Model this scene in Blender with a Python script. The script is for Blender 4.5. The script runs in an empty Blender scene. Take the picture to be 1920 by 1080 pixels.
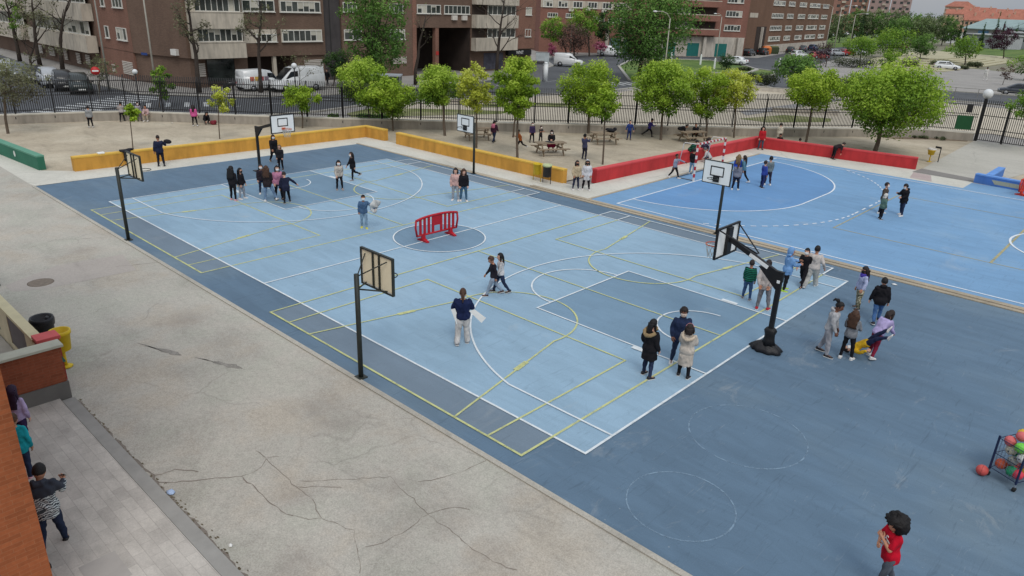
"""School playground seen from an upper window: courts, children, street trees and brick apartment blocks behind.
Positions are metres on the ground plane, surveyed with the painted basketball court (26.1 x 15.1 m) as the scale.
X runs along the court, Y across it, Z up."""
import bpy, bmesh, math, random
import numpy as np
from mathutils import Vector, Matrix

PI = math.pi
R = math.radians
sc = bpy.context.scene
col = sc.collection
rnd = random.Random(11)


# ------------------------------------------------------------------ colour and materials
def S(r, g, b, k=1.0):
    """8-bit sRGB to a linear base colour"""
    def f(c):
        c /= 255.0
        return (c / 12.92 if c <= .04045 else ((c + .055) / 1.055) ** 2.4) * k
    return (f(r), f(g), f(b), 1.0)


def mul(c, k):
    return (min(c[0] * k, 1), min(c[1] * k, 1), min(c[2] * k, 1), 1)


_mats = {}


class NT:
    def __init__(self, name):
        self.m = bpy.data.materials.new(name)
        self.m.use_nodes = True
        self.t = self.m.node_tree
        self.p = self.t.nodes['Principled BSDF']
        self.tc = self.t.nodes.new('ShaderNodeTexCoord')

    def n(self, kind, **kw):
        x = self.t.nodes.new(kind)
        for k, v in kw.items():
            if k in x.inputs:
                x.inputs[k].default_value = v
            else:
                setattr(x, k, v)
        return x

    def l(self, a, b):
        self.t.links.new(a, b)

    def coord(self, scale=(1, 1, 1), rot=(0, 0, 0), out='Object'):
        mp = self.n('ShaderNodeMapping')
        mp.inputs['Scale'].default_value = scale
        mp.inputs['Rotation'].default_value = rot
        self.l(self.tc.outputs[out], mp.inputs['Vector'])
        return mp.outputs['Vector']

    def noise(self, scale, detail=3, vec=None, rough=.55, dist=0.0):
        x = self.n('ShaderNodeTexNoise')
        x.inputs['Scale'].default_value = scale
        x.inputs['Detail'].default_value = detail
        x.inputs['Roughness'].default_value = rough
        x.inputs['Distortion'].default_value = dist
        self.l(vec if vec is not None else self.tc.outputs['Object'], x.inputs['Vector'])
        return x.outputs['Fac']

    def ramp(self, fac, stops, interp='LINEAR'):
        x = self.n('ShaderNodeValToRGB')
        cr = x.color_ramp
        cr.interpolation = interp
        while len(cr.elements) < len(stops):
            cr.elements.new(.5)
        for e, (p, c) in zip(cr.elements, stops):
            e.position = p
            e.color = c if len(c) == 4 else (*c, 1)
        self.l(fac, x.inputs['Fac'])
        return x.outputs['Color']

    def mix(self, a, b, fac, blend='MIX'):
        x = self.n('ShaderNodeMix', data_type='RGBA', blend_type=blend)
        for v, i in ((fac, 0), (a, 6), (b, 7)):
            if hasattr(v, 'is_linked') or hasattr(v, 'links'):
                self.l(v, x.inputs[i])
            else:
                x.inputs[i].default_value = v
        return x.outputs[2]

    def bump(self, h, strength=.3, dist=.01):
        x = self.n('ShaderNodeBump')
        x.inputs['Strength'].default_value = strength
        x.inputs['Distance'].default_value = dist
        self.l(h, x.inputs['Height'])
        self.l(x.outputs['Normal'], self.p.inputs['Normal'])

    def out(self, c, rough=.8, metal=0.0, spec=.35):
        if hasattr(c, 'links'):
            self.l(c, self.p.inputs['Base Color'])
        else:
            self.p.inputs['Base Color'].default_value = c
        self.p.inputs['Roughness'].default_value = rough
        self.p.inputs['Metallic'].default_value = metal
        self.p.inputs['Specular IOR Level'].default_value = spec
        return self.m


def G3(v):
    return (v, v, v, 1)


def plain(name, c, rough=.7, var=.18, scale=6, metal=0.0, bump=0.0, spec=.35, fine=60, dirt=0.0):
    """weathered one-colour surface: broad and fine noise over a base colour"""
    key = ('plain', name, c, rough, var, scale, metal, bump)
    if key in _mats:
        return _mats[key]
    t = NT(name)
    f = t.noise(scale, 4)
    c1 = t.ramp(f, [(.25, mul(c, 1 - var)), (.75, mul(c, 1 + var))])
    f2 = t.noise(fine, 2)
    c2 = t.mix(c1, t.ramp(f2, [(.3, G3(.8)), (.7, G3(1))]), var * 1.6 if var < .5 else .8, 'MULTIPLY')
    if dirt:
        sep = t.n('ShaderNodeSeparateXYZ')
        t.l(t.tc.outputs['Object'], sep.inputs[0])
        d = t.noise(2.5, 5, t.coord((1, 1, .25)))
        c2 = t.mix(c2, t.ramp(d, [(.42, G3(1)), (.7, G3(.62))]), dirt, 'MULTIPLY')
    if bump:
        t.bump(f2, bump, .02)
    _mats[key] = t.out(c2, rough, metal, spec)
    return _mats[key]


def paint_surface(name, c, wear=.35, seed=0.0, c2=None):
    """sports-court paint on concrete: broad fading, streaky scuffs, rubber marks, pale dust spots"""
    t = NT(name)
    base = t.ramp(t.noise(.16, 5, t.coord((1, 1, 1), (0, 0, seed))), [(.28, mul(c, .86)), (.52, c), (.74, c2 or mul(c, 1.13))])
    sc1 = t.noise(1.4, 6, t.coord((.35, 1.6, 1), (0, 0, .6 + seed)), .65, .6)
    base = t.mix(base, t.ramp(sc1, [(.40, G3(.93)), (.62, G3(1.06))]), wear, 'MULTIPLY')
    dust = t.noise(.55, 7, t.coord((1, .5, 1), (0, 0, 1.1 + seed)), .7, 1.2)
    base = t.mix(base, mul(S(190, 190, 184), .9), t.ramp(dust, [(.60, G3(0)), (.80, G3(.42 * wear))]))
    w = t.n('ShaderNodeTexWave', wave_type='BANDS')
    w.inputs['Scale'].default_value = .42
    w.inputs['Distortion'].default_value = 22
    w.inputs['Detail'].default_value = 4
    w.inputs['Detail Scale'].default_value = .8
    t.l(t.coord((1, 1, 1), (0, 0, .8 + seed)), w.inputs['Vector'])
    base = t.mix(base, mul(c, .5), t.ramp(w.outputs['Fac'], [(.0, G3(.15 * min(wear, .8))), (.008, G3(0))]))
    for k, (rot_, lo, tone, f_) in enumerate(((.7, .62, mul(c, .55), .38), (-.45, .635, mul(c, .5), .34), (1.5, .66, S(178, 184, 184), .12), (.15, .67, S(184, 186, 182), .12))):
        sf = t.noise(1.0, 3, t.coord((7.5 + k, .8, 1), (0, 0, rot_ + seed)), .6, 1.5)
        base = t.mix(base, tone, t.ramp(sf, [(lo, G3(0)), (lo + .09, G3(f_ * min(wear, 1)))]))
    sp = t.noise(38, 2)
    base = t.mix(base, t.ramp(sp, [(.3, G3(.9)), (.7, G3(1.05))]), .7, 'MULTIPLY')
    sp2 = t.noise(7.5, 2, t.coord((1, 1, 1), (0, 0, .3)))
    base = t.mix(base, mul(S(205, 205, 200), .8), t.ramp(sp2, [(.73, G3(0)), (.79, G3(.3))]))
    t.bump(sp, .15, .01)
    return t.out(base, .75, 0, .3)


def line_paint(name, c, wear=.3):
    """worn road paint: the paint thins out over noise patches and shows what lies below"""
    t = NT(name)
    f = t.noise(3.2, 6, None, .7)
    f2 = t.noise(30, 3)
    t.out(t.ramp(f2, [(.3, mul(c, .86)), (.7, c)]), .7, 0, .3)
    a = t.ramp(f, [(.42, G3(1)), (.56, G3(1 - wear * .55)), (.66, G3(max(0, 1 - wear * 1.5)))])
    t.l(a, t.p.inputs['Alpha'])
    return t.m


def ground_mat(name, c, patch=.25, grain=.35, grain_scale=45, cracks=0.0, stain=.3, rough=.9, c2=None, crack_scale=.16, stains=()):
    t = NT(name)
    base = t.ramp(t.noise(.22, 5), [(.3, mul(c, 1 - patch)), (.5, c), (.72, c2 or mul(c, 1 + patch * .6))])
    st = t.noise(.7, 7, t.coord((.6, 1, 1), (0, 0, .5)), .68, .7)
    base = t.mix(base, t.ramp(st, [(.34, G3(.74)), (.5, G3(1)), (.66, G3(1.12))]), stain, 'MULTIPLY')
    g = t.noise(grain_scale, 3, None, .8)
    base = t.mix(base, t.ramp(g, [(.3, G3(1 - grain * .8)), (.7, G3(1 + grain * .8))]), 1, 'MULTIPLY')
    g2 = t.noise(grain_scale * .22, 3)
    base = t.mix(base, t.ramp(g2, [(.35, G3(.92)), (.65, G3(1.08))]), .6, 'MULTIPLY')
    if stains:
        tot = None
        wob = t.noise(1.6, 6, None, .7)
        for x, y, r_ in stains:
            ds = t.n('ShaderNodeVectorMath', operation='DISTANCE')
            t.l(t.tc.outputs['Object'], ds.inputs[0])
            ds.inputs[1].default_value = (x, y, -.01)
            mr = t.n('ShaderNodeMapRange')
            mr.inputs['From Min'].default_value = r_
            mr.inputs['From Max'].default_value = r_ * .15
            t.l(ds.outputs['Value'], mr.inputs['Value'])
            if tot is None:
                tot = mr.outputs[0]
            else:
                mx_ = t.n('ShaderNodeMath', operation='MAXIMUM')
                t.l(tot, mx_.inputs[0])
                t.l(mr.outputs[0], mx_.inputs[1])
                tot = mx_.outputs[0]
        pr_ = t.n('ShaderNodeMath', operation='MULTIPLY')
        t.l(tot, pr_.inputs[0])
        t.l(wob, pr_.inputs[1])
        base = t.mix(base, mul(S(128, 116, 108), .8), t.ramp(pr_.outputs[0], [(.14, G3(0)), (.6, G3(.32))]))
        tint = t.noise(.45, 5, t.coord((1, 1, 1), (0, 0, 1.3)), .6)
        base = t.mix(base, t.ramp(tint, [(.38, (1.0, .96, .92, 1)), (.5, (1, 1, 1, 1)), (.62, (.97, 1.0, .98, 1))]), 1, 'MULTIPLY')
    if cracks:
        v = t.n('ShaderNodeTexVoronoi', feature='DISTANCE_TO_EDGE')
        v.inputs['Scale'].default_value = crack_scale
        nz = t.n('ShaderNodeTexNoise')
        nz.inputs['Scale'].default_value = 1.1
        nz.inputs['Detail'].default_value = 6
        t.l(t.tc.outputs['Object'], nz.inputs['Vector'])
        mx = t.mix(t.tc.outputs['Object'], nz.outputs['Color'], .35, 'LINEAR_LIGHT')
        t.l(mx, v.inputs['Vector'])
        msk = t.noise(.3, 3, t.coord((1, 1, 1), (0, 0, 2)))
        cr = t.ramp(v.outputs['Distance'], [(0, G3(1)), (.005, G3(.7)), (.012, G3(0))])
        cr = t.mix(cr, t.ramp(msk, [(.45, G3(0)), (.58, G3(cracks))]), 1, 'MULTIPLY')
        base = t.mix(base, mul(c, .3), cr)
    t.bump(g, .35, .02)
    return t.out(base, rough, 0, .25)


def brick_mat(name, c, mortar, scale=1.0, var=.25, stain=.3, bw=.25, bh=.075, msize=.012):
    t = NT(name)
    sep = t.n('ShaderNodeSeparateXYZ')
    t.l(t.tc.outputs['Object'], sep.inputs[0])
    add = t.n('ShaderNodeMath', operation='ADD')
    t.l(sep.outputs[0], add.inputs[0])
    t.l(sep.outputs[1], add.inputs[1])
    cmb = t.n('ShaderNodeCombineXYZ')
    t.l(add.outputs[0], cmb.inputs[0])
    t.l(sep.outputs[2], cmb.inputs[1])
    b = t.n('ShaderNodeTexBrick')
    b.inputs['Color1'].default_value = mul(c, 1 + var)
    b.inputs['Color2'].default_value = mul(c, 1 - var)
    b.inputs['Mortar'].default_value = mortar
    b.inputs['Scale'].default_value = scale
    b.inputs['Mortar Size'].default_value = msize
    b.inputs['Brick Width'].default_value = bw
    b.inputs['Row Height'].default_value = bh
    t.l(cmb.outputs[0], b.inputs['Vector'])
    st = t.noise(.35, 6, t.coord((1, 1, .4)), .65)
    base = t.mix(b.outputs['Color'], t.ramp(st, [(.35, G3(.62)), (.62, G3(1.08))]), stain, 'MULTIPLY')
    f = t.noise(14, 3)
    base = t.mix(base, t.ramp(f, [(.3, G3(.8)), (.7, G3(1.05))]), .7, 'MULTIPLY')
    t.bump(b.outputs['Fac'], -.3, .01)
    return t.out(base, .9, 0, .2)


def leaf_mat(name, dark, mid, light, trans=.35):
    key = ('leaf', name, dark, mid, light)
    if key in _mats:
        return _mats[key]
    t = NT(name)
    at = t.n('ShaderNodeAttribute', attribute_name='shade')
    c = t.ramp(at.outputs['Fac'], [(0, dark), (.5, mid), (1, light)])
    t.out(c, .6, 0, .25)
    tr = t.n('ShaderNodeBsdfTranslucent')
    t.l(t.mix(c, (1, 1, .55, 1), .25, 'MULTIPLY'), tr.inputs['Color'])
    ms = t.n('ShaderNodeMixShader')
    ms.inputs[0].default_value = trans
    t.l(t.p.outputs[0], ms.inputs[1])
    t.l(tr.outputs[0], ms.inputs[2])
    t.l(ms.outputs[0], t.t.nodes['Material Output'].inputs['Surface'])
    _mats[key] = t.m
    return t.m


def glass_mat(name, c, rough=.12):
    key = ('glass', name, c)
    if key not in _mats:
        t = NT(name)
        f = t.noise(.9, 2)
        _mats[key] = t.out(t.ramp(f, [(.35, mul(c, .6)), (.65, mul(c, 1.5))]), rough, 0, .6)
    return _mats[key]


# ------------------------------------------------------------------ mesh building
class MB:
    """collects boxes, bars, rings and sheets; build() links them as ONE mesh object"""

    def __init__(self):
        self.v, self.f, self.sm = [], [], []

    def add(self, vs, fs, smooth=False):
        o = len(self.v)
        self.v += [tuple(p) for p in vs]
        self.f += [tuple(i + o for i in q) for q in fs]
        self.sm += [smooth] * len(fs)
        return self

    def box(self, x0, y0, z0, x1, y1, z1, M=None, bev=0.0):
        if bev:
            b = bev
            ring = lambda z, e: [(x0 + e, y0, z), (x1 - e, y0, z), (x1, y0 + e, z), (x1, y1 - e, z), (x1 - e, y1, z), (x0 + e, y1, z), (x0, y1 - e, z), (x0, y0 + e, z)]
            ins = lambda z: [(x0 + b, y0 + b * .3, z), (x1 - b, y0 + b * .3, z), (x1 - b * .3, y0 + b, z), (x1 - b * .3, y1 - b, z), (x1 - b, y1 - b * .3, z), (x0 + b, y1 - b * .3, z), (x0 + b * .3, y1 - b, z), (x0 + b * .3, y0 + b, z)]
            rs = [ins(z0), ring(z0 + b, b), ring(z1 - b, b), ins(z1)]
            vs = [p for r_ in rs for p in r_]
            fs = [tuple(range(7, -1, -1)), tuple(range(24, 32))]
            for k in range(3):
                for i in range(8):
                    j = (i + 1) % 8
                    fs.append((k * 8 + i, k * 8 + j, k * 8 + 8 + j, k * 8 + 8 + i))
        else:
            vs = [(x0, y0, z0), (x1, y0, z0), (x1, y1, z0), (x0, y1, z0), (x0, y0, z1), (x1, y0, z1), (x1, y1, z1), (x0, y1, z1)]
            fs = [(3, 2, 1, 0), (4, 5, 6, 7), (0, 1, 5, 4), (1, 2, 6, 5), (2, 3, 7, 6), (3, 0, 4, 7)]
        if M is not None:
            vs = [M @ Vector(p) for p in vs]
        return self.add(vs, fs)

    def sheet(self, pts, z):
        return self.add([(p[0], p[1], z) for p in pts], [tuple(range(len(pts)))])

    def prism(self, pts, z0, z1):
        n = len(pts)
        vs = [(p[0], p[1], z0) for p in pts] + [(p[0], p[1], z1) for p in pts]
        fs = [tuple(range(n - 1, -1, -1)), tuple(range(n, 2 * n))]
        fs += [(i, (i + 1) % n, n + (i + 1) % n, n + i) for i in range(n)]
        return self.add(vs, fs)

    def tube(self, pts, rad, n=8, caps=True, smooth=True):
        pts = [Vector(p) for p in pts]
        rad = rad if isinstance(rad, (list, tuple)) else [rad] * len(pts)
        vs, fs = [], []
        up = None
        for i, p in enumerate(pts):
            d = (pts[min(i + 1, len(pts) - 1)] - pts[max(i - 1, 0)])
            d = d.normalized() if d.length > 1e-9 else Vector((0, 0, 1))
            if up is None:
                up = d.orthogonal().normalized()
            u = up - d * up.dot(d)
            u = u.normalized() if u.length > 1e-6 else d.orthogonal().normalized()
            up = u
            w = d.cross(u)
            for k in range(n):
                a = 2 * PI * k / n
                vs.append(p + (u * math.cos(a) + w * math.sin(a)) * rad[i])
        for i in range(len(pts) - 1):
            for k in range(n):
                j = (k + 1) % n
                fs.append((i * n + k, i * n + j, (i + 1) * n + j, (i + 1) * n + k))
        if caps:
            fs.append(tuple(range(n - 1, -1, -1)))
            fs.append(tuple(range((len(pts) - 1) * n, len(pts) * n)))
        return self.add(vs, fs, smooth)

    def bar(self, a, b, w, h=None, M=None):
        """rectangular bar from a to b"""
        a, b = Vector(a), Vector(b)
        h = h or w
        d = (b - a).normalized()
        s = d.cross(Vector((0, 0, 1)))
        s = s.normalized() if s.length > 1e-4 else Vector((1, 0, 0))
        u = s.cross(d)
        vs = []
        for p in (a, b):
            for i, j in ((-1, -1), (1, -1), (1, 1), (-1, 1)):
                vs.append(p + s * (i * w / 2) + u * (j * h / 2))
        if M is not None:
            vs = [M @ p for p in vs]
        return self.add(vs, [(3, 2, 1, 0), (4, 5, 6, 7), (0, 1, 5, 4), (1, 2, 6, 5), (2, 3, 7, 6), (3, 0, 4, 7)])

    def lathe(self, prof, n=16, c=(0, 0, 0), smooth=True):
        """prof: (radius, z) from bottom to top about the vertical through c"""
        vs, fs = [], []
        for r_, z in prof:
            for k in range(n):
                a = 2 * PI * k / n
                vs.append((c[0] + r_ * math.cos(a), c[1] + r_ * math.sin(a), c[2] + z))
        for i in range(len(prof) - 1):
            for k in range(n):
                j = (k + 1) % n
                fs.append((i * n + k, i * n + j, (i + 1) * n + j, (i + 1) * n + k))
        fs.append(tuple(range(n - 1, -1, -1)))
        fs.append(tuple(range((len(prof) - 1) * n, len(prof) * n)))
        return self.add(vs, fs, smooth)

    def ball(self, c, r, n=12, m=8, rot=None):
        r = r if isinstance(r, (tuple, list)) else (r, r, r)
        vs, fs = [], []
        for i in range(1, m):
            t = PI * i / m
            for k in range(n):
                a = 2 * PI * k / n
                p = Vector((math.sin(t) * math.cos(a) * r[0], math.sin(t) * math.sin(a) * r[1], -math.cos(t) * r[2]))
                vs.append(p)
        vs += [Vector((0, 0, -r[2])), Vector((0, 0, r[2]))]
        b, tp = len(vs) - 2, len(vs) - 1
        for i in range(m - 2):
            for k in range(n):
                j = (k + 1) % n
                fs.append((i * n + k, i * n + j, (i + 1) * n + j, (i + 1) * n + k))
        for k in range(n):
            j = (k + 1) % n
            fs.append((b, j, k))
            fs.append((tp, (m - 2) * n + k, (m - 2) * n + j))
        vs = [(rot @ p if rot is not None else p) + Vector(c) for p in vs]
        return self.add(vs, fs, True)

    def loft(self, rings, smooth=True, caps=True):
        n = len(rings[0])
        vs = [p for r_ in rings for p in r_]
        fs = []
        for i in range(len(rings) - 1):
            for k in range(n):
                j = (k + 1) % n
                fs.append((i * n + k, i * n + j, (i + 1) * n + j, (i + 1) * n + k))
        if caps:
            fs.append(tuple(range(n - 1, -1, -1)))
            fs.append(tuple(range((len(rings) - 1) * n, len(rings) * n)))
        return self.add(vs, fs, smooth)

    def mesh(self, name):
        me = bpy.data.meshes.new(name)
        me.from_pydata(self.v, [], self.f)
        me.polygons.foreach_set('use_smooth', self.sm)
        me.update()
        return me

    def build(self, name, m, parent=None, loc=None):
        return link(name, self.mesh(name), m, parent, loc)


def link(name, me, m, parent=None, loc=None):
    o = bpy.data.objects.new(name, me)
    if m is not None and not me.materials:
        me.materials.append(m)
    if parent is not None:
        o.parent = parent
    if loc is not None:
        o.location = loc
    col.objects.link(o)
    return o


def tag(o, label=None, cat=None, group=None, kind=None):
    if label:
        o['label'] = label
    if cat:
        o['category'] = cat
    if group:
        o['group'] = group
    if kind:
        o['kind'] = kind
    return o


def thing(name, label, cat, loc=(0, 0, 0), rz=0.0, group=None):
    o = bpy.data.objects.new(name, None)
    o.empty_display_size = .1
    o.location = loc
    o.rotation_euler = (0, 0, rz)
    col.objects.link(o)
    return tag(o, label, cat, group)


def struct(name, mb, m):
    return tag(mb.build(name, m), kind='structure')


def copy_tree(o, parent=None):
    """a copy of a thing with copies of its parts and sub-parts"""
    c = o.copy()
    col.objects.link(c)
    if parent is not None:
        c.parent = parent
    for ch in list(o.children):
        copy_tree(ch, c)
    return c



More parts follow.
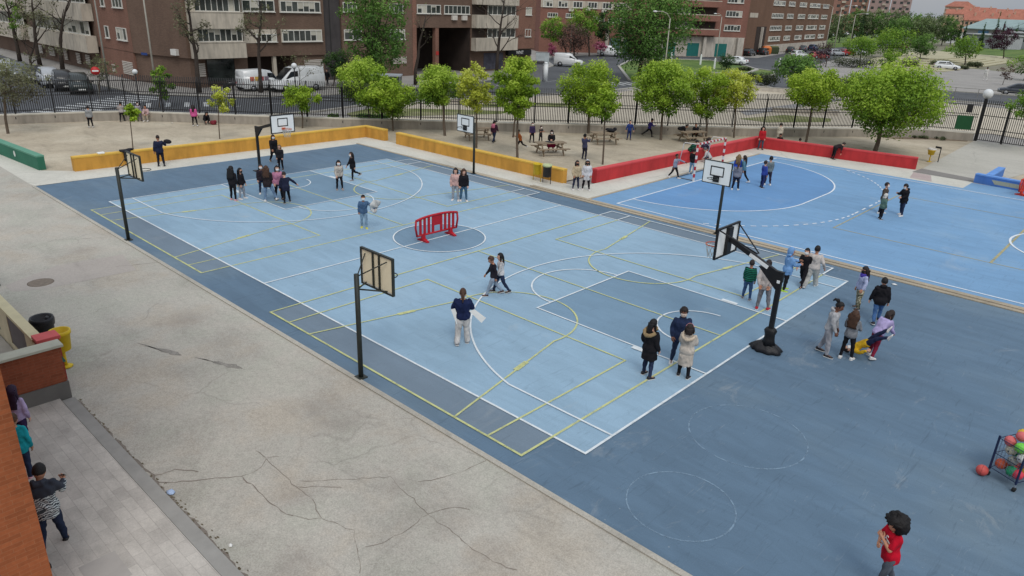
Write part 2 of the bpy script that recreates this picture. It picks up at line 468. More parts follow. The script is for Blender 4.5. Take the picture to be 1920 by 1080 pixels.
# surveyed ground positions
DATA = {'CAM': {'f': 1357.659, 'loc': (33.557, -10.627, 8.762),
 'yaw': 0.7384, 'pitch': 0.37705, 'roll': 0.03895},
'PEOPLE': {'afro': (31.89, 0.52, 1.48, -141.5),
 'phone': (21.61, -8.58, 1.61, 155.3),
 'teal': (19.2, -8.35, 1.38, 141.0),
 'purplehair': (17.86, -8.18, 1.33, 131.1),
 'teacher': (20.55, 1.73, 1.59, 136.5),
 'walkboy': (18.67, 4.84, 1.35, -126.1),
 'longhair': (18.67, 5.18, 1.35, -126.7),
 'furhood': (25.14, 3.85, 1.58, 80.2),
 'puffer': (25.3, 5.04, 1.6, -52.2),
 'creamcoat': (25.79, 4.54, 1.45, 107.1),
 'stripes': (24.44, 10.75, 1.33, 108.1),
 'greyhood': (25.18, 10.32, 1.61, 101.8),
 'bluehood': (24.97, 12.46, 1.5, 40.4),
 'blackkid': (25.18, 13.37, 1.39, -90.8),
 'white': (25.43, 13.49, 1.49, 93.6),
 'camo': (27.26, 12.75, 1.39, -134.9),
 'blackjk': (28.06, 12.04, 1.46, 113.6),
 'greytrack': (27.83, 8.6, 1.61, 6.6),
 'greysweat': (28.34, 8.77, 1.4, 90.1),
 'lilac': (28.83, 9.45, None, 73.2),
 'handstand': (28.82, 9.76, None, 13.1),
 'brownmask': (23.79, 25.97, 1.47, 4.9),
 'greenwhite': (24.13, 24.83, 1.19, 54.9),
 'parka': (24.56, 26.33, 1.52, -126.3),
 'bluehair': (15.99, 26.57, 1.44, 105.3),
 'greyback': (16.92, 24.68, 1.46, 110.2),
 'denimgirl': (16.34, 26.62, 1.49, -175.2),
 'bluekid': (17.63, 26.31, 1.43, 63.3),
 'greytop': (17.54, 27.15, 1.54, -217.0),
 'vest': (13.37, 24.46, 1.36, -0.1),
 'goaljeans': (13.5, 26.12, 1.45, 98.6),
 'crouchwhite': (12.49, 30.03, None, -162.6),
 'redcoat': (11.63, 37.62, 1.53, -55.6),
 'beigefleece': (11.59, 17.99, 1.47, -22.5),
 'whitecoat': (11.92, 18.4, 1.5, -48.3),
 'backpack': (-0.08, 23.98, 1.47, 104.2),
 'orange': (2.72, 23.5, 1.31, -142.9),
 'purplekid': (1.42, 26.08, 1.31, -28.8),
 'smallblack': (1.9, 26.41, 0.99, -9.5),
 'burgundy': (3.24, 25.71, 1.34, -50.2),
 'denimlean': (7.12, 24.44, 1.54, 97.0),
 'blueset': (4.8, 32.55, 1.33, -56.3),
 'runner': (5.03, 34.71, 1.4, 42.2),
 'greyleft': (-19.57, 5.87, 1.38, 162.7),
 'grey2': (-21.73, 8.73, 1.36, 150.7),
 'lighthood': (-20.48, 9.33, 1.28, -0.3),
 'pinksit': (-20.74, 10.68, None, 38.6),
 'pinkstand': (-16.37, 11.37, 1.43, 146.2),
 'blacksit': (-17.02, 12.43, None, -4.5),
 'navyman': (-5.55, 4.57, 1.48, 158.8),
 'blackwalk': (-2.92, 9.61, 1.64, -9.0),
 'blonde': (-1.2, 8.99, 1.22, -49.4),
 'blacklong': (3.06, 4.15, 1.52, 124.1),
 'greyjeans': (3.04, 4.57, 1.39, 33.5),
 'maskgirl': (2.83, 5.69, 1.38, -28.0),
 'brownhair': (4.09, 5.27, 1.58, 136.7),
 'pinkgirl': (4.22, 5.72, 1.56, -9.1),
 'navylean': (4.83, 5.74, 1.4, 160.3),
 'beigemask': (4.33, 8.87, 1.42, -23.7),
 'walkblack': (3.1, 10.52, 1.33, -104.8),
 'pinkfleece': (9.31, 11.85, 1.51, -52.8),
 'blackjeans': (9.61, 12.08, 1.49, -33.5),
 'denimrun': (10.18, 6.04, 1.37, -35.5),
 'cream': (12.1, 40.67, 1.32, 102.7),
 'farwhite': (7.7, 125.2, 2.39, 100.8),
 'farped': (-50.08, 135.92, 1.64, -60.3),
 'pedblack': (-25.83, 29.25, 1.35, -33.9)},
'TREES': {'y1': (-20.05, 1.27, -19.55, 1.73, 4.49, 1.78, 1.95),
 'y2': (-11.33, 5.34, -11.15, 5.51, 2.59, 1.57, 0.48),
 'y3': (-11.23, 10.57, -11.0, 10.79, 3.43, 1.59, 0.9),
 'y4': (-11.83, 16.88, -11.79, 16.92, 2.96, 1.31, 1.2),
 'y5': (-10.75, 21.81, -10.94, 21.63, 4.58, 1.42, 2.01),
 'y6': (-7.43, 21.36, -7.52, 21.27, 3.51, 1.21, 1.86),
 'y7': (-3.9, 23.06, -4.18, 22.81, 4.58, 2.08, 1.6),
 'y8': (0.57, 21.73, 0.42, 21.59, 5.11, 2.17, 1.31),
 'y9': (4.34, 21.5, 4.18, 21.36, 5.92, 2.22, 1.32),
 'y9b': (-0.71, 26.53, -0.59, 26.65, 4.34, 2.24, 1.1),
 'y10': (1.45, 32.26, 1.33, 32.15, 5.1, 1.3, 2.12),
 'y11': (8.68, 24.23, 8.44, 24.01, 4.37, 2.67, 0.97),
 'y12': (6.19, 34.51, 6.0, 34.33, 5.5, 1.71, 2.14),
 'y13': (7.74, 38.18, 7.39, 37.85, 5.09, 1.31, 1.74),
 'y14': (9.01, 39.99, 8.62, 39.62, 4.91, 2.16, 1.87),
 'y15': (13.3, 42.7, 13.26, 42.66, 5.17, 2.47, 1.98),
 'y16': (18.03, 42.86, 18.15, 42.97, 5.73, 1.52, 3.24),
 'yR': (25.78, 53.72, 24.75, 52.76, 4.23, 2.17, 1.57),
 'big1': (-26.17, 33.68, -25.94, 33.89, 10.9, 1.11, 3.12),
 'big2': (-19.82, 70.18, -19.1, 70.86, 12.17, 1.44, 5.55),
 'b1': (-68.15, 14.66, -68.33, 14.49, 10.12, 3.4, 3.09),
 'b2': (-64.75, 15.72, -64.19, 16.25, 10.17, 3.0, 2.73),
 'b3': (-57.75, 15.93, -56.52, 17.09, 10.19, 2.86, 3.75),
 'b4': (-49.53, 10.8, -48.22, 12.03, 6.26, 1.97, 2.05),
 'b5': (-33.89, 19.83, -33.87, 19.85, 10.39, 3.81, 1.46),
 'b6': (-31.27, 24.53, -30.62, 25.14, 9.77, 5.29, 1.87),
 'b7': (-29.32, 41.64, -28.37, 42.53, 9.01, 5.35, 1.73),
 'b8': (-32.95, 57.96, -32.37, 58.5, 11.82, 3.22, 3.64),
 's1': (-26.51, 13.24, -26.28, 13.45, 3.31, 0.41, 0.88),
 's2': (-37.84, 12.74, -37.54, 13.02, 2.88, 1.0, 1.57),
 's3': (-32.54, 33.37, -32.05, 33.82, 3.57, 0.64, 1.48),
 's4': (-29.49, 27.73, -29.47, 27.74, 3.02, 0.98, 1.39),
 's5': (-15.16, 66.31, -15.29, 66.19, 2.75, 1.23, 1.11),
 'm1': (-52.6, 96.17, -54.55, 94.34, 6.67, 2.01, 2.4),
 'm2': (-50.13, 99.73, -51.23, 98.71, 8.22, 3.21, 3.28),
 'm3': (-49.46, 94.39, -49.62, 94.24, 5.56, 0.98, 3.37),
 'p1': (-46.86, 85.35, -46.92, 85.29, 2.67, 0.34, 0.97),
 'p2': (-48.47, 100.89, -48.57, 100.79, 2.57, 1.01, 1.54),
 'm4': (-49.32, 106.03, -51.11, 104.35, 8.28, 2.27, 1.99),
 'top': (-22.66, 99.24, -22.76, 99.15, 2.24, 0.16, 1.38),
 'c1': (-2.21, 76.69, -2.2, 76.7, 4.1, 1.22, 2.51),
 'pu1': (-16.89, 124.76, -17.35, 124.32, 4.02, 1.53, 1.97),
 'r1': (-13.67, 132.44, -14.23, 131.92, 5.21, 1.94, 2.89),
 'r2': (-21.23, 171.49, -20.47, 172.21, 6.1, 0.46, 5.38),
 'r3': (-3.91, 115.84, -3.88, 115.87, 3.98, 0.81, 1.59),
 'r4': (-11.29, 159.54, -11.06, 159.76, 5.78, 1.46, 2.51),
 'r5': (-3.13, 160.55, -3.64, 160.07, 5.42, 1.42, 3.17),
 'pu2': (-5.24, 207.48, -6.32, 206.47, 7.63, 1.74, 3.13),
 'r6': (11.25, 119.32, 11.37, 119.44, 2.86, 0.61, 1.29),
 'r7': (11.62, 133.05, 11.56, 132.99, 4.07, 0.82, 2.76),
 'sm1': (-14.89, 117.02, -14.92, 116.99, 2.56, 0.69, 1.34)},
'BUSHES': {'a': (-7.209, 80.131, 1.48, 1.88),
 'b': (-12.154, 85.52, 0.87, 1.15),
 'c': (0.104, 85.309, 1.99, 1.86),
 'd': (-13.774, 129.521, 4.19, 2.09),
 'e': (-7.24, 139.596, 1.56, 1.95),
 'f': (-5.1, 150.033, 2.03, 1.63),
 'g': (-1.508, 150.236, 1.4, 0.8),
 'h': (-1.173, 159.319, 1.67, 1.25),
 'i': (-4.71, 82.357, 0.67, 0.81),
 'j': (-20.25, 100.382, 1.0, 0.67),
 'k': (-14.264, 21.049, 0.32, 0.4),
 'l': (-12.63, 23.55, 1.31, 0.41),
 'm': (-21.974, 81.302, 2.24, 0.6)},
'STREET': [(-11.58, -6.82), (-114.05, -2.81), (-81.1, 15.82), (-47.74, 14.37), (-34.84, 14.97), (-28.97, 20.75), (-26.45, 28.97), (-27.13, 38.46), (-28.38, 50.52), (-30.77, 61.01), (-39.59, 77.38), (-50.6, 87.67), (-52.13, 101.53), (-51.92, 115.04), (-43.59, 123.28), (-34.26, 134.31), (-44.57, 186.57), (-72.35, 308.49), (-100.08, 459.92), (-106.49, 550.48), (-57.88, 313.46), (-37.97, 210.88), (-24.17, 147.04), (-16.61, 113.07), (-10.25, 92.41), (-3.85, 93.16), (4.49, 96.99), (16.86, 101.9), (35.75, 110.15), (35.81, 91.46), (19.26, 87.6), (7.86, 85.28), (0.27, 82.24), (-5.49, 78.52), (-11.22, 83.01), (-14.98, 79.88), (-14.87, 63.38), (-14.51, 56.58), (-15.08, 49.87), (-16.81, 46.81), (-18.49, 37.25), (-19.82, 31.3), (-19.05, 27.23), (-18.04, 22.34), (-18.55, 14.94), (-25.07, 9.15), (-25.94, 5.88), (-25.96, 2.29)],
 'ISLAND': [(-34.04, 86.17), (-40.0, 97.72), (-40.66, 108.87), (-34.56, 115.42), (-24.33, 109.54), (-19.64, 103.92), (-17.2, 95.12), (-20.96, 90.74), (-21.41, 82.5), (-18.34, 70.37), (-20.34, 69.15)],
 'LAWN2': [(-15.87, 90.75), (-20.71, 105.97), (-17.48, 104.47), (-14.16, 97.92), (-13.44, 89.12)],
 'STEPS': [(-20.3, 157.54), (-28.42, 202.21), (-24.79, 227.81), (-7.75, 220.19), (-0.71, 194.06), (-0.51, 166.85), (-1.28, 138.32), (-6.36, 131.65), (-11.71, 134.4)],
 'GRASSR': [(-24.79, 227.81), (-35.89, 299.18), (-27.53, 365.95), (19.16, 388.02), (23.84, 277.57), (-2.28, 215.73), (-7.75, 220.19)],
 'GRASSF': [(-44.0, 188.65), (-93.38, 318.59), (-112.65, 427.85), (-109.41, 492.31), (-54.44, 265.92), (-46.07, 213.17)],
 'PLAZA': [(-13.94, 21.54), (-18.49, 31.44), (-15.61, 45.45), (-13.28, 54.9), (-13.55, 63.6), (-9.52, 79.55), (1.23, 79.69), (19.87, 83.98), (27.86, 85.53), (30.18, 58.05), (21.45, 61.1), (16.12, 55.19), (13.16, 52.69), (9.25, 45.2), (1.33, 36.23), (-6.16, 28.67)],
 'GRASSP1': [(-15.97, 23.44), (-17.25, 26.46), (-15.13, 29.87), (-11.49, 33.92), (-9.79, 35.44), (-8.95, 33.91), (-11.65, 28.07), (-14.16, 22.67)],
 'GRASSP2': [(-14.69, 35.71), (-12.31, 41.74), (-9.06, 45.7), (-8.43, 43.27), (-12.67, 35.08)],
 'GRASSP3': [(4.47, 49.73), (5.85, 55.87), (9.58, 57.55), (10.25, 55.29), (7.05, 49.94)],
 'PATHP': [(2.13, 54.36), (2.87, 63.91), (3.21, 74.44), (4.7, 75.18), (4.26, 63.23), (3.94, 52.31)],
 'FENCE': [(-28.5, -14.0), (-24.35, 0.6), (-22.35, 7.0), (-21.4, 8.9), (-10.7, 19.5), (-1.4, 29.5), (10.0, 42.6), (14.3, 48.7), (16.9, 51.9), (18.3, 53.75), (21.25, 55.2)],
 'GATE': [(21.45, 55.3), (23.2, 55.22), (24.95, 55.15), (28.2, 55.0)],
 'AT': {'van1': (-29.37, 27.09),
 'van2': (-31.25, 24.57),
 'lamp_globeL': (-28.42, 12.45),
 'lamp_globe2': (-23.88, 23.79),
 'lamp_a': (-37.03, 17.49),
 'lamp_b': (-36.28, 15.54),
 'lamp_dbl': (-14.45, 67.66),
 'lamp_m': (-54.19, 99.22),
 'noentry': (-30.47, 10.26),
 'bill': (-33.34, 67.2),
 'kiosk': (-26.27, 57.29),
 'smallvan': (-37.42, 78.02),
 'farvan': (-48.74, 103.88),
 'taxi': (-27.08, 110.73),
 'kiosk_l': (-20.8, 28.96),
 'post1': (-29.87, 103.83),
 'post2': (-24.14, 98.04),
 'post3': (-19.98, 112.38),
 'post4': (-37.5, 104.37),
 'post5': (-34.77, 102.55),
 'lampR1': (-30.56, 110.42),
 'lampF1': (-34.65, 170.23),
 'lampF2': (-33.75, 173.12),
 'lampF3': (-97.14, 368.78),
 'lampF4': (-121.58, 484.07),
 'lampF5': (-109.18, 496.8),
 'blackcar': (15.95, 102.46),
 'car_w2': (-2.61, 145.11),
 'billW': (-39.28, 310.77),
 'globeR': (20.42, 61.9),
 'pk1': (-38.38, 138.97),
 'pk2': (-38.91, 146.6),
 'pk3': (-39.1, 161.36),
 'pk4': (-40.92, 172.7),
 'pk5': (-42.05, 181.68),
 'pk6': (-30.38, 145.39),
 'pk7': (-26.93, 147.1),
 'pk8': (-29.97, 164.33),
 'pk9': (-28.72, 168.09),
 'pk11': (-29.38, 176.15),
 'pk13': (-34.87, 230.55),
 'far1': (-86.4, 312.08),
 'far2': (-91.03, 341.97),
 'far3': (-86.15, 349.37),
 'far4': (-87.66, 375.65),
 'far5': (-52.17, 326.75),
 'far6': (-52.41, 344.89),
 'far7': (-73.57, 300.12),
 'far8': (-73.61, 324.92),
 'lc1': (-38.55, 11.46),
 'lc2': (-41.45, 11.09),
 'lc3': (-44.41, 10.86),
 'lc4': (-48.48, 10.78),
 'lc5': (-52.37, 10.57),
 'lc6': (-56.53, 10.35),
 'lc7': (-60.36, 10.06),
 'table1': (-1.73, 24.02),
 'table2': (4.49, 30.03),
 'table3': (8.01, 35.65),
 'table4': (4.77, 23.71),
 'bin_y': (9.04, 17.91),
 'bin_k': (9.75, 17.86),
 'bin_r': (21.54, 42.57),
 'motor': (-33.91, 23.19),
 'bagL': (-16.53, 12.74),
 'ball': (32.41, 5.33),
 'litter1': (21.69, -6.74),
 'litter2': (23.55, -6.54),
 'stone': (-18.44, 10.71),
 'paper': (27.41, 16.03),
 'house_a': (1740.35, -4874.75),
 'house_b': (765.3, -2442.07),
 'roofs': (-1020.85, 5306.03),
 'teal': (-80.95, 561.23),
 'low': (-22.29, 287.52),
 'apt': (1606.01, -6654.28),
 'wall_red_box': (12.84, -6.51)},
'BC': {'a': (-62.3, 99.66),
 'b': (-51.84, 115.29),
 'c': (-47.35, 111.96),
 'd': (-35.59, 130.51),
 'e': (-38.96, 137.25),
 'f': (-47.98, 205.48)},
'FAR': {'tower': [((-110.1, 362.7), (-100.8, 366.1), 24.0), ((-110.4, 394.5), (-102.9, 397.1), 23.0), ((-105.6, 406.8), (-96.6, 409.7), 21.5), ((-99.1, 419.4), (-90.1, 422.1), 19.5)],
 'apt': [((-135.5, 668.6), (-121.2, 661.8), 21.2)],
 'row': [((-109.3, 613.2), (-100.4, 615.2), 17.0), ((-91.4, 576.2), (-82.6, 578.0), 16.1), ((-85.8, 597.8), (-76.9, 599.5), 15.7), ((-72.7, 579.9), (-63.0, 581.5), 15.8), ((-62.5, 581.6), (-50.5, 583.5), 15.3), ((-92.0, 535.1), (-85.9, 536.5), 14.4), ((-78.9, 507.3), (-72.1, 508.7), 13.4), ((-73.6, 518.6), (-66.2, 520.1), 13.2), ((-62.0, 500.5), (-55.6, 501.7), 12.8), ((-55.1, 501.8), (-46.5, 503.2), 12.8), ((-44.2, 493.4), (-34.4, 494.8), 12.3), ((-70.4, 447.7), (-63.4, 449.3), 11.2), ((-60.9, 439.6), (-54.1, 440.9), 11.2), ((-55.6, 450.8), (-48.8, 452.1), 11.0), ((-44.9, 432.5), (-38.0, 433.6), 11.0), ((-114.9, 591.3), (-105.5, 593.6), 14.7)],
 'teal': ((-58.1, 399.2), (-39.8, 392.7), 8.9),
 'teal2': ((-43.2, 412.5), (-21.1, 395.7), 9.2),
 'low': ((-31.3, 282.3), (-19.3, 276.6), 4.3),
 'low2': ((-21.9, 294.4), (-5.1, 286.9), 5.2),
 'bill': ((-43.3, 310.3), (-39.0, 309.2), 3.9),
 'trees': [(-54.8, 223.2, 9.2, 3.682808649331179), (-58.3, 243.3, 8.8, 4.375176675405441), (-64.6, 272.9, 11.0, 3.535496303357932), (-61.7, 273.9, 10.5, 3.9774333412776732), (-61.8, 284.3, 11.4, 4.566682725170662), (-55.9, 275.7, 10.7, 3.9774333412776732), (-50.1, 267.0, 11.1, 4.272058033224168), (-49.5, 277.6, 10.9, 4.419370379197415), (-44.0, 268.8, 10.3, 4.272058033224168), (-43.2, 279.4, 10.5, 4.419370379197415), (-37.7, 270.5, 10.2, 4.272058033224168), (-37.4, 280.9, 9.7, 3.9774333412776732), (-37.2, 291.2, 8.8, 3.1966779076194634), (-52.4, 213.5, 6.6, 2.8283970426863454), (-42.3, 248.5, 8.8, 3.9774333412776732), (-36.7, 250.1, 8.5, 3.579690007149906)],
 'cyp': [(-32.8, 281.9, 8.6, 1.3258111137592246), (-29.3, 272.5, 8.3, 1.2816174099672504), (-20.3, 253.9, 8.0, 1.3921016694471857), (-28.7, 313.4, 12.2, 1.215326854279289), (-24.7, 304.0, 8.8, 1.4141985213431727), (-49.5, 235.7, 12.6, 1.5320483981217705), (-22.4, 314.6, 7.7, 1.9445229668468624)]},
'CRACKS': [[(20.98, -6.75), (21.52, -6.02), (21.94, -5.42), (22.45, -5.44), (23.09, -5.46), (23.4, -5.42), (23.64, -5.35)], [(20.42, -6.7), (20.75, -6.61), (20.86, -6.24), (21.22, -5.97)], [(21.94, -5.42), (21.96, -5.1), (21.74, -4.81)], [(21.33, -4.79), (21.74, -4.81), (21.84, -4.58)], [(21.76, -4.82), (22.83, -4.86), (23.41, -4.85), (24.04, -5.03), (24.72, -4.81), (25.03, -4.97), (25.43, -5.21), (25.63, -5.34)], [(22.82, -4.77), (23.19, -4.32), (23.7, -3.72), (23.94, -3.4), (24.46, -3.49), (24.91, -3.53), (25.3, -3.62), (25.73, -3.57), (26.51, -3.65), (26.97, -3.6), (27.39, -3.46)], [(25.21, -4.92), (25.31, -4.63), (25.37, -4.14), (25.3, -3.62)], [(24.45, -3.1), (24.69, -2.63), (24.8, -2.19), (24.86, -1.66)], [(22.97, -4.86), (23.26, -4.54), (23.55, -4.26)], [(4.81, -1.63), (6.51, -1.13), (9.22, -1.14), (12.79, -1.21), (16.19, -1.34)], [(16.55, -6.78), (18.23, -6.79), (19.64, -6.73), (20.52, -6.69)], [(4.73, -4.6), (4.14, -3.42), (5.02, -1.89)], [(8.43, -2.85), (8.98, -1.41)], [(25.3, -3.62), (25.47, -3.12), (25.73, -2.96)], [(23.64, -5.35), (23.92, -5.18), (24.04, -5.03)]],
 'STAINS': [(24.19, -3.42, 0.7), (25.17, -3.65, 0.8), (25.53, -3.18, 0.9), (25.72, -3.61, 0.7), (20.71, -2.89, 1.1), (23.23, -4.99, 0.9), (21.61, -2.93, 0.9), (24.79, -5.95, 0.8), (26.95, -3.5, 0.9), (21.66, -6.6, 0.7), (6.0, -3.13, 1.2), (14.17, -3.01, 1.3)]}

# ------------------------------------------------------------------ camera, sky and sun
cam_d = bpy.data.cameras.new('camera')
cam = bpy.data.objects.new('camera', cam_d)
col.objects.link(cam)
cam_d.sensor_width = 36
cam_d.lens = DATA['CAM']['f'] / 1920 * 36
cam_d.clip_start = .1
cam_d.clip_end = 20000
_y, _p, _r = DATA['CAM']['yaw'], DATA['CAM']['pitch'], DATA['CAM']['roll']
_f = Vector((-math.sin(_y) * math.cos(_p), math.cos(_y) * math.cos(_p), -math.sin(_p)))
_s = Vector((math.cos(_y), math.sin(_y), 0))
_u = _s.cross(_f)
_s2 = _s * math.cos(_r) + _u * math.sin(_r)
_u2 = -_s * math.sin(_r) + _u * math.cos(_r)
cam.matrix_world = Matrix(((_s2.x, _u2.x, -_f.x, DATA['CAM']['loc'][0]), (_s2.y, _u2.y, -_f.y, DATA['CAM']['loc'][1]), (_s2.z, _u2.z, -_f.z, DATA['CAM']['loc'][2]), (0, 0, 0, 1)))
sc.camera = cam

SUN_EL, SUN_AZ = 52, 125
w = bpy.data.worlds.new('World')
sc.world = w
w.use_nodes = True
nt = w.node_tree
bg = nt.nodes['Background']
sky = nt.nodes.new('ShaderNodeTexSky')
sky.sky_type = 'NISHITA'
sky.sun_disc = False
sky.sun_elevation = R(SUN_EL)
sky.sun_rotation = R(SUN_AZ)
sky.air_density = 1.0
sky.dust_density = 4.0
sky.ozone_density = 1.0
hs = nt.nodes.new('ShaderNodeHueSaturation')
hs.inputs['Saturation'].default_value = .32
nt.links.new(sky.outputs[0], hs.inputs['Color'])
# overcast deck: three times brighter overhead than at the horizon, with soft cloud mottling, over the clear sky
tcw = nt.nodes.new('ShaderNodeTexCoord')
sepw = nt.nodes.new('ShaderNodeSeparateXYZ')
nt.links.new(tcw.outputs['Generated'], sepw.inputs[0])
rw_ = nt.nodes.new('ShaderNodeMapRange')
rw_.inputs['To Min'].default_value = 4.0
rw_.inputs['To Max'].default_value = 9.6
nt.links.new(sepw.outputs[2], rw_.inputs['Value'])
nzw = nt.nodes.new('ShaderNodeTexNoise')
nzw.inputs['Scale'].default_value = 3.0
nzw.inputs['Detail'].default_value = 6
mpw = nt.nodes.new('ShaderNodeMapping')
mpw.inputs['Scale'].default_value = (1, 1, 4)
nt.links.new(tcw.outputs['Generated'], mpw.inputs['Vector'])
nt.links.new(mpw.outputs['Vector'], nzw.inputs['Vector'])
crw = nt.nodes.new('ShaderNodeValToRGB')
crw.color_ramp.elements[0].position = .3
crw.color_ramp.elements[0].color = (.74, .87, 1.04, 1)
crw.color_ramp.elements[1].position = .7
crw.color_ramp.elements[1].color = (1.0, 1.02, 1.06, 1)
nt.links.new(nzw.outputs['Fac'], crw.inputs['Fac'])
mlw = nt.nodes.new('ShaderNodeVectorMath')
mlw.operation = 'SCALE'
nt.links.new(crw.outputs['Color'], mlw.inputs[0])
nt.links.new(rw_.outputs[0], mlw.inputs['Scale'])
mxw = nt.nodes.new('ShaderNodeMix')
mxw.data_type = 'RGBA'
mxw.inputs[0].default_value = .8
nt.links.new(hs.outputs[0], mxw.inputs[6])
nt.links.new(mlw.outputs[0], mxw.inputs[7])
nt.links.new(mxw.outputs[2], bg.inputs['Color'])
bg.inputs['Strength'].default_value = .115
sd = bpy.data.lights.new('sun', 'SUN')
sd.energy = 1.15
sd.angle = R(22)
sd.color = (1.0, .96, .9)
sun = bpy.data.objects.new('sun', sd)
col.objects.link(sun)
_az = R(SUN_AZ)
sdir = Vector((math.sin(_az) * math.cos(R(SUN_EL)), math.cos(_az) * math.cos(R(SUN_EL)), math.sin(R(SUN_EL))))
sun.rotation_euler = sdir.to_track_quat('Z', 'Y').to_euler()
sun.location = (0, 0, 40)
sc.view_settings.view_transform = 'Standard'
sc.view_settings.look = 'None'
sc.view_settings.exposure = 0
sc.render.engine = 'CYCLES'
sc.cycles.max_bounces = 6
sc.cycles.transparent_max_bounces = 8

# ------------------------------------------------------------------ ground sheets
L, W = 26.143, 15.064
C_SLATE, C_LIGHT, C_KEY = S(93, 116, 136), S(142, 170, 190), S(113, 140, 161)
C_FUT, C_FUTB = S(117, 155, 190), S(101, 143, 187)

m_far = ground_mat('terrain_earth', S(128, 124, 108), .2, .2, 3, 0, .3, 1, S(112, 122, 84))
struct('terrain', MB().sheet([(-6000, -400), (6000, -400), (6000, 9000), (-6000, 9000)], -.12), m_far)
m_pave = ground_mat('street_paving', S(150, 146, 141), .14, .14, 30, 0, .35)
struct('pavement', MB().sheet([(-110, -25), (60, -25), (60, 135), (-30, 165), (-70, 165), (-110, 60)], -.075), m_pave)
m_street = ground_mat('street_asphalt', S(84, 86, 89), .2, .25, 40, 0, .3)
struct('street', MB().sheet(DATA['STREET'], -.055), m_street)
m_plaza = ground_mat('plaza_sand_paving', S(190, 180, 162), .12, .16, 26, 0, .3)
struct('plaza', MB().sheet(DATA['PLAZA'], -.035), m_plaza)
m_lawn = ground_mat('lawn_grass', S(88, 112, 56), .35, .4, 18, 0, .5, 1, S(120, 128, 70))
for i, k in enumerate(('ISLAND', 'LAWN2', 'GRASSR', 'GRASSF')):
    struct('lawn', MB().sheet(DATA[k], -.03 + i * .001), m_lawn)
m_patchy = ground_mat('patchy_grass', S(120, 126, 78), .4, .4, 14, 0, .7, 1, S(168, 160, 132))
for i, k in enumerate(('GRASSP1', 'GRASSP2', 'GRASSP3')):
    struct('grass_strip', MB().sheet(DATA[k], -.022 + i * .001), m_patchy)
struct('plaza_path', MB().sheet(DATA['PATHP'], -.018), ground_mat('grey_path', S(150, 148, 146), .1, .15, 30, 0, .2))
# terraced seating of the far park, low wide steps
mb = MB()
_st = DATA['STEPS']
_c = (sum(p[0] for p in _st) / len(_st), sum(p[1] for p in _st) / len(_st))
for k in range(6):
    f = 1 - k * .13
    mb.prism([(_c[0] + (p[0] - _c[0]) * f, _c[1] + (p[1] - _c[1]) * f) for p in _st][::-1], -.1 - k * .001, .05 + .18 * k)
struct('terrace_ground', mb, ground_mat('pale_gravel', S(170, 164, 136), .1, .2, 10, 0, .3))
# kerbs
m_kerb = plain('kerb_stone', S(170, 166, 158), .85, .15, 1.5, bump=.2)
def kerb(pts, w_=.25, h=.1, z=-.06, closed=True):
    mb = MB()
    n = len(pts)
    for i in range(n if closed else n - 1):
        a, b = Vector((*pts[i], 0)), Vector((*pts[(i + 1) % n], 0))
        mb.bar(a + Vector((0, 0, z + h / 2)), b + Vector((0, 0, z + h / 2 + .0007 * (i % 3))), w_, h)
    return struct('kerb', mb, m_kerb)
kerb(DATA['ISLAND'], .35, .16)
kerb(DATA['LAWN2'], .3, .14)
kerb(DATA['STREET'][3:11], .25, .12, -.06, False)
kerb(DATA['STREET'][24:30], .25, .12, -.06, False)
kerb(DATA['STREET'][30:48], .25, .12, -.06, False)

# playground surfaces
m_sand = ground_mat('yard_sand', S(176, 164, 144), .15, .2, 20, 0, .7, 1, S(194, 184, 164))
struct('sand_yard', MB().sheet([(-30, -16), (-30, 0), (-24.3, 0.6), (-22.3, 7.0), (-21.3, 8.9), (-10.6, 19.5), (-1.3, 29.5), (10.1, 42.6), (14.4, 48.7), (17.0, 51.9), (21.4, 55.3), (25, 56), (33, 57.5), (44, 56), (44, 30), (10, 30), (10, 10), (-6, 10), (-6, -16)], -.014), m_sand)
m_yard = ground_mat('yard_asphalt', S(173, 168, 158), .09, .30, 34, .25, .5, .92, stains=DATA['STAINS'], crack_scale=.4)
struct('asphalt_yard', MB().sheet([(-60, -30), (60, -30), (60, -1.50), (-4.9, -1.5), (-8.1, -.42), (-14, -.9), (-60, -4.5)], -.01), m_yard)
m_apron = ground_mat('apron_concrete', S(198, 195, 184), .1, .14, 30, .25, .35)
struct('apron', MB().sheet([(-14.2, -1.55), (-14.2, -.55), (-8.1, -.3), (-7.05, .9), (-6.7, 18.55), (11.3, 18.7), (11.9, 37.4), (21.9, 38.9), (25.1, 38.0), (25.1, 35.6), (13.3, 35.6), (13.2, 17.05), (-4.7, 16.6), (-4.9, -1.5), (-5.6, -1.56)], -.006), m_apron)
m_slate = paint_surface('slate_court_paint', C_SLATE, 1.0, .0, S(108, 126, 138))
struct('court_ground', MB().sheet([(-4.8, -1.5), (62, -1.5), (62, 16.45), (-4.8, 16.45)], 0), m_slate)
struct('court_field', MB().sheet([(0, 0), (L, 0), (L, W), (0, W)], .004), paint_surface('light_blue_court_paint', C_LIGHT, .8, .4, S(150, 176, 194)))
m_key = paint_surface('key_paint', C_KEY, .6, .9)
struct('court_key', MB().sheet([(L - 5.8, W / 2 - 2.45), (L, W / 2 - 2.45), (L, W / 2 + 2.45), (L - 5.8, W / 2 + 2.45)], .008), m_key)
struct('court_key', MB().sheet([(0, W / 2 - 2.45), (5.8, W / 2 - 2.45), (5.8, W / 2 + 2.45), (0, W / 2 + 2.45)], .008), m_key)
struct('court_circle', MB().sheet([(L / 2 + 1.8 * math.cos(a * PI / 36), W / 2 + 1.8 * math.sin(a * PI / 36)) for a in range(72)], .008), m_key)
m_strip = paint_surface('side_strip_paint', S(112, 128, 142), .6, .2)
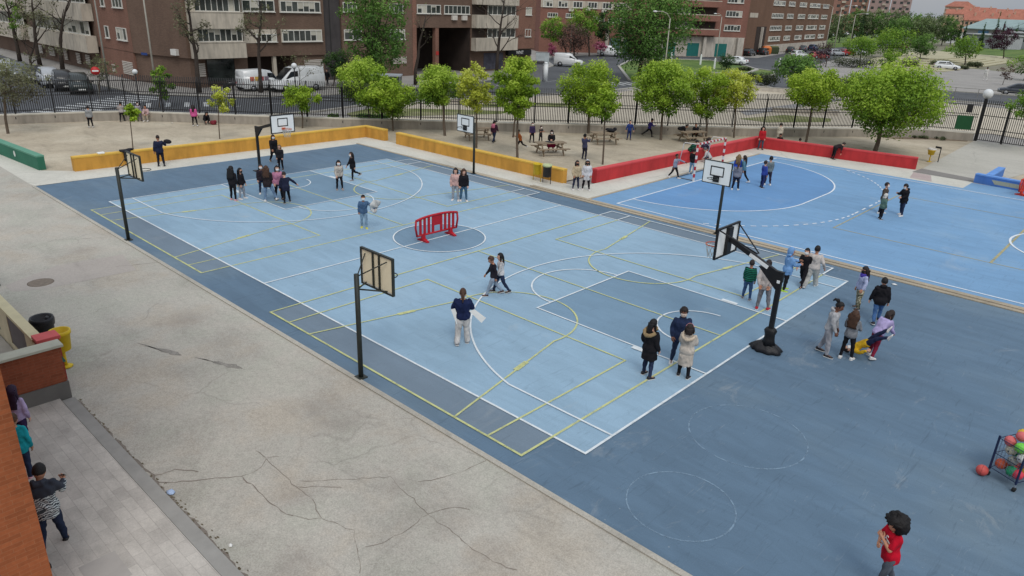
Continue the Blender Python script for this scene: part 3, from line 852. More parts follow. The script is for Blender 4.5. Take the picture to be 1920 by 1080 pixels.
for x0, x1 in ((.86, 10.92), (15.26, 25.26)):
    for y0, y1 in ((-1.03, -.02), (W + .02, 16.04)):
        struct('court_strip', MB().sheet([(x0, y0), (x1, y0), (x1, y1), (x0, y1)], .004), m_strip)
m_fut = paint_surface('blue_court_paint', C_FUT, .8, 1.4, S(140, 168, 190))
struct('futsal_ground', MB().sheet([(13.2, 17.05), (62, 17.05), (62, 35.6), (13.2, 35.6)], 0.001), m_fut)
struct('futsal_ground', MB().sheet([(25.1, 35.6), (62, 35.6), (62, 37.6), (25.1, 37.6)], 0.0012), m_fut)
m_drain = ground_mat('drain_concrete', S(168, 156, 136), .15, .25, 30, .3, .4)
struct('drain_strip', MB().box(9.6, 16.46, -.05, 62, 16.66, .03).box(9.6, 16.78, -.05, 62, 17.04, .026), m_drain)
struct('drain_channel', MB().box(9.6, 16.665, -.05, 62, 16.775, .006), ground_mat('drain_dirt', S(132, 120, 104), .2, .3, 20, 0, .4))
struct('kerb', MB().box(-4.9, -1.63, -.05, 62, -1.50, .022), ground_mat('edge_concrete', S(172, 167, 156), .15, .25, 30, .3, .4))
struct('kerb', MB().box(-4.95, 16.46, -.05, 9.55, 16.6, .02), m_drain)
struct('kerb', MB().box(13.1, 17.06, -.05, 13.24, 35.5, .02), m_drain)
# gate path and its ramp
m_path = ground_mat('gate_path_concrete', S(178, 174, 164), .1, .14, 30, .2, .3)
struct('gate_path', MB().sheet([(22.0, 38.9), (21.9, 40.6), (21.4, 55.4), (28.4, 56.7), (27.2, 46.5), (26.2, 40.2), (25.1, 38.3)], .002), m_path)
struct('doorway_ground', MB().sheet([(21.8, 38.0), (21.9, 39.6), (25.1, 39.0), (25.1, 37.9)], .006), ground_mat('dark_concrete', S(130, 126, 122), .1, .2, 30, 0, .3))
m_tile = ground_mat('pink_tile', S(176, 160, 156), .1, .15, 20, 0, .3)
struct('apron_patch', MB().sheet([(22.2, 36.1), (21.9, 37.9), (22.9, 37.8), (23.4, 36.0)], .001), m_tile)
# manhole patch and stains in the asphalt yard
struct('asphalt_patch', MB().sheet([(7.1, -4.2), (7.3, -2.2), (9.2, -2.45), (9.1, -5.1), (8.7, -5.9), (8.0, -5.9)], -.006), ground_mat('patch_concrete', S(172, 164, 156), .08, .18, 50, .3, .2))
mh = tag(MB().lathe([(.35, -.03), (.37, -.002), (.32, 0.0), (.30, -.001)], 32, (8.43, -5.05, 0)).build('manhole_cover', plain('rusty_iron', S(124, 112, 100), .8, .25, 9, bump=.3)), 'round rusty brown manhole cover in the asphalt yard', 'manhole cover')
m_damp = line_paint('damp_asphalt', S(150, 145, 137), .66)
for x, y, a, l_ in ((15.5, -4.3, .35, .75), (17.25, -3.55, .4, .7)):
    mb = MB()
    c, s = math.cos(a), math.sin(a)
    pts = [(math.cos(t * PI / 9) * l_ * (1 + .2 * math.sin(t * 5.0)), math.sin(t * PI / 9) * .06 * (1 + .6 * math.sin(t * 3.1 + x)) + .05 * math.sin(t * .7)) for t in range(18)]
    mb.sheet([(x + c * px_ - s * py_, y + s * px_ + c * py_) for px_, py_ in pts], -.0055)
    struct('stain', mb, m_damp)
# tar-filled joints of the yard
def seam(pts, w_=.025, z=-.006, seed=1, m=None):
    rg = random.Random(seed)
    P = []
    for a, b in zip(pts[:-1], pts[1:]):
        n = max(2, int(math.dist(a, b) / .12))
        for i in range(n):
            t = i / n
            P.append((a[0] + (b[0] - a[0]) * t + rg.gauss(0, .016), a[1] + (b[1] - a[1]) * t + rg.gauss(0, .016)))
    P.append(pts[-1])
    vs, fs = [], []
    for i, p in enumerate(P):
        q0, q1 = P[max(i - 1, 0)], P[min(i + 1, len(P) - 1)]
        dx, dy = q1[0] - q0[0], q1[1] - q0[1]
        d = math.hypot(dx, dy) or 1
        ww = w_ * rg.uniform(.25, 1.2)
        vs += [(p[0] - dy / d * ww / 2, p[1] + dx / d * ww / 2, z), (p[0] + dy / d * ww / 2, p[1] - dx / d * ww / 2, z)]
    fs = [(2 * i, 2 * i + 1, 2 * i + 3, 2 * i + 2) for i in range(len(P) - 1)]
    struct('crack', MB().add(vs, fs), m or m_crack)
m_crack = ground_mat('crack_dirt', S(126, 117, 108), .2, .3, 30, 0, .3)
for k, pts in enumerate(DATA['CRACKS']):
    seam(pts, .024 if k in (0, 1) else .014, -.0058 + .0001 * k, k + 3)
# weeds and grit against the walkway kerb
m_grit = ground_mat('kerb_grit', S(96, 86, 70), .3, .5, 30, 0, .6, 1, S(130, 120, 96))
rg = random.Random(5)
mb = MB()
seam([(16.8, -6.70), (18.2, -6.69), (20.0, -6.66), (21.5, -6.68), (23.5, -6.69), (26, -6.70)], .07, -.0064, 77)
for k in range(260):
    x = 16.8 + 13 * rg.random() ** 1.3
    y = -6.72 + abs(rg.gauss(0, .04 if x < 20 else .07))
    r_ = rg.uniform(.008, .028)
    mb.sheet([(x + math.cos(a * PI / 3 + .4) * r_ * rg.uniform(.7, 2.4), y + math.sin(a * PI / 3 + .4) * r_ * rg.uniform(.5, 1.1)) for a in range(6)], -.0066 + k * .000003)
struct('gutter_dirt', mb, m_grit)
# walkway of grey slabs with a kerb, beside the school
t = NT('walkway_slabs')
b = t.n('ShaderNodeTexBrick')
b.offset = .5
for k, v in (('Color1', S(196, 190, 181)), ('Color2', S(181, 175, 167)), ('Mortar', S(170, 164, 156)), ('Scale', 1.0), ('Mortar Size', .005), ('Brick Width', .4), ('Row Height', .2)):
    b.inputs[k].default_value = v
t.l(t.coord((1, 1, 1)), b.inputs['Vector'])
c = t.mix(b.outputs['Color'], t.ramp(t.noise(2.6, 6, t.coord((.5, 1, 1), (0, 0, .6)), .65), [(.35, G3(.82)), (.62, G3(1.06))]), 1, 'MULTIPLY')
c = t.mix(c, t.ramp(t.noise(40, 3), [(.3, G3(.88)), (.7, G3(1.04))]), 1, 'MULTIPLY')
t.bump(b.outputs['Fac'], -.2, .01)
m_walk = t.out(c, .9)
struct('walkway', MB().sheet([(16.5, -14), (40, -14), (40, -6.98), (16.5, -6.98)], .06), m_walk)
struct('kerb', MB().box(16.72, -6.975, -.05, 40, -6.72, .064), plain('walkway_kerb', S(150, 148, 143), .9, .12, 3, bump=.2))
struct('walkway_slab', MB().sheet([(22.45, -8.5), (23.2, -8.5), (23.2, -7.95), (22.45, -7.95)], .064), plain('new_slab', S(166, 161, 155), .9, .08, 3))

# ------------------------------------------------------------------ painted court lines
class Lines:
    def __init__(self, z):
        self.mb, self.z = MB(), z

    def ln(self, a, b, w_=.055):
        dx, dy = b[0] - a[0], b[1] - a[1]
        d = math.hypot(dx, dy)
        ux, uy = dx / d * w_ / 2, dy / d * w_ / 2
        self.mb.sheet([(a[0] - ux - uy, a[1] - uy + ux), (a[0] - ux + uy, a[1] - uy - ux), (b[0] + ux + uy, b[1] + uy - ux), (b[0] + ux - uy, b[1] + uy + ux)], self.z)
        self.z += .0004

    def arc(self, c, r_, a0, a1, w_=.055, n=48, dash=0):
        vs, fs = [], []
        for i in range(n + 1):
            a = R(a0 + (a1 - a0) * i / n)
            for q in (r_ - w_ / 2, r_ + w_ / 2):
                vs.append((c[0] + q * math.cos(a), c[1] + q * math.sin(a), self.z))
        for i in range(n):
            if dash and i % 2:
                continue
            fs.append((2 * i, 2 * i + 1, 2 * i + 3, 2 * i + 2))
        self.mb.add(vs, fs)
        self.z += .0004


wl = Lines(.0185)
o3 = .96
for a, b in (((0, 0), (L, 0)), ((L, 0), (L, W)), ((L, W), (0, W)), ((0, W), (0, 0)), ((L / 2, 0), (L / 2, W))):
    wl.ln(a, b, .06)
for s in (0, 1):
    X = lambda v: v if s == 0 else L - v
    wl.ln((X(0), W / 2 - 2.45), (X(5.8), W / 2 - 2.45))
    wl.ln((X(0), W / 2 + 2.45), (X(5.8), W / 2 + 2.45))
    wl.ln((X(5.8), W / 2 - 2.45), (X(5.8), W / 2 + 2.45))
    wl.arc((X(5.8), W / 2), 1.8, -90 if s == 0 else 90, 90 if s == 0 else 270)
    wl.arc((X(1.575), W / 2), 1.25, -90 if s == 0 else 90, 90 if s == 0 else 270)
    r3 = 6.75
    dy = W / 2 - o3
    a3 = math.degrees(math.asin(dy / r3))
    xe = 1.575 + math.sqrt(r3 * r3 - dy * dy)
    wl.ln((X(0), o3), (X(xe), o3))
    wl.ln((X(0), W - o3), (X(xe), W - o3))
    if s == 0:
        wl.arc((1.575, W / 2), r3, -a3, a3, n=72)
    else:
        wl.arc((L - 1.575, W / 2), r3, 180 - a3, 180 + a3, n=72)
    for yy in (-1, 1):
        wl.ln((X(1.75), W / 2 + yy * 2.56), (X(2.15), W / 2 + yy * 2.56), .14)
wl.arc((L / 2, W / 2), 1.8, 0, 360, n=72)
wl.z = max(wl.z, .03)
yl = Lines(.0105)
for x0 in (.86, 15.26):
    x1 = x0 + 10.0
    xm = x0 + 5.0
    for a, b in (((x0, -1.02), (x1, -1.02)), ((x0, -1.02), (x0, W)), ((x1, -1.02), (x1, W))):
        yl.ln(a, b, .06)
    wl.ln((x0, 16.04), (x1, 16.04), .06)
    for xx in (x0, x0 + 1.0, x1 - 1.0, x1):
        wl.ln((xx, W + .05), (xx, 16.04), .06)
    for y0, sg in ((-1.02, 1), (16.04, -1)):
        for xx in (x0 + 1.0, x1 - 1.0):
            yl.ln((xx, y0 if sg > 0 else W), (xx, y0 + sg * 5.18))
        yl.ln((x0 + 1.0, y0 + sg * 5.18), (x1 - 1.0, y0 + sg * 5.18))
        cyc = y0 + sg * 5.0
        for k in (-1, 1):
            yl.ln((xm + k * 2.95, y0), (xm + k * 1.96, cyc - sg * .35))
            yl.ln((xm + k * 2.36, y0 + sg * 2.72), (xm + k * 2.28, y0 + sg * 3.12), .15)
        if sg > 0:
            yl.arc((xm, cyc), 1.98, -10, 190)
        else:
            yl.arc((xm, cyc), 1.98, 170, 370)
    yl.ln((x0, 7.5), (x1, 7.5), .05)
struct('court_line', wl.mb, line_paint('white_line_paint', S(222, 228, 230), .22))
struct('court_line', yl.mb, line_paint('yellow_line_paint', S(200, 203, 142), .38))
cl = Lines(.0045)
cl.arc((28.2, 3.2), 1.27, 0, 360, .03)
cl.arc((28.42, 0.0), 1.02, 0, 360, .03)
struct('court_line', cl.mb, line_paint('chalk_line', S(128, 152, 172), .95))
# five-a-side court markings
fx, fy0, fy1 = 14.55, 17.45, 35.0
mb = MB()
pen = [(fx, 26.25 - 1.5 - 6)]
for i in range(25):
    a = R(-90 + 90 * i / 24)
    pen.append((fx + 6 * math.cos(a), 24.75 + 6 * math.sin(a)))
for i in range(25):
    a = R(90 * i / 24)
    pen.append((fx + 6 * math.cos(a), 27.75 + 6 * math.sin(a)))
struct('goal_area', mb.sheet(pen, .005), paint_surface('goal_area_paint', C_FUTB, .5, 2.0))
fl = Lines(.0125)
fl.ln((fx, fy0), (fx, fy1), .08)
fl.ln((fx, fy0), (62, fy0), .08)
fl.ln((fx, fy1), (62, fy1), .08)
fl.arc((fx, 24.75), 6, -90, 0, .08, 32)
fl.ln((fx + 6, 24.75), (fx + 6, 27.75), .08)
fl.arc((fx, 27.75), 6, 0, 90, .08, 32)
fl.arc((fx, 24.75), 8.42, -58, 0, .08, 33, 1)
fl.arc((fx, 27.75), 8.42, 0, 58, .08, 33, 1)
for k in range(3):
    fl.ln((fx + 8.42, 24.9 + k * 1.0), (fx + 8.42, 25.3 + k * 1.0), .08)
fl.arc((32.1, 26.25), 3.0, 0, 360, .09, 60)
fl.ln((32.1, fy0), (32.1, fy1), .08)
struct('court_line', fl.mb, line_paint('bright_white_paint', S(228, 234, 238), .2))
vl = Lines(.0085)
for a, b in (((23.2, 21.6), (41, 21.6)), ((23.2, 30.6), (41, 30.6)), ((23.2, 21.6), (23.2, 30.6))):
    vl.ln(a, b, .06)
vl.ln((29.25, 21.6), (29.25, 30.6), .1)
struct('court_line', vl.mb, line_paint('ochre_line_paint', S(176, 168, 128), .4))
# street markings
zb = Lines(-.045)
def bars(a, b, n, len_, w_):
    """n zebra bars spread from a to b, each lying across that direction"""
    dx, dy = b[0] - a[0], b[1] - a[1]
    d = math.hypot(dx, dy)
    for i in range(n):
        t = (i + .5) / n
        cx_, cy_ = a[0] + dx * t, a[1] + dy * t
        zb.ln((cx_ + dy / d * len_ / 2, cy_ - dx / d * len_ / 2), (cx_ - dy / d * len_ / 2, cy_ + dx / d * len_ / 2), w_)
bars((-33.5, 15.2), (-26.6, 4.8), 11, 3.4, .5)
bars((-28.9, 11.0), (-26.0, 17.5), 5, 2.2, .4)
bars((-19.4, 62.8), (-15.8, 70.5), 8, 3.2, .5)
for i in range(5):
    zb.ln((-24.0 + i * .1, 16.5 + i * 4.2), (-23.9 + i * .1, 18.6 + i * 4.2), .14)
    zb.ln((-24.4, 45 + i * 4.2), (-24.6, 47.2 + i * 4.2), .14)
zb.ln((-34, 100.5), (-26, 101.5), .2)
struct('street_marking', zb.mb, line_paint('street_paint', S(196, 198, 198), .4))

# ------------------------------------------------------------------ apartment blocks
m_brick_dark = brick_mat('brown_brick', S(118, 95, 81), S(112, 96, 86), 1, .14, .5)  # block brick colours are paled to carry the haze
m_brick_mid = brick_mat('warm_brick', S(138, 98, 82), S(136, 110, 98), 1, .14, .4)  # also the brighter, lit tone of block A's left face
m_brick_red = brick_mat('red_brick', S(144, 100, 86), S(140, 106, 96), 1, .12, .4)
m_brick_brn = brick_mat('far_brown_brick', S(122, 92, 74), S(120, 98, 84), 1, .12, .4)
m_panel = plain('cream_panel', S(196, 186, 170), .85, .12, .5, dirt=.8)
m_frame = plain('white_window_frame', S(214, 212, 204), .5, .06, 2)
m_pane = glass_mat('window_glass', S(62, 66, 64))
m_blind = plain('roller_blind', S(190, 186, 172), .7, .1, 1.2)
m_recess_shade = plain('recess_shade', S(60, 50, 45), .95, .3, .7)  # dark tone painted in for the shade of passage, doorways and recesses
m_dark = plain('dark_slab', S(74, 70, 70), .9, .15, .6, dirt=.6)
m_roof = plain('flat_roof_gravel', S(140, 132, 124), .95, .2, 2)
m_vent = plain('white_vent', S(206, 200, 190), .7, .08, 2)
m_conc = plain('facade_concrete', S(190, 182, 170), .9, .12, .5, dirt=.7)


class Facade:
    """a vertical plane: s runs along it from a to b, o stands out of it toward the street"""

    def __init__(self, root, a, b, out):
        self.root = root
        d = Vector((b[0] - a[0], b[1] - a[1], 0)).normalized()
        o = Vector((out[0], out[1], 0)).normalized()
        self.M = Matrix(((d.x, o.x, 0, a[0]), (d.y, o.y, 0, a[1]), (0, 0, 1, 0), (0, 0, 0, 1)))

    def box(self, mb, s0, s1, z0, z1, o0, o1):
        return mb.box(s0, o0, z0, s1, o1, z1, self.M)

    def part(self, name, m, *boxes, parent=None):
        mb = MB()
        for b in boxes:
            self.box(mb, *b)
        return mb.build(name, m, parent or self.root)

    def window(self, s0, s1, z0, z1, n=2, blinds=(), frame=None, off=0.0, t=.07):
        fr = MB()
        for b in ((s0, s1, z0, z0 + t), (s0, s1, z1 - t, z1), (s0, s0 + t, z0 + t, z1 - t), (s1 - t, s1, z0 + t, z1 - t)):
            self.box(fr, *b, off, off + .10)
        for k in range(1, n):
            x = s0 + (s1 - s0) * k / n
            self.box(fr, x - t * .45, x + t * .45, z0 + t, z1 - t, off, off + .085)
        self.box(fr, s0 - .08, s1 + .08, z0 - .07, z0 - .004, off, off + .16)
        w_ = fr.build('window', frame or m_frame, self.root)
        pn = MB()
        self.box(pn, s0 + t, s1 - t, z0 + t, z1 - t, off, off + .03)
        pn.build('pane', m_pane, w_)
        if blinds:
            for k, f in blinds:
                bl = MB()
                x0 = s0 + (s1 - s0) * k / n
                x1 = s0 + (s1 - s0) * (k + 1) / n
                self.box(bl, x0 + t * .6, x1 - t * .6, z1 - t - (z1 - z0 - 2 * t) * f, z1 - t, off + .03, off + .05)
                bl.build('blind', m_blind, w_)
        return w_

    def louvre(self, s0, s1, z0, z1):
        mb = MB()
        n = max(3, int((z1 - z0) / .16))
        for k in range(n):
            z = z0 + (z1 - z0) * k / n
            self.box(mb, s0, s1, z, z + (z1 - z0) / n * .55, 0, .07)
        return mb.build('vent', m_vent, self.root)


def rblinds(n, seed):
    g = random.Random(seed)
    return [(k, g.choice((.25, .45, .7, 1.0))) for k in range(n) if g.random() < .4]


# -- block A: the corner block with cream balconies on the left
A = thing('apartment_building', 'brown brick block with cream balconies and a blank corner, behind the two white vans', 'building', (-45, 27, 0))
A.location = (0, 0, 0)
TOP = 13.4
foot = [(-96, 18.7), (-44.8, 18.7), (-37, 20.6), (-37, 26.6), (-37, 35.6), (-58, 35.6), (-58, 32), (-96, 32)]
MB().prism(foot, 2.66, TOP).build('wall', m_brick_dark, A)
MB().prism([(-96, 18.9), (-44.9, 18.9), (-37.2, 20.8), (-37.2, 26.6), (-39.6, 26.6), (-39.6, 31.9), (-37.2, 31.9), (-37.2, 35.55), (-57.8, 35.55), (-57.8, 31.8), (-96, 31.8)], -.1, 2.655).build('ground_floor_wall', m_brick_dark, A)
MB().prism([(p[0] * 1.0, p[1]) for p in foot], TOP + .003, TOP + .4).build('roof', m_roof, A)
F = Facade(A, (-37, 0), (-37, 1), (1, 0))
for z in (2.66, 5.34, 8.02):
    F.part('balcony', m_panel, (20.9, 26.0, z, z + 1.42, .02, 1.0), (20.86, 26.04, z + 1.425, z + 1.5, -.0, 1.04))
    if z < 6:
        F.window(21.4, 25.9, z + 1.5, z + 2.66, 8, rblinds(8, int(z)), off=.55)
        F.part('balcony_side', m_panel, (20.9, 21.38, z + 1.505, z + 2.655, .02, .9))
for z0, z1 in ((4.05, 5.16), (6.9, 7.95), (9.6, 10.7)):
    F.part('window_surround', m_panel, (26.3, 29.9, z0 - .1, z1 + .08, .006, .045))
    F.window(27.6 if z0 < 5 else 26.4, 29.85, z0, z1 - (.35 if z0 < 5 else 0), 4, rblinds(4, int(z0 * 7)), off=.046)
    F.part('window_surround', m_panel, (30.4, 35.25, z0 - .1, z1 + .08, .006, .045))
    F.window(30.5, 35.15, z0, z1, 7, rblinds(7, int(z0 * 9)), off=.046)
F.part('doorway', m_recess_shade, (22.3, 25.2, .1, 2.55, -.19, -.15))
F.part('doorway', m_recess_shade, (26.65, 31.85, 0, 2.64, -2.55, -2.5))
F.part('pillar', m_panel, (29.4, 29.75, 0, 2.65, -.5, -.15))
F.part('shop_front', glass_mat('shop_glass', S(40, 46, 44)), (22.4, 25.1, .5, 2.5, -.148, -.10))
F.louvre(21.2, 22.1, 1.0, 2.25)
F.louvre(32.9, 35.2, 1.45, 2.25)
ac = F.part('air_conditioner', plain('white_metal_box', S(212, 210, 204), .5, .06, 3), (19.9, 20.75, 2.85, 3.4, .0, .0))
F2 = Facade(A, (-44.8, 18.7), (-37, 20.6), (1.9, -7.8))
col.objects.unlink(ac)
bpy.data.objects.remove(ac)
F2.part('air_conditioner', plain('white_metal_box', S(212, 210, 204), .5, .06, 3), (6.0, 6.8, 2.85, 3.4, .0, .32))
F2.part('street_name_plate', plain('blue_enamel', S(46, 70, 130), .4, .1, 5), (1.2, 2.1, 2.55, 2.78, .0, .03))
FL = Facade(A, (-96, 18.7), (-44.8, 18.7), (0, -1))
X = lambda x: x + 96
FL.part('lit_side_facing', m_brick_mid, (X(-53.6), X(-44.82), 2.7, TOP - .02, .0, .03))  # lighter brick paints the stronger light on this side of the corner
FL.part('lit_side_facing', m_brick_mid, (X(-53.6), X(-44.95), -.05, 2.65, -.19, .0))
for z0, z1 in ((3.72, 4.9), (6.75, 7.95), (9.6, 10.75)):
    FL.window(X(-51.3), X(-50.3), z0, z1, 1, off=.031)
    FL.window(X(-48.2), X(-45.7), z0, z1, 3, rblinds(3, int(z0)), off=.031)
for z in (2.0, 5.2, 8.2):
    for x0, x1 in ((-74, -54.2), (-95, -77)):
        FL.part('balcony', m_panel, (X(x0), X(x1), z, z + 1.7, .03, 1.1))
        if z < 8:
            FL.window(X(x0 + .5), X(-63.4 if x1 > -60 else -84), z + 1.75, z + 3.1, 8, rblinds(8, int(x0 + z)), off=.4)
            FL.window(X(-62.6 if x1 > -60 else -83), X(x1 - .5), z + 1.75, z + 3.1, 6, rblinds(6, int(x0 - z)), off=.4)
for x0, x1, z0, z1 in ((-51, -50.3, .4, 1.2), (-48.0, -45.5, .45, 1.75), (-58.5, -57.3, .5, 1.6), (-65.6, -64.6, .5, 1.7), (-71, -69, .6, 1.6), (-61.5, -60.3, .4, 1.6), (-76, -73.5, .6, 1.6)):
    mbw = FL.louvre(X(x0), X(x1), z0, z1)

# dark recessed slab between the two blocks
D_ = thing('stair_tower', 'narrow dark grey stair tower squeezed between the two brick apartment blocks', 'building')
MB().box(-46, 35.65, -.1, -37.6, 38.0, 14.0).build('wall', m_dark, D_)
Facade(D_, (-37.6, 35.65), (-37.6, 38.0), (1, 0)).part('joint', plain('dark_joint', S(52, 50, 50), .9, .1, 2), (1.0, 1.12, 0, 13.9, 0, .02))

# -- block B: with the dark double-height passage
Bb = thing('apartment_building', 'brown brick apartment block above a dark double-height passage with one slim pillar', 'building')
mb = MB()
mb.box(-58, 38.05, -.1, -37.4, 48.2, TOP).box(-58, 48.205, 5.4, -37.4, 57.6, TOP).box(-58, 57.605, 2.6, -37.4, 70.0, TOP)
mb.build('wall', m_brick_dark, Bb)
MB().box(-58, 57.605, -.1, -37.9, 69.9, 2.595).build('ground_floor_wall', m_brick_dark, Bb)
MB().box(-58, 48.25, -.1, -44.5, 57.55, 5.38).build('passage_wall', m_recess_shade, Bb)
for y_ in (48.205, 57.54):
    MB().box(-44.45, y_, -.1, -37.5, y_ + .055, 5.39).build('passage_wall', m_recess_shade, Bb)
MB().box(-58, 38.05, TOP + .003, -37.4, 70, TOP + .4).build('roof', m_roof, Bb)
F = Facade(Bb, (-37.4, 0), (-37.4, 1), (1, 0))
F.part('pillar', m_brick_mid, (51.65, 52.2, -.1, 5.395, -.6, -.05))
F.part('wall_panel', m_brick_mid, (48.0, 48.6, -.05, TOP - .1, .0, .035))
F.part('wall_panel', m_brick_mid, (65.9, 69.98, 2.7, TOP - .1, .0, .035))
F.part('planter_tree_sign', plain('red_sign_paint', S(170, 50, 46), .5, .1, 4), (51.7, 52.15, 2.2, 2.65, -.045, .0))
for z0, z1 in ((7.0, 8.0), (9.6, 10.7)):
    F.window(48.7, 52.4, z0, z1, 5, rblinds(5, 3))
    F.window(53.0, 57.3, z0, z1, 6, rblinds(6, 5))
    F.window(38.3, 40.1, z0, z1, 3)
    F.window(44.6, 46.6, z0, z1, 3)
for z0 in (4.1, 1.35):
    F.window(38.3, 40.6, z0, z0 + 1.1, 2, rblinds(2, 4)) if z0 > 3 else F.louvre(39.5, 40.6, 1.4, 2.2)
    F.window(44.6, 46.8, z0, z0 + 1.1, 3, rblinds(3, 8)) if z0 > 3 else F.louvre(44.8, 47, 1.4, 2.2)
for z in (2.6, 5.4, 8.2):
    F.part('balcony', m_panel, (57.7, 65.6, z, z + 1.58, .02, .9))
    if z < 8:
        F.window(60.2, 65.5, z + 1.6, z + 2.75, 6, rblinds(6, int(z)), off=.35)
        F.part('balcony_shade_panel', m_recess_shade, (57.75, 60.1, z + 1.6, z + 2.75, .02, .05))  # flat dark panel, painted shade of the open balcony
for z0 in (4.25, 7.05, 9.8):
    F.window(67.9, 69.1, z0, z0 + 1.0, 2, [(0, 1.0), (1, 1.0)] if z0 > 6 else [])
for s in (54.2, 55.9):
    F.part('air_conditioner', m_vent, (s, s + .8, 6.3, 6.85, 0, .3))
F.part('shop_front', plain('graffiti_shutter', S(84, 84, 96), .7, .5, 1.2), (60.5, 64.2, .1, 2.2, -.5, -.46))
sg = F.part('shop_sign', plain('black_fascia', S(30, 30, 32), .6, .1, 3), (64.7, 69.4, 1.85, 2.5, -.45, .06))
# white letters on the fascia
def letters(txt, size, m, parent, M, align='CENTER'):
    cu = bpy.data.curves.new('lettering', 'FONT')
    cu.body = txt
    cu.size = size
    cu.align_x = align
    cu.align_y = 'CENTER'
    cu.extrude = .004
    o_ = bpy.data.objects.new('lettering', cu)
    col.objects.link(o_)
    bpy.context.view_layer.update()
    me = bpy.data.meshes.new_from_object(o_.evaluated_get(bpy.context.evaluated_depsgraph_get()))
    bpy.data.objects.remove(o_)
    me.transform(M)
    me.materials.clear()
    return link('lettering', me, m, parent)
m_white_letter = plain('white_lettering', S(226, 226, 222), .6, .04, 5)
letters('WNT', .62, m_white_letter, sg, Matrix(((0, 0, 1, -37.33), (1, 0, 0, 67.0), (0, 1, 0, 2.17), (0, 0, 0, 1))))

# -- block C: red and brown brick ranges across the roundabout
def range_block(name_label, a, b, out, h, m, depth=14, base=-.1):
    t = thing('apartment_building', name_label, 'building')
    d = Vector((b[0] - a[0], b[1] - a[1]))
    o_ = Vector(out).normalized()
    pts = [a, b, (b[0] - o_.x * depth, b[1] - o_.y * depth), (a[0] - o_.x * depth, a[1] - o_.y * depth)]
    ar = sum(pts[i][0] * pts[(i + 1) % 4][1] - pts[(i + 1) % 4][0] * pts[i][1] for i in range(4))
    if ar < 0:
        pts = pts[::-1]
    MB().prism(pts, base, h).build('wall', m, t)
    MB().prism(pts, h + .003, h + .5).build('roof', m_roof, t)
    return t, Facade(t, a, b, out), d.length
BC = DATA['BC']
def nrm(a, b):
    n = Vector((b[1] - a[1], -(b[0] - a[0])))
    if n.dot(Vector((33 - a[0], -10 - a[1]))) < 0:
        n = -n
    return (n.x, n.y)
a_, b_ = BC['a'], (-50.6, 117.2)
c1, f, l_ = range_block('red brick block with white window rows and air conditioners, behind trees at the roundabout', a_, b_, nrm(a_, b_), 14, m_brick_red, 6)
for z in (8.0, 10.8):
    f.part('window_band', m_panel, (-.0, l_, z - .1, z + 1.25, .005, .04))
    for k in range(7):
        s = .4 + k * 2.95
        f.window(s, s + 1.9, z, z + 1.15, 3, rblinds(3, k + int(z)), off=.042, t=.12)
for k in range(3):
    f.part('air_conditioner', m_vent, (5.5 + k * 3.3, 6.4 + k * 3.3, 7.35, 7.85, 0, .35))
f.window(1.4, 3.4, 6.2, 7.0, 4, t=.1)
f.window(5.0, 7.2, 6.2, 7.0, 5, t=.1)
f.window(10.5, 12.8, 5.8, 6.6, 3, rblinds(3, 2), t=.12)
f.window(13.6, 17.5, 5.6, 6.4, 4, [(0, 1), (2, 1), (3, 1)], t=.12)
f.part('ground_floor_wall', plain('teal_shop_front', S(92, 118, 118), .7, .3, .8), (14.2, l_ - .1, .0, 2.7, .01, .06))
f.part('pillar', m_conc, (13.2, 13.8, .0, 4.2, .0, .6))
f.part('pillar', m_conc, (16.4, 16.9, .0, 3.9, .0, .6))
c_, d__ = BC['c'], BC['d']
c2, f, l_ = range_block('red brick block with long balconies above a white ground floor with green shop doors', c_, d__, nrm(c_, d__), 14, m_brick_red, 10)
for z in (4.0, 6.55, 9.05, 11.6):
    f.part('balcony', m_brick_red, (2.0, 15.2, z, z + 1.0, .01, 1.3))
    f.part('railing', m_panel, (2.0, 15.2, z + 1.02, z + 1.16, 1.0, 1.28))
    f.part('balcony_shade_panel', m_recess_shade, (2.1, 15.0, z + 1.18, z + 2.35, .01, .05))  # flat dark panel, painted shade behind the balcony railing
    f.window(6.6, 9.4, z + 1.18, z + 2.3, 3, [(1, 1.0)], off=.06, t=.12)
    f.window(17.0, 20.5, z + .9, z + 2.0, 5, rblinds(5, int(z)), t=.1)
f.part('ground_floor_wall', m_conc, (.5, l_ - .2, .0, 3.7, .01, .08))
m_teal = plain('teal_door', S(30, 104, 98), .6, .15, 2)
for s in (4.6, 9.6, 15.6):
    f.part('shop_door', m_teal, (s, s + 2.5, .1, 2.5, .085, .12))
f.part('pillar', m_conc, (12.6, 13.2, 0, 3.69, .09, .8))
f.part('pillar', m_conc, (20.0, 20.8, 0, 3.69, .09, .8))
e_, g_ = BC['e'], BC['f']
c3, f, l_ = range_block('brown brick block with white window strips above a cream base wall and parked cars', e_, g_, nrm(e_, g_), 14, m_brick_brn, 12)
f.part('base_wall', m_conc, (13, l_ - .5, .0, 1.7, .01, .1))
for z in (2.5, 4.75, 7.35, 10.0):
    for s0, s1, n in ((15.5, 24, 7), (27, 32, 4), (36, 42, 5), (45, 55, 7), (58, 64, 4)):
        f.window(s0, s1, z, z + 1.0, n, rblinds(n, int(s0 + z)), t=.16)
f.part('window_band', m_panel, (1.0, 6.0, 7.4, 8.3, .01, .06))
f.part('entrance_shade_panel', m_recess_shade, (6.5, 13.0, .2, 5.6, .01, .05))  # flat dark panel, painted shade of the entrance
f.part('pillar', m_conc, (9.4, 9.9, .1, 5.5, .06, .5))

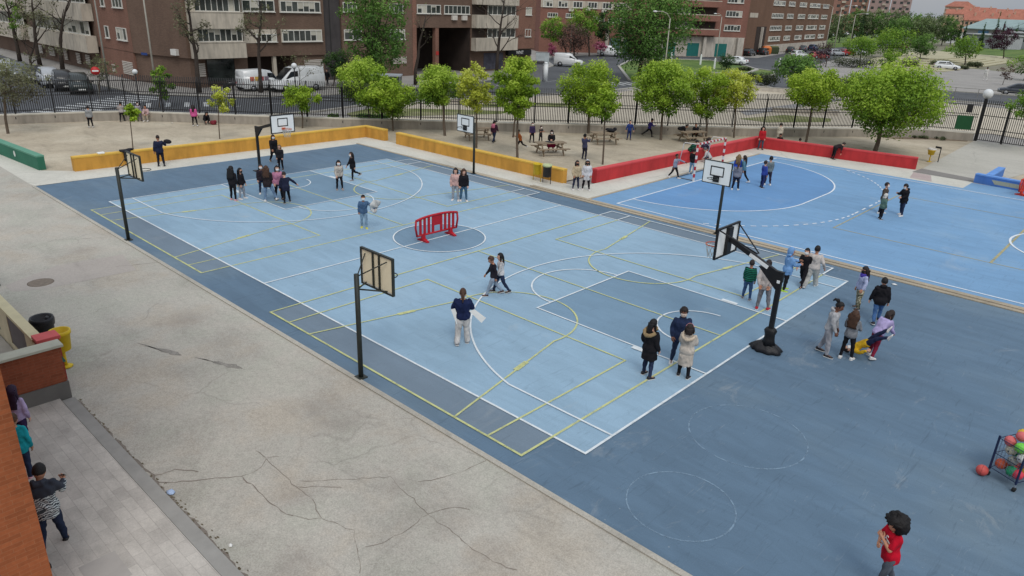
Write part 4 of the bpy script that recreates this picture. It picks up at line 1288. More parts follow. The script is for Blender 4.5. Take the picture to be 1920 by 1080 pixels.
# ------------------------------------------------------------------ far houses on the horizon
m_tower = brick_mat('far_tower_brick', S(158, 116, 102), S(150, 120, 110), .4, .1, .4)
m_tower2 = plain('far_tower_render', S(172, 150, 146), .9, .1, .2)
FAR = DATA['FAR']
for i, (a, b, z) in enumerate(FAR['tower']):
    n = nrm(a, b)
    t = thing('tower_block', ('reddish brick tower block with pale balconies, left end of the far towers', 'brick tower block second in the row of far towers', 'pale pinkish tower block in the row of far towers', 'greyish tower block standing last toward the open sky')[i], 'building')
    o_ = Vector(n).normalized()
    pts = [a, b, (b[0] - o_.x * 12, b[1] - o_.y * 12), (a[0] - o_.x * 12, a[1] - o_.y * 12)]
    ar = sum(pts[k][0] * pts[(k + 1) % 4][1] - pts[(k + 1) % 4][0] * pts[k][1] for k in range(4))
    pts = pts if ar > 0 else pts[::-1]
    MB().prism(pts, -.1, z).build('wall', m_tower if i < 2 else m_tower2, t)
    MB().prism(pts, z + .01, z + .5).build('roof', m_roof, t)
    f = Facade(t, a, b, n)
    l_ = math.dist(a, b)
    for fl_ in range(7):
        zz = 3 + fl_ * 2.9
        if zz + 1.3 > z:
            break
        for s in (.8, l_ / 2 - .7, l_ - 2.2):
            f.part('window', m_pane, (s, s + 1.4, zz, zz + 1.2, .01, .06))
        f.part('balcony', m_panel, (l_ * .62, l_ * .8, zz - 1, zz - .1, .02, .9))
m_tile_roof = plain('clay_tiles', S(172, 112, 94), .9, .2, .4, dirt=.5)  # tile colour dulled to hold the haze of distance
m_render = plain('house_render', S(196, 162, 140), .9, .12, .3)
H0 = None
for i, (a, b, z) in enumerate(FAR['row']):
    n = nrm(a, b)
    l_ = math.dist(a, b)
    if H0 is None:
        H0 = thing('terraced_house', 'orange tiled house in the rows of terraced houses on the horizon', 'house', group='terraced houses on the horizon')
        mb = MB().box(0, -9, -.1, 1, 0, 1)
        t = H0
    else:
        t = thing('terraced_house', 'orange tiled house in the rows of terraced houses on the horizon', 'house', group='terraced houses on the horizon')
    o_ = Vector(n).normalized()
    d = (Vector(b) - Vector(a)).normalized()
    t.matrix_world = Matrix(((d.x, o_.x, 0, a[0]), (d.y, o_.y, 0, a[1]), (0, 0, 1, 0), (0, 0, 0, 1)))
    zw = z - 3.2
    MB().box(0, -9, -.1, l_, 0, zw).build('wall', m_render, t)
    MB().add([(-.3, .4, zw), (l_ + .3, .4, zw), (l_ + .3, -9.4, zw), (-.3, -9.4, zw), (-.3, -4.5, z), (l_ + .3, -4.5, z)], [(0, 1, 5, 4), (2, 3, 4, 5), (1, 2, 5), (3, 0, 4), (3, 2, 1, 0)]).build('roof', m_tile_roof, t)
    MB().box(l_ * .6, -4, z - 1.2, l_ * .6 + .9, -3.2, z + .8).build('chimney', m_render, t)
    for s in (.15, .45, .72):
        for zz in (zw - 1.9, zw - 4.7):
            if zz > 0:
                MB().box(l_ * s, .003, zz, l_ * s + 1.1, .06, zz + 1.2).build('window', m_pane, t)
a, b, z = FAR['apt'][0]
n = nrm(a, b)
t = thing('apartment_building', 'salmon apartment house with stacked balconies, tallest roof left of the terraced houses', 'building')
f = Facade(t, a, b, n)
l_ = math.dist(a, b)
f.part('wall', m_render, (0, l_, 0, z - 4, -12, 0))
mb = MB()
pr = [(-.5, 1, z - 4), (l_ + .5, 1, z - 4), (l_ + .5, -13, z - 4), (-.5, -13, z - 4), (2, -6, z), (l_ - 2, -6, z)]
mb.add([f.M @ Vector(p) for p in pr], [(0, 1, 5, 4), (2, 3, 4, 5), (1, 2, 5), (3, 0, 4), (3, 2, 1, 0)]).build('roof', m_tile_roof, t)
for k in range(5):
    for s in (1, l_ - 5):
        f.part('balcony', m_panel, (s, s + 3.5, 4 + k * 2.8, 5 + k * 2.8, .01, 1))
m_metal_roof = plain('teal_sheet_roof', S(138, 158, 156), .6, .12, .3)
for key, lab in (('teal', 'grey-green hall with a tall sloping metal roof and blue glass entrance'), ('teal2', 'grey-green hall with a lower metal roof at the right edge of the photo')):
    a, b, z = FAR[key]
    n = nrm(a, b)
    t = thing('market_hall', lab, 'building')
    f = Facade(t, a, b, n)
    l_ = math.dist(a, b)
    f.part('wall', plain('hall_wall', S(158, 160, 158), .8, .1, .4), (0, l_, 0, z * .5, -16, 0))
    pr = [(-.5, 1.5, z * .5), (l_ + .5, 1.5, z * .5), (l_ + .5, -16, z), (-.5, -16, z)]
    MB().add([f.M @ Vector(p) for p in pr] + [f.M @ Vector((p[0], p[1], p[2] + .3)) for p in pr], [(3, 2, 1, 0), (4, 5, 6, 7), (0, 1, 5, 4), (1, 2, 6, 5), (2, 3, 7, 6), (3, 0, 4, 7)]).build('roof', m_metal_roof, t)
    f.part('entrance', glass_mat('blue_glass', S(86, 130, 168)), (l_ * .35, l_ * .6, .2, z * .45, .01, .1))
for key, lab in (('low', 'long low grey-white building with a blank side wall, beyond the purple tree'), ('low2', 'low grey building with a dark window strip and wide eaves at the right edge')):
    a, b, z = FAR[key]
    n = nrm(a, b)
    t = thing('low_building', lab, 'building')
    f = Facade(t, a, b, n)
    l_ = math.dist(a, b)
    f.part('wall', plain('pale_wall', S(176, 178, 182), .85, .08, .4, dirt=.5), (0, l_, -.1, z - .3, -10, 0))
    f.part('roof', plain('pale_roof', S(190, 190, 190), .8, .08, .4), (-.4, l_ + .4, z - .295, z, -10.4, .7))
    f.part('window', m_pane, (l_ * .1, l_ * .9, z * .45, z * .75, .01, .06)) if key == 'low2' else f.part('window', m_pane, (l_ * .4, l_ * .47, z * .5, z * .7, .01, .06))
a, b, z = FAR['bill']
t = thing('storage_cube', 'plain white box-shaped container beside the far car park', 'container')
f = Facade(t, a, b, nrm(a, b))
f.part('body', plain('white_sheet', S(226, 226, 226), .6, .04, .5), (0, math.dist(a, b), .0, z, -3, 0))
f.part('rim', plain('grey_trim', S(170, 170, 172), .6, .04, .5), (-.1, math.dist(a, b) + .1, z + .004, z + .2, -3.1, .1))

# ------------------------------------------------------------------ the school corner at the lower left
m_school = brick_mat('orange_brick', S(160, 92, 58), S(164, 106, 74), 1, .13, .55, .25, .066, .004)
m_school2 = brick_mat('dark_orange_brick', S(146, 82, 58), S(148, 96, 74), 1, .12, .4, .25, .066, .005)
sch = thing('school_building', 'corner of the orange brick school building at the lower left edge', 'building')
MB().box(14, -30, 0, 23.5, -9.02, 10.5).build('wall', m_school, sch)
MB().box(13.8, -30.2, 10.505, 23.75, -8.8, 10.8).build('roof_edge', plain('roof_stone', S(170, 166, 158), .9, .1, 1), sch)
wl_ = thing('brick_wall', 'orange brick garden wall on a grey plinth with pale coping, before the bins', 'wall')
MB().box(16.3, -14, .42, 16.55, -6.76, 1.28).build('wall', m_school2, wl_)
MB().box(16.27, -14, -.05, 16.58, -6.73, .416).build('plinth', plain('grey_plinth', S(112, 110, 106), .9, .15, 2), wl_)
MB().box(16.24, -14, 1.284, 16.61, -6.70, 1.34).build('coping', plain('pale_coping', S(184, 186, 170), .85, .12, 2), wl_)
rm = thing('ramp_parapet', 'cream parapet with a dark panel opening, beside the brick garden wall', 'wall')
MB().box(9.0, -6.98, .0, 15.5, -6.93, .2).box(9.0, -6.98, 1.0, 15.5, -6.93, 1.12).box(9.0, -6.98, .2, 11.5, -6.93, 1.0).box(12.1, -6.98, .2, 13.1, -6.93, 1.0).box(14.6, -6.98, .2, 15.5, -6.93, 1.0).build('panel', plain('cream_paint', S(214, 204, 172), .85, .08, 2, dirt=.4), rm)
MB().box(8.9, -7.05, 1.124, 15.6, -6.82, 1.2).build('coping', plain('cream_coping', S(206, 196, 160), .85, .1, 3), rm)
for x0, x1 in ((11.5, 12.1), (13.1, 14.6)):
    MB().box(x0, -6.97, .2, x1, -6.95, 1.0).build('infill_panel', plain('grey_infill', S(104, 98, 98), .8, .12, 3), rm)
MB().sheet([(9, -14), (16.3, -14), (16.3, -7.0), (9, -7.0)], .03).build('landing', plain('landing_concrete', S(176, 172, 162), .9, .12, 2), rm)
pr_ = thing('brick_pillar', 'short red painted brick pillar between the cream parapet and the bins', 'pillar')
MB().box(15.6, -7.02, 0, 15.95, -6.6, 1.22).build('shaft', brick_mat('red_painted_brick', S(160, 66, 62), S(140, 60, 56), 1, .1, .2), pr_)
MB().box(15.57, -7.05, 1.224, 15.98, -6.57, 1.3).build('cap', plain('red_cap', S(206, 92, 92), .7, .1, 4), pr_)
MB().add([(15.99, -7.0, .75), (16.25, -7.0, .75), (16.25, -6.62, .75), (15.99, -6.62, .75), (15.99, -7.0, 1.2), (15.99, -6.8, 1.2)], [(3, 2, 1, 0), (0, 1, 4), (1, 2, 5, 4), (2, 3, 5), (3, 0, 4, 5)]).build('planter_lid', plain('dark_green_plastic', S(34, 84, 74), .5, .1, 4), pr_)

# ------------------------------------------------------------------ low painted walls of the yard
def low_wall(label, pts, h, th, side, top, name='low_wall'):
    """a rendered wall that follows pts; the coping is a lighter slab"""
    t = thing(name, label, 'wall')
    body, cap = MB(), MB()
    P = [Vector(p) for p in pts]
    n = len(P)
    off = []
    for i in range(n):
        d0 = (P[i] - P[i - 1]).normalized() if i else (P[1] - P[0]).normalized()
        d1 = (P[i + 1] - P[i]).normalized() if i < n - 1 else d0
        nn = Vector((-(d0 + d1).y, (d0 + d1).x)).normalized()
        off.append(nn / max(.4, nn.dot(Vector((-d0.y, d0.x)))))
    for mb_, t_, z0, z1 in ((body, th, -.05, h - .08), (cap, th + .03, h - .076, h)):
        ring = [P[i] + off[i] * t_ / 2 for i in range(n)] + [P[i] - off[i] * t_ / 2 for i in range(n - 1, -1, -1)]
        for i in range(n - 1):
            q = [ring[i], ring[i + 1], ring[2 * n - 2 - i], ring[2 * n - 1 - i]]
            ar = sum(q[k][0] * q[(k + 1) % 4][1] - q[(k + 1) % 4][0] * q[k][1] for k in range(4))
            mb_.prism(q if ar > 0 else q[::-1], z0, z1)
    body.build('wall', side, t)
    cap.build('coping', top, t)
    return t
yel = plain('yellow_wall_paint', S(206, 153, 68), .85, .15, .9, bump=.15, dirt=.7)
yel2 = plain('yellow_coping_paint', S(218, 176, 78), .85, .12, 1.2, dirt=.3)
low_wall('long yellow wall behind the left hoop, turning the far corner of the basketball court', [(-7.05, .85), (-6.65, 18.5), (-4.7, 18.65)], .72, .34, yel, yel2)
low_wall('straight yellow wall behind the yellow and black bins, right of the gap', [(-3.4, 18.6), (10.25, 18.75)], .72, .34, yel, yel2)
low_wall('red wall behind the five-a-side goal, turning the corner toward the gate', [(11.15, 20.1), (11.85, 37.72), (21.68, 39.1)], .72, .34, plain('red_wall_paint', S(188, 54, 57), .85, .15, .9, bump=.15, dirt=.6), plain('red_coping_paint', S(204, 74, 78), .85, .1, 1.2, dirt=.3))
gw = low_wall('green wall at the left edge of the sand yard, with a white mark', [(-15.5, -.75), (-8.2, -.22)], .72, .34, plain('green_wall_paint', S(52, 112, 90), .85, .12, .7, bump=.1, dirt=.3), plain('green_coping_paint', S(94, 146, 124), .85, .1, 1.2))
pmk = MB().sheet([(.13 * math.cos(a * PI / 8), .16 * math.sin(a * PI / 8)) for a in range(16)], 0).build('painted_mark', plain('white_mark', S(206, 214, 206), .8, .1, 5), gw)
pmk.matrix_world = Matrix(((.997, 0, .0725, -11.2 + .014), (.0725, 0, -.997, -.4376 - .178), (0, 1, 0, .38), (0, 0, 0, 1)))
blu, blu2 = plain('blue_wall_paint', S(78, 124, 196), .85, .12, .7, bump=.1, dirt=.4), plain('blue_coping_paint', S(104, 150, 214), .85, .1, 1.2, dirt=.3)
bw_ = low_wall('blue T-shaped wall at the right edge with a worn painted band', [(25.15, 38.0), (28.6, 37.5), (33, 36.9)], .52, .34, blu, blu2)
MB().box(25.6, 38.2, -.05, 25.94, 41.4, .44).build('wall', blu, bw_)
MB().box(25.585, 38.19, .444, 25.955, 41.43, .52).build('coping', blu2, bw_)
mb = MB()
for x0, x1, y0, y1 in ((25.9, 27.4, 37.72, 37.503),):
    mb.add([(26.2, 37.672, .1), (28.3, 37.367, .1), (28.4, 37.353, .33), (26.0, 37.70, .33)], [(0, 1, 2, 3)])
mb.build('painted_band', paint_surface('faded_band', S(168, 170, 150), .9), bw_)

# ------------------------------------------------------------------ perimeter wall, railings and gate
fw = low_wall('pale concrete plinth wall carrying the black railings around the yard', DATA['FENCE'], .62, .46, plain('plinth_concrete', S(164, 156, 144), .9, .14, .6, bump=.2, dirt=.8), plain('plinth_coping', S(202, 196, 182), .9, .1, 1.5, dirt=.4), 'plinth_wall')
m_rail = plain('black_rail_paint', S(30, 30, 32), .5, .2, 8)
fe = thing('railing_fence', 'tall black picket railings with outward bent tips on the concrete plinth wall', 'fence')
pk = MB()
rl = MB()
FP = [Vector((*p, 0)) for p in DATA['FENCE']]
ZB, ZT = .62, 3.05
carry = 0.0
for a, b in zip(FP[:-1], FP[1:]):
    d = (b - a)
    l_ = d.length
    d.normalize()
    out = Vector((-d.y, d.x, 0))
    s = carry
    while s < l_:
        p = a + d * s
        pk.bar(p + Vector((0, 0, ZB + .08)), p + Vector((0, 0, ZT - .32)), .036)
        pk.bar(p + Vector((0, 0, ZT - .32)), p + out * .22 + Vector((0, 0, ZT)), .034)
        s += .125
    carry = s - l_
    for z in (ZB + .2, 1.78, 1.98, ZT - .36):
        rl.bar(a + Vector((0, 0, z)), b + Vector((0, 0, z)), .04, .045)
    n = max(1, round(l_ / 2.6))
    for k in range(n):
        p = a + d * (l_ * k / n)
        q = MB()
        q.bar(p + Vector((0, 0, .4)), p + Vector((0, 0, ZT - .3)), .075)
        q.bar(p + Vector((0, 0, ZT - .3)), p + out * .2 + Vector((0, 0, ZT + .02)), .05)
        q.bar(p - out * .17 + Vector((0, 0, .3)), p - out * .17 + Vector((0, 0, .46)), .12)
        q.bar(p - out * .17 + Vector((0, 0, .46)), p + Vector((0, 0, .64)), .04)
        q.build('post', m_rail, fe)
pk.build('picket', m_rail, fe)
rl.build('rail', m_rail, fe)
n_ = Vector((FP[-1] - FP[-2])).normalized()
q = FP[-1] - n_ * .55
MB().box(-.55, -.03, 0, .55, .03, 1.05, Matrix.Translation(q - n_ * .35 + Vector((0, 0, .8)) + Vector((.06, -.09, 0))) @ Matrix.Rotation(math.atan2(n_.y, n_.x), 4, 'Z')).build('notice_board', plain('green_board', S(24, 78, 44), .6, .1, 4), fe)
q = FP[-1] - n_ * .75
MB().box(-.2, -.06, 0, .2, .06, .62, Matrix.Translation(q + Vector((.07, -.1, 2.1))) @ Matrix.Rotation(math.atan2(n_.y, n_.x), 4, 'Z')).build('letter_box', m_rail, fe)
ga = thing('gate', 'black double railing gate at the end of the pale path', 'gate')
GP = [Vector((*p, 0)) for p in DATA['GATE']]
for i, (a, b) in enumerate(zip(GP[:-1], GP[1:])):
    d = (b - a)
    l_ = d.length
    d.normalize()
    mb = MB()
    s = .12
    while s < l_:
        mb.bar(a + d * s + Vector((0, 0, .1)), a + d * s + Vector((0, 0, 3.1)), .042)
        s += .14
    for z in (.12, .95, 1.95, 2.85):
        mb.bar(a + Vector((0, 0, z)), b + Vector((0, 0, z)), .05, .05)
    mb.build('leaf', m_rail, ga)
    MB().bar(a + Vector((0, 0, 0)), a + Vector((0, 0, 3.18 if i == 0 else 2.9)), .2 if i == 0 else .12).build('post', m_rail, ga)
MB().bar(GP[-1], GP[-1] + Vector((0, 0, 3.1)), .14).build('post', m_rail, ga)

# ------------------------------------------------------------------ trees and shrubs
m_bark = plain('bark', S(98, 86, 74), .95, .3, 7, bump=.5)
m_bark_d = plain('dark_bark', S(66, 58, 52), .95, .3, 7, bump=.5)
LM = {
    'lime': leaf_mat('lime_leaves', S(80, 112, 32), S(148, 178, 50), S(192, 210, 88)),
    'mid': leaf_mat('green_leaves', S(60, 92, 34), S(114, 152, 50), S(172, 196, 84)),
    'fresh': leaf_mat('fresh_leaves', S(76, 110, 34), S(146, 178, 56), S(194, 214, 94)),
    'yellow': leaf_mat('yellow_green_leaves', S(124, 138, 46), S(190, 198, 74), S(218, 224, 122)),
    'dark': leaf_mat('dark_leaves', S(52, 82, 38), S(94, 132, 60), S(140, 172, 90)),
    'deep': leaf_mat('deep_green_leaves', S(34, 54, 34), S(58, 88, 46), S(96, 124, 66)),
    'grey': leaf_mat('grey_twigs', S(86, 82, 68), S(120, 122, 92), S(150, 154, 108)),
    'brown': leaf_mat('brown_buds', S(66, 50, 46), S(98, 78, 70), S(126, 106, 94)),
    'pink': leaf_mat('pink_blossom', S(120, 52, 76), S(176, 92, 122), S(206, 142, 164)),
    'purple': leaf_mat('purple_leaves', S(40, 22, 34), S(72, 42, 58), S(110, 72, 88)),
    'far': leaf_mat('far_leaves', S(64, 80, 52), S(98, 116, 74), S(140, 152, 104)),
    'bush': leaf_mat('bush_leaves', S(44, 52, 36), S(80, 90, 62), S(120, 128, 92)),
}


def leaf_mesh(name, seed, clumps, n, size, up=.5, flat=.0):
    """n small folded leaves spread through clumps (centre, radii); per-leaf shade in attribute 'shade'"""
    g = np.random.default_rng(seed)
    cs = np.array([c for c, r_ in clumps])
    rs = np.array([r_ for c, r_ in clumps])
    wts = (rs[:, 0] * rs[:, 1] * rs[:, 2]) ** .72
    wts = wts / wts.sum()
    ci = g.choice(len(cs), n, p=wts)
    d = g.normal(size=(n, 3))
    d /= np.linalg.norm(d, axis=1)[:, None]
    rad = g.random(n) ** .42
    lump = 1 + .22 * np.sin(d[:, 0] * 5 + ci) * np.sin(d[:, 1] * 4 + ci * 1.7) + .12 * g.normal(size=n)
    p = cs[ci] + d * (rad * lump)[:, None] * rs[ci]
    nrm_ = d * .7 + g.normal(size=(n, 3)) * .6
    nrm_[:, 2] += up
    nrm_ /= np.linalg.norm(nrm_, axis=1)[:, None]
    a = np.cross(nrm_, g.normal(size=(n, 3)))
    a /= np.linalg.norm(a, axis=1)[:, None] + 1e-9
    b = np.cross(nrm_, a)
    sz = size * g.uniform(.55, 1.35, n)[:, None]
    v = np.empty((n, 4, 3))
    v[:, 0] = p - a * sz
    v[:, 1] = p - b * sz * .55 + nrm_ * sz * .15
    v[:, 2] = p + a * sz
    v[:, 3] = p + b * sz * .55 + nrm_ * sz * .15
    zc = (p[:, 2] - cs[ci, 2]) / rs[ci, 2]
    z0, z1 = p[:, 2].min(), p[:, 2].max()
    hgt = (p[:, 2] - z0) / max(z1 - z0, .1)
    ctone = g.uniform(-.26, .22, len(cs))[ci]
    shade = .42 + .2 * zc * rad + .22 * (rad - .7) + .34 * (hgt - .5) + ctone + g.normal(size=n) * .065  # random leaf tone plus painted shade: darker low down and inside the clumps
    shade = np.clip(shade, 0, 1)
    me = bpy.data.meshes.new(name)
    me.vertices.add(n * 4)
    me.vertices.foreach_set('co', v.ravel())
    me.loops.add(n * 4)
    me.loops.foreach_set('vertex_index', np.arange(n * 4, dtype=np.int32))
    me.polygons.add(n)
    me.polygons.foreach_set('loop_start', np.arange(n, dtype=np.int32) * 4)
    at = me.attributes.new('shade', 'FLOAT', 'POINT')
    at.data.foreach_set('value', np.repeat(shade, 4))
    me.update()
    me.validate()
    return me


def limb(mb, g, p, d, l_, r_, depth, ends, n=5, droop=0.0, spread=.6, seg=4):
    pts, rads = [p.copy()], [r_]
    q, dd = p.copy(), d.copy()
    for i in range(seg):
        dd = (dd + Vector((g.gauss(0, .16), g.gauss(0, .16), g.gauss(.04, .1) - droop))).normalized()
        q = q + dd * l_ / seg
        pts.append(q.copy())
        rads.append(r_ * (1 - .55 * (i + 1) / seg))
    mb.tube(pts, rads, n, True)
    ends.append(q.copy())
    if depth > 0:
        for k in range(g.choice((2, 3))):
            i = g.randint(seg // 2, seg)
            ax = Vector((g.gauss(0, 1), g.gauss(0, 1), g.gauss(.2, .5))).normalized()
            limb(mb, g, pts[i], (dd * (1 - spread * .4) + ax * spread).normalized(), l_ * g.uniform(.55, .8), rads[i] * .7, depth - 1, ends, max(4, n - 1), droop, spread, 3)


def tree(key, label, style='lime', n=5200, size=.078, trunk_r=.07, bark=None, nclump=16, lean=0.0, group=None, fill=1.0, name='tree', cat='tree', up=.5):
    x, y, cx_, cy_, zt, zb, rw = DATA['TREES'][key]
    g = random.Random(hash(key) % 1000 if False else sum(ord(c) * 31 ** i for i, c in enumerate(key)) % 9973)
    t = thing(name, label, cat, (x, y, -.02), 0, group)
    ox, oy = cx_ - x, cy_ - y
    h = zt - zb
    cc = Vector((ox, oy, (zt + zb) / 2))
    tr = MB()
    top = Vector((ox * .7, oy * .7, zb + h * .45))
    pts = [Vector((0, 0, 0)), Vector((ox * .1 + g.gauss(0, .04), oy * .1 + g.gauss(0, .04), zb * .5)), Vector((ox * .35, oy * .35, zb + h * .12)), top]
    tr.tube([Vector((0, 0, -.05))] + pts, [trunk_r * 1.45, trunk_r * 1.15, trunk_r, trunk_r * .85, trunk_r * .4], 9)
    clumps = []
    for k in range(nclump):
        a = k * 2.399963 + g.uniform(-.3, .3)
        u = (k + .5) / nclump
        zz = -1 + 2 * u
        rr = math.sqrt(max(0.12, 1 - zz * zz)) * g.uniform(.55, .88)
        c = cc + Vector((math.cos(a) * rr * rw, math.sin(a) * rr * rw, zz * h * .40))
        cr = rw * g.uniform(.27, .44) * fill
        clumps.append((c, (cr * g.uniform(.85, 1.25), cr * g.uniform(.85, 1.25), min(cr * g.uniform(.6, .9), h * .3))))
        p0 = pts[2].lerp(top, g.random())
        mid = p0.lerp(c, .5) + Vector((0, 0, -.05 * h))
        tr.tube([p0, mid, c], [trunk_r * .42, trunk_r * .26, trunk_r * .08], 5)
    for k in range(max(5, nclump // 2)):
        d = Vector((g.gauss(0, 1), g.gauss(0, 1), g.gauss(.35, .7))).normalized()
        c = cc + Vector((d.x * rw, d.y * rw, d.z * h * .5)) * g.uniform(.85, 1.08)
        sr = rw * g.uniform(.09, .17)
        clumps.append((c, (sr, sr, sr * 1.2)))
        tr.tube([cc + (c - cc) * .5, c], [trunk_r * .14, trunk_r * .04], 4)
    clumps.append((cc, (rw * .5 * fill, rw * .5 * fill, h * .34)))
    tr.build('trunk', bark or m_bark, t)
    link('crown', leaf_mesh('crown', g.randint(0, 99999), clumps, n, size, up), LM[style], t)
    return t


def bare_tree(key, label, style='grey', n=700, size=.1, r_=.14, depth=4, lean=(0, 0), group=None, bark=None, first=.3, limbs=5, name='bare_tree'):
    x, y, cx_, cy_, zt, zb, rw = DATA['TREES'][key]
    g = random.Random(sum(ord(c) * 37 ** i for i, c in enumerate(key)) % 9973)
    t = thing(name, label, 'tree', (x, y, -.03), 0, group)
    mb = MB()
    ends = []
    h = zt
    ox, oy = cx_ - x + lean[0], cy_ - y + lean[1]
    pts = [Vector((ox * f * f + g.gauss(0, .06), oy * f * f + g.gauss(0, .06), h * f * .8)) for f in (0, .2, .4, .6, .8, 1)]
    pts[0] = Vector((0, 0, -.05))
    mb.tube(pts, [r_ * 1.3, r_, r_ * .85, r_ * .65, r_ * .45, r_ * .2], 8)
    for k in range(limbs):
        f = first + (1 - first) * k / limbs
        i = f * 5
        p = pts[int(i)].lerp(pts[min(5, int(i) + 1)], i - int(i))
        a = k * 2.4 + g.random()
        d = Vector((math.cos(a), math.sin(a), g.uniform(.6, 1.2))).normalized()
        limb(mb, g, p, d, rw * g.uniform(.8, 1.15) * (1.1 - f * .5), r_ * (.55 - .3 * f), depth - 2, ends, 5)
    mb.build('trunk', bark or m_bark_d, t)
    if n:
        clumps = [(e, (.45, .45, .35)) for e in ends if e.z > zb * .8] or [(pts[-1], (.5, .5, .5))]
        link('crown', leaf_mesh('crown', g.randint(0, 9999), clumps, n, size), LM[style], t)
    return t


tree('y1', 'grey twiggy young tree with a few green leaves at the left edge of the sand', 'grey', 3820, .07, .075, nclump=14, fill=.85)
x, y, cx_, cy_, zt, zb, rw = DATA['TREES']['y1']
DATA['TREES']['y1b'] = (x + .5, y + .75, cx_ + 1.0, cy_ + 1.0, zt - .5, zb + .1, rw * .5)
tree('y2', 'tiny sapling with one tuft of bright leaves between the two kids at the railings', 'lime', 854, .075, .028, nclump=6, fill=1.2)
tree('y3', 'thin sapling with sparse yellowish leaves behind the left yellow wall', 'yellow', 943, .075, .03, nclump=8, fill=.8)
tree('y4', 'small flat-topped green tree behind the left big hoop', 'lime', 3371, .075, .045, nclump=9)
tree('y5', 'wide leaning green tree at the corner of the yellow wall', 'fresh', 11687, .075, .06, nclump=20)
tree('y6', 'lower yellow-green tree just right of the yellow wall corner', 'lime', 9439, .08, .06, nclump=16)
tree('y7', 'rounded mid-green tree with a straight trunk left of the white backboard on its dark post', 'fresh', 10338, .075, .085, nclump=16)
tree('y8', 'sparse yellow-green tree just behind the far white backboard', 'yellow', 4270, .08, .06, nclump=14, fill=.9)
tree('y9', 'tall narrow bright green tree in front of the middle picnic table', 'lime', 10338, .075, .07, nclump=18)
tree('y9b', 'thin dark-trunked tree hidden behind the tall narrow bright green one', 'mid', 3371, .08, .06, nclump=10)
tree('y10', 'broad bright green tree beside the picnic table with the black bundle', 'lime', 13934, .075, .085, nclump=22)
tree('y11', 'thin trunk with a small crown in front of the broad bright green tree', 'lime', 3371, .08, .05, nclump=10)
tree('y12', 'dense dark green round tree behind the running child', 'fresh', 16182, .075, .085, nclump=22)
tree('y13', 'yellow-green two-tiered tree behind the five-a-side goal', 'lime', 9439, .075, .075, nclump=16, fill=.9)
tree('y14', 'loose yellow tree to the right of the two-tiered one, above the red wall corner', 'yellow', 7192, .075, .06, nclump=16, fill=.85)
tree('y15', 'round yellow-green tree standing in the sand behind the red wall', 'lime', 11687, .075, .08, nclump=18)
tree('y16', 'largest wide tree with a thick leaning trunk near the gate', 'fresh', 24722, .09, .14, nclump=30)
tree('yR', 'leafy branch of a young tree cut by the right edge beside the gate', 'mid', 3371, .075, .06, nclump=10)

tree('big1', 'tall dense dark green street tree in front of the brown brick passage building', 'dark', 9000, .13, .2, m_bark_d, 30)
tree('big2', 'huge dark green tree at the tip of the roundabout lawn', 'dark', 15000, .16, .28, m_bark_d, 36)
bare_tree('b1', 'leftmost street tree with thin green top above the parked cars', 'mid', 2600, .12, .2)
bare_tree('b2', 'second street tree from the left with forked dark boughs', 'grey', 900, .1, .2)
bare_tree('b3', 'bare forked tree in front of the long cream balcony', 'grey', 420, .09, .2, lean=(1.2, .4))
bare_tree('b4', 'small twiggy tree in front of the parked dark cars', 'grey', 900, .09, .12)
bare_tree('b5', 'tall thin bare tree beside the cream balconies of the corner block', 'grey', 900, .1, .2, first=.4, limbs=8)
bare_tree('b6', 'tall thin bare tree behind the smaller white van', 'grey', 900, .1, .17, first=.45, limbs=8)
bare_tree('b7', 'leaning bare tree in front of the dark passage', 'grey', 60, .09, .17, first=.5, limbs=4)
bare_tree('b8', 'large bare spreading tree in front of the cream balconies of the passage block', 'grey', 60, .09, .2, depth=5, limbs=8, first=.25)
tree('s1', 'small bushy green tree behind the railings near the tall curved lamp', 'mid', 1500, .1, .05, nclump=9)
tree('s2', 'sparse olive tree beside the no-entry sign', 'grey', 700, .09, .05, nclump=10, fill=.8)
tree('s3', 'dark olive shrub-like tree between the white vans and the tall dark street tree', 'deep', 2600, .1, .08, nclump=12)
bare_tree('s4', 'little thin tree in front of the large white van', 'grey', 220, .08, .04, first=.4)
bare_tree('s5', 'small pruned street tree between the lamp and the road', 'grey', 160, .1, .05, first=.5)
tree('m1', 'bright green tree beside the brick end wall, left of the double street lamp', 'mid', 2200, .16, .12, m_bark_d, 12)
tree('m2', 'bright green tree above the brown budding trees', 'mid', 3000, .17, .14, m_bark_d, 14)
tree('m3', 'brown budding tree without leaves behind the small white van', 'brown', 2600, .14, .14, m_bark_d, 16)
tree('m4', 'dark green tree right of the brown budding one', 'deep', 2200, .16, .12, m_bark_d, 12)
tree('p1', 'small pink blossoming tree beside the billboard', 'pink', 700, .11, .06, m_bark_d, 8)
tree('p2', 'low pink blossoming tree in front of the white pillars', 'pink', 800, .13, .06, m_bark_d, 8)
tree('top', 'round clipped dark evergreen on the roundabout', 'deep', 1800, .09, .09, m_bark_d, 14, name='topiary')
tree('c1', 'dense green tree behind the yellow-green yard trees, near the dark bushes', 'dark', 4200, .13, .12, m_bark_d, 18)
tree('pu1', 'dark pink tree in front of the parked red cars', 'purple', 700, .12, .08, m_bark_d, 9)
tree('sm1', 'thin leafless young tree beside the dark pink tree', 'brown', 300, .1, .05, m_bark_d, 8)
tree('r1', 'round olive-green tree with a brownish underside near the red parked cars', 'mid', 2200, .16, .1, m_bark_d, 12)
tree('r2', 'large bright green tree group leader in the middle of the far park', 'mid', 4200, .2, .16, m_bark_d, 20)
tree('r3', 'slim bright green tree in front of the far park trees', 'mid', 1500, .13, .07, m_bark_d, 10)
tree('r4', 'dark green round tree on a thin trunk beside the pale terrace', 'dark', 2600, .15, .1, m_bark_d, 12)
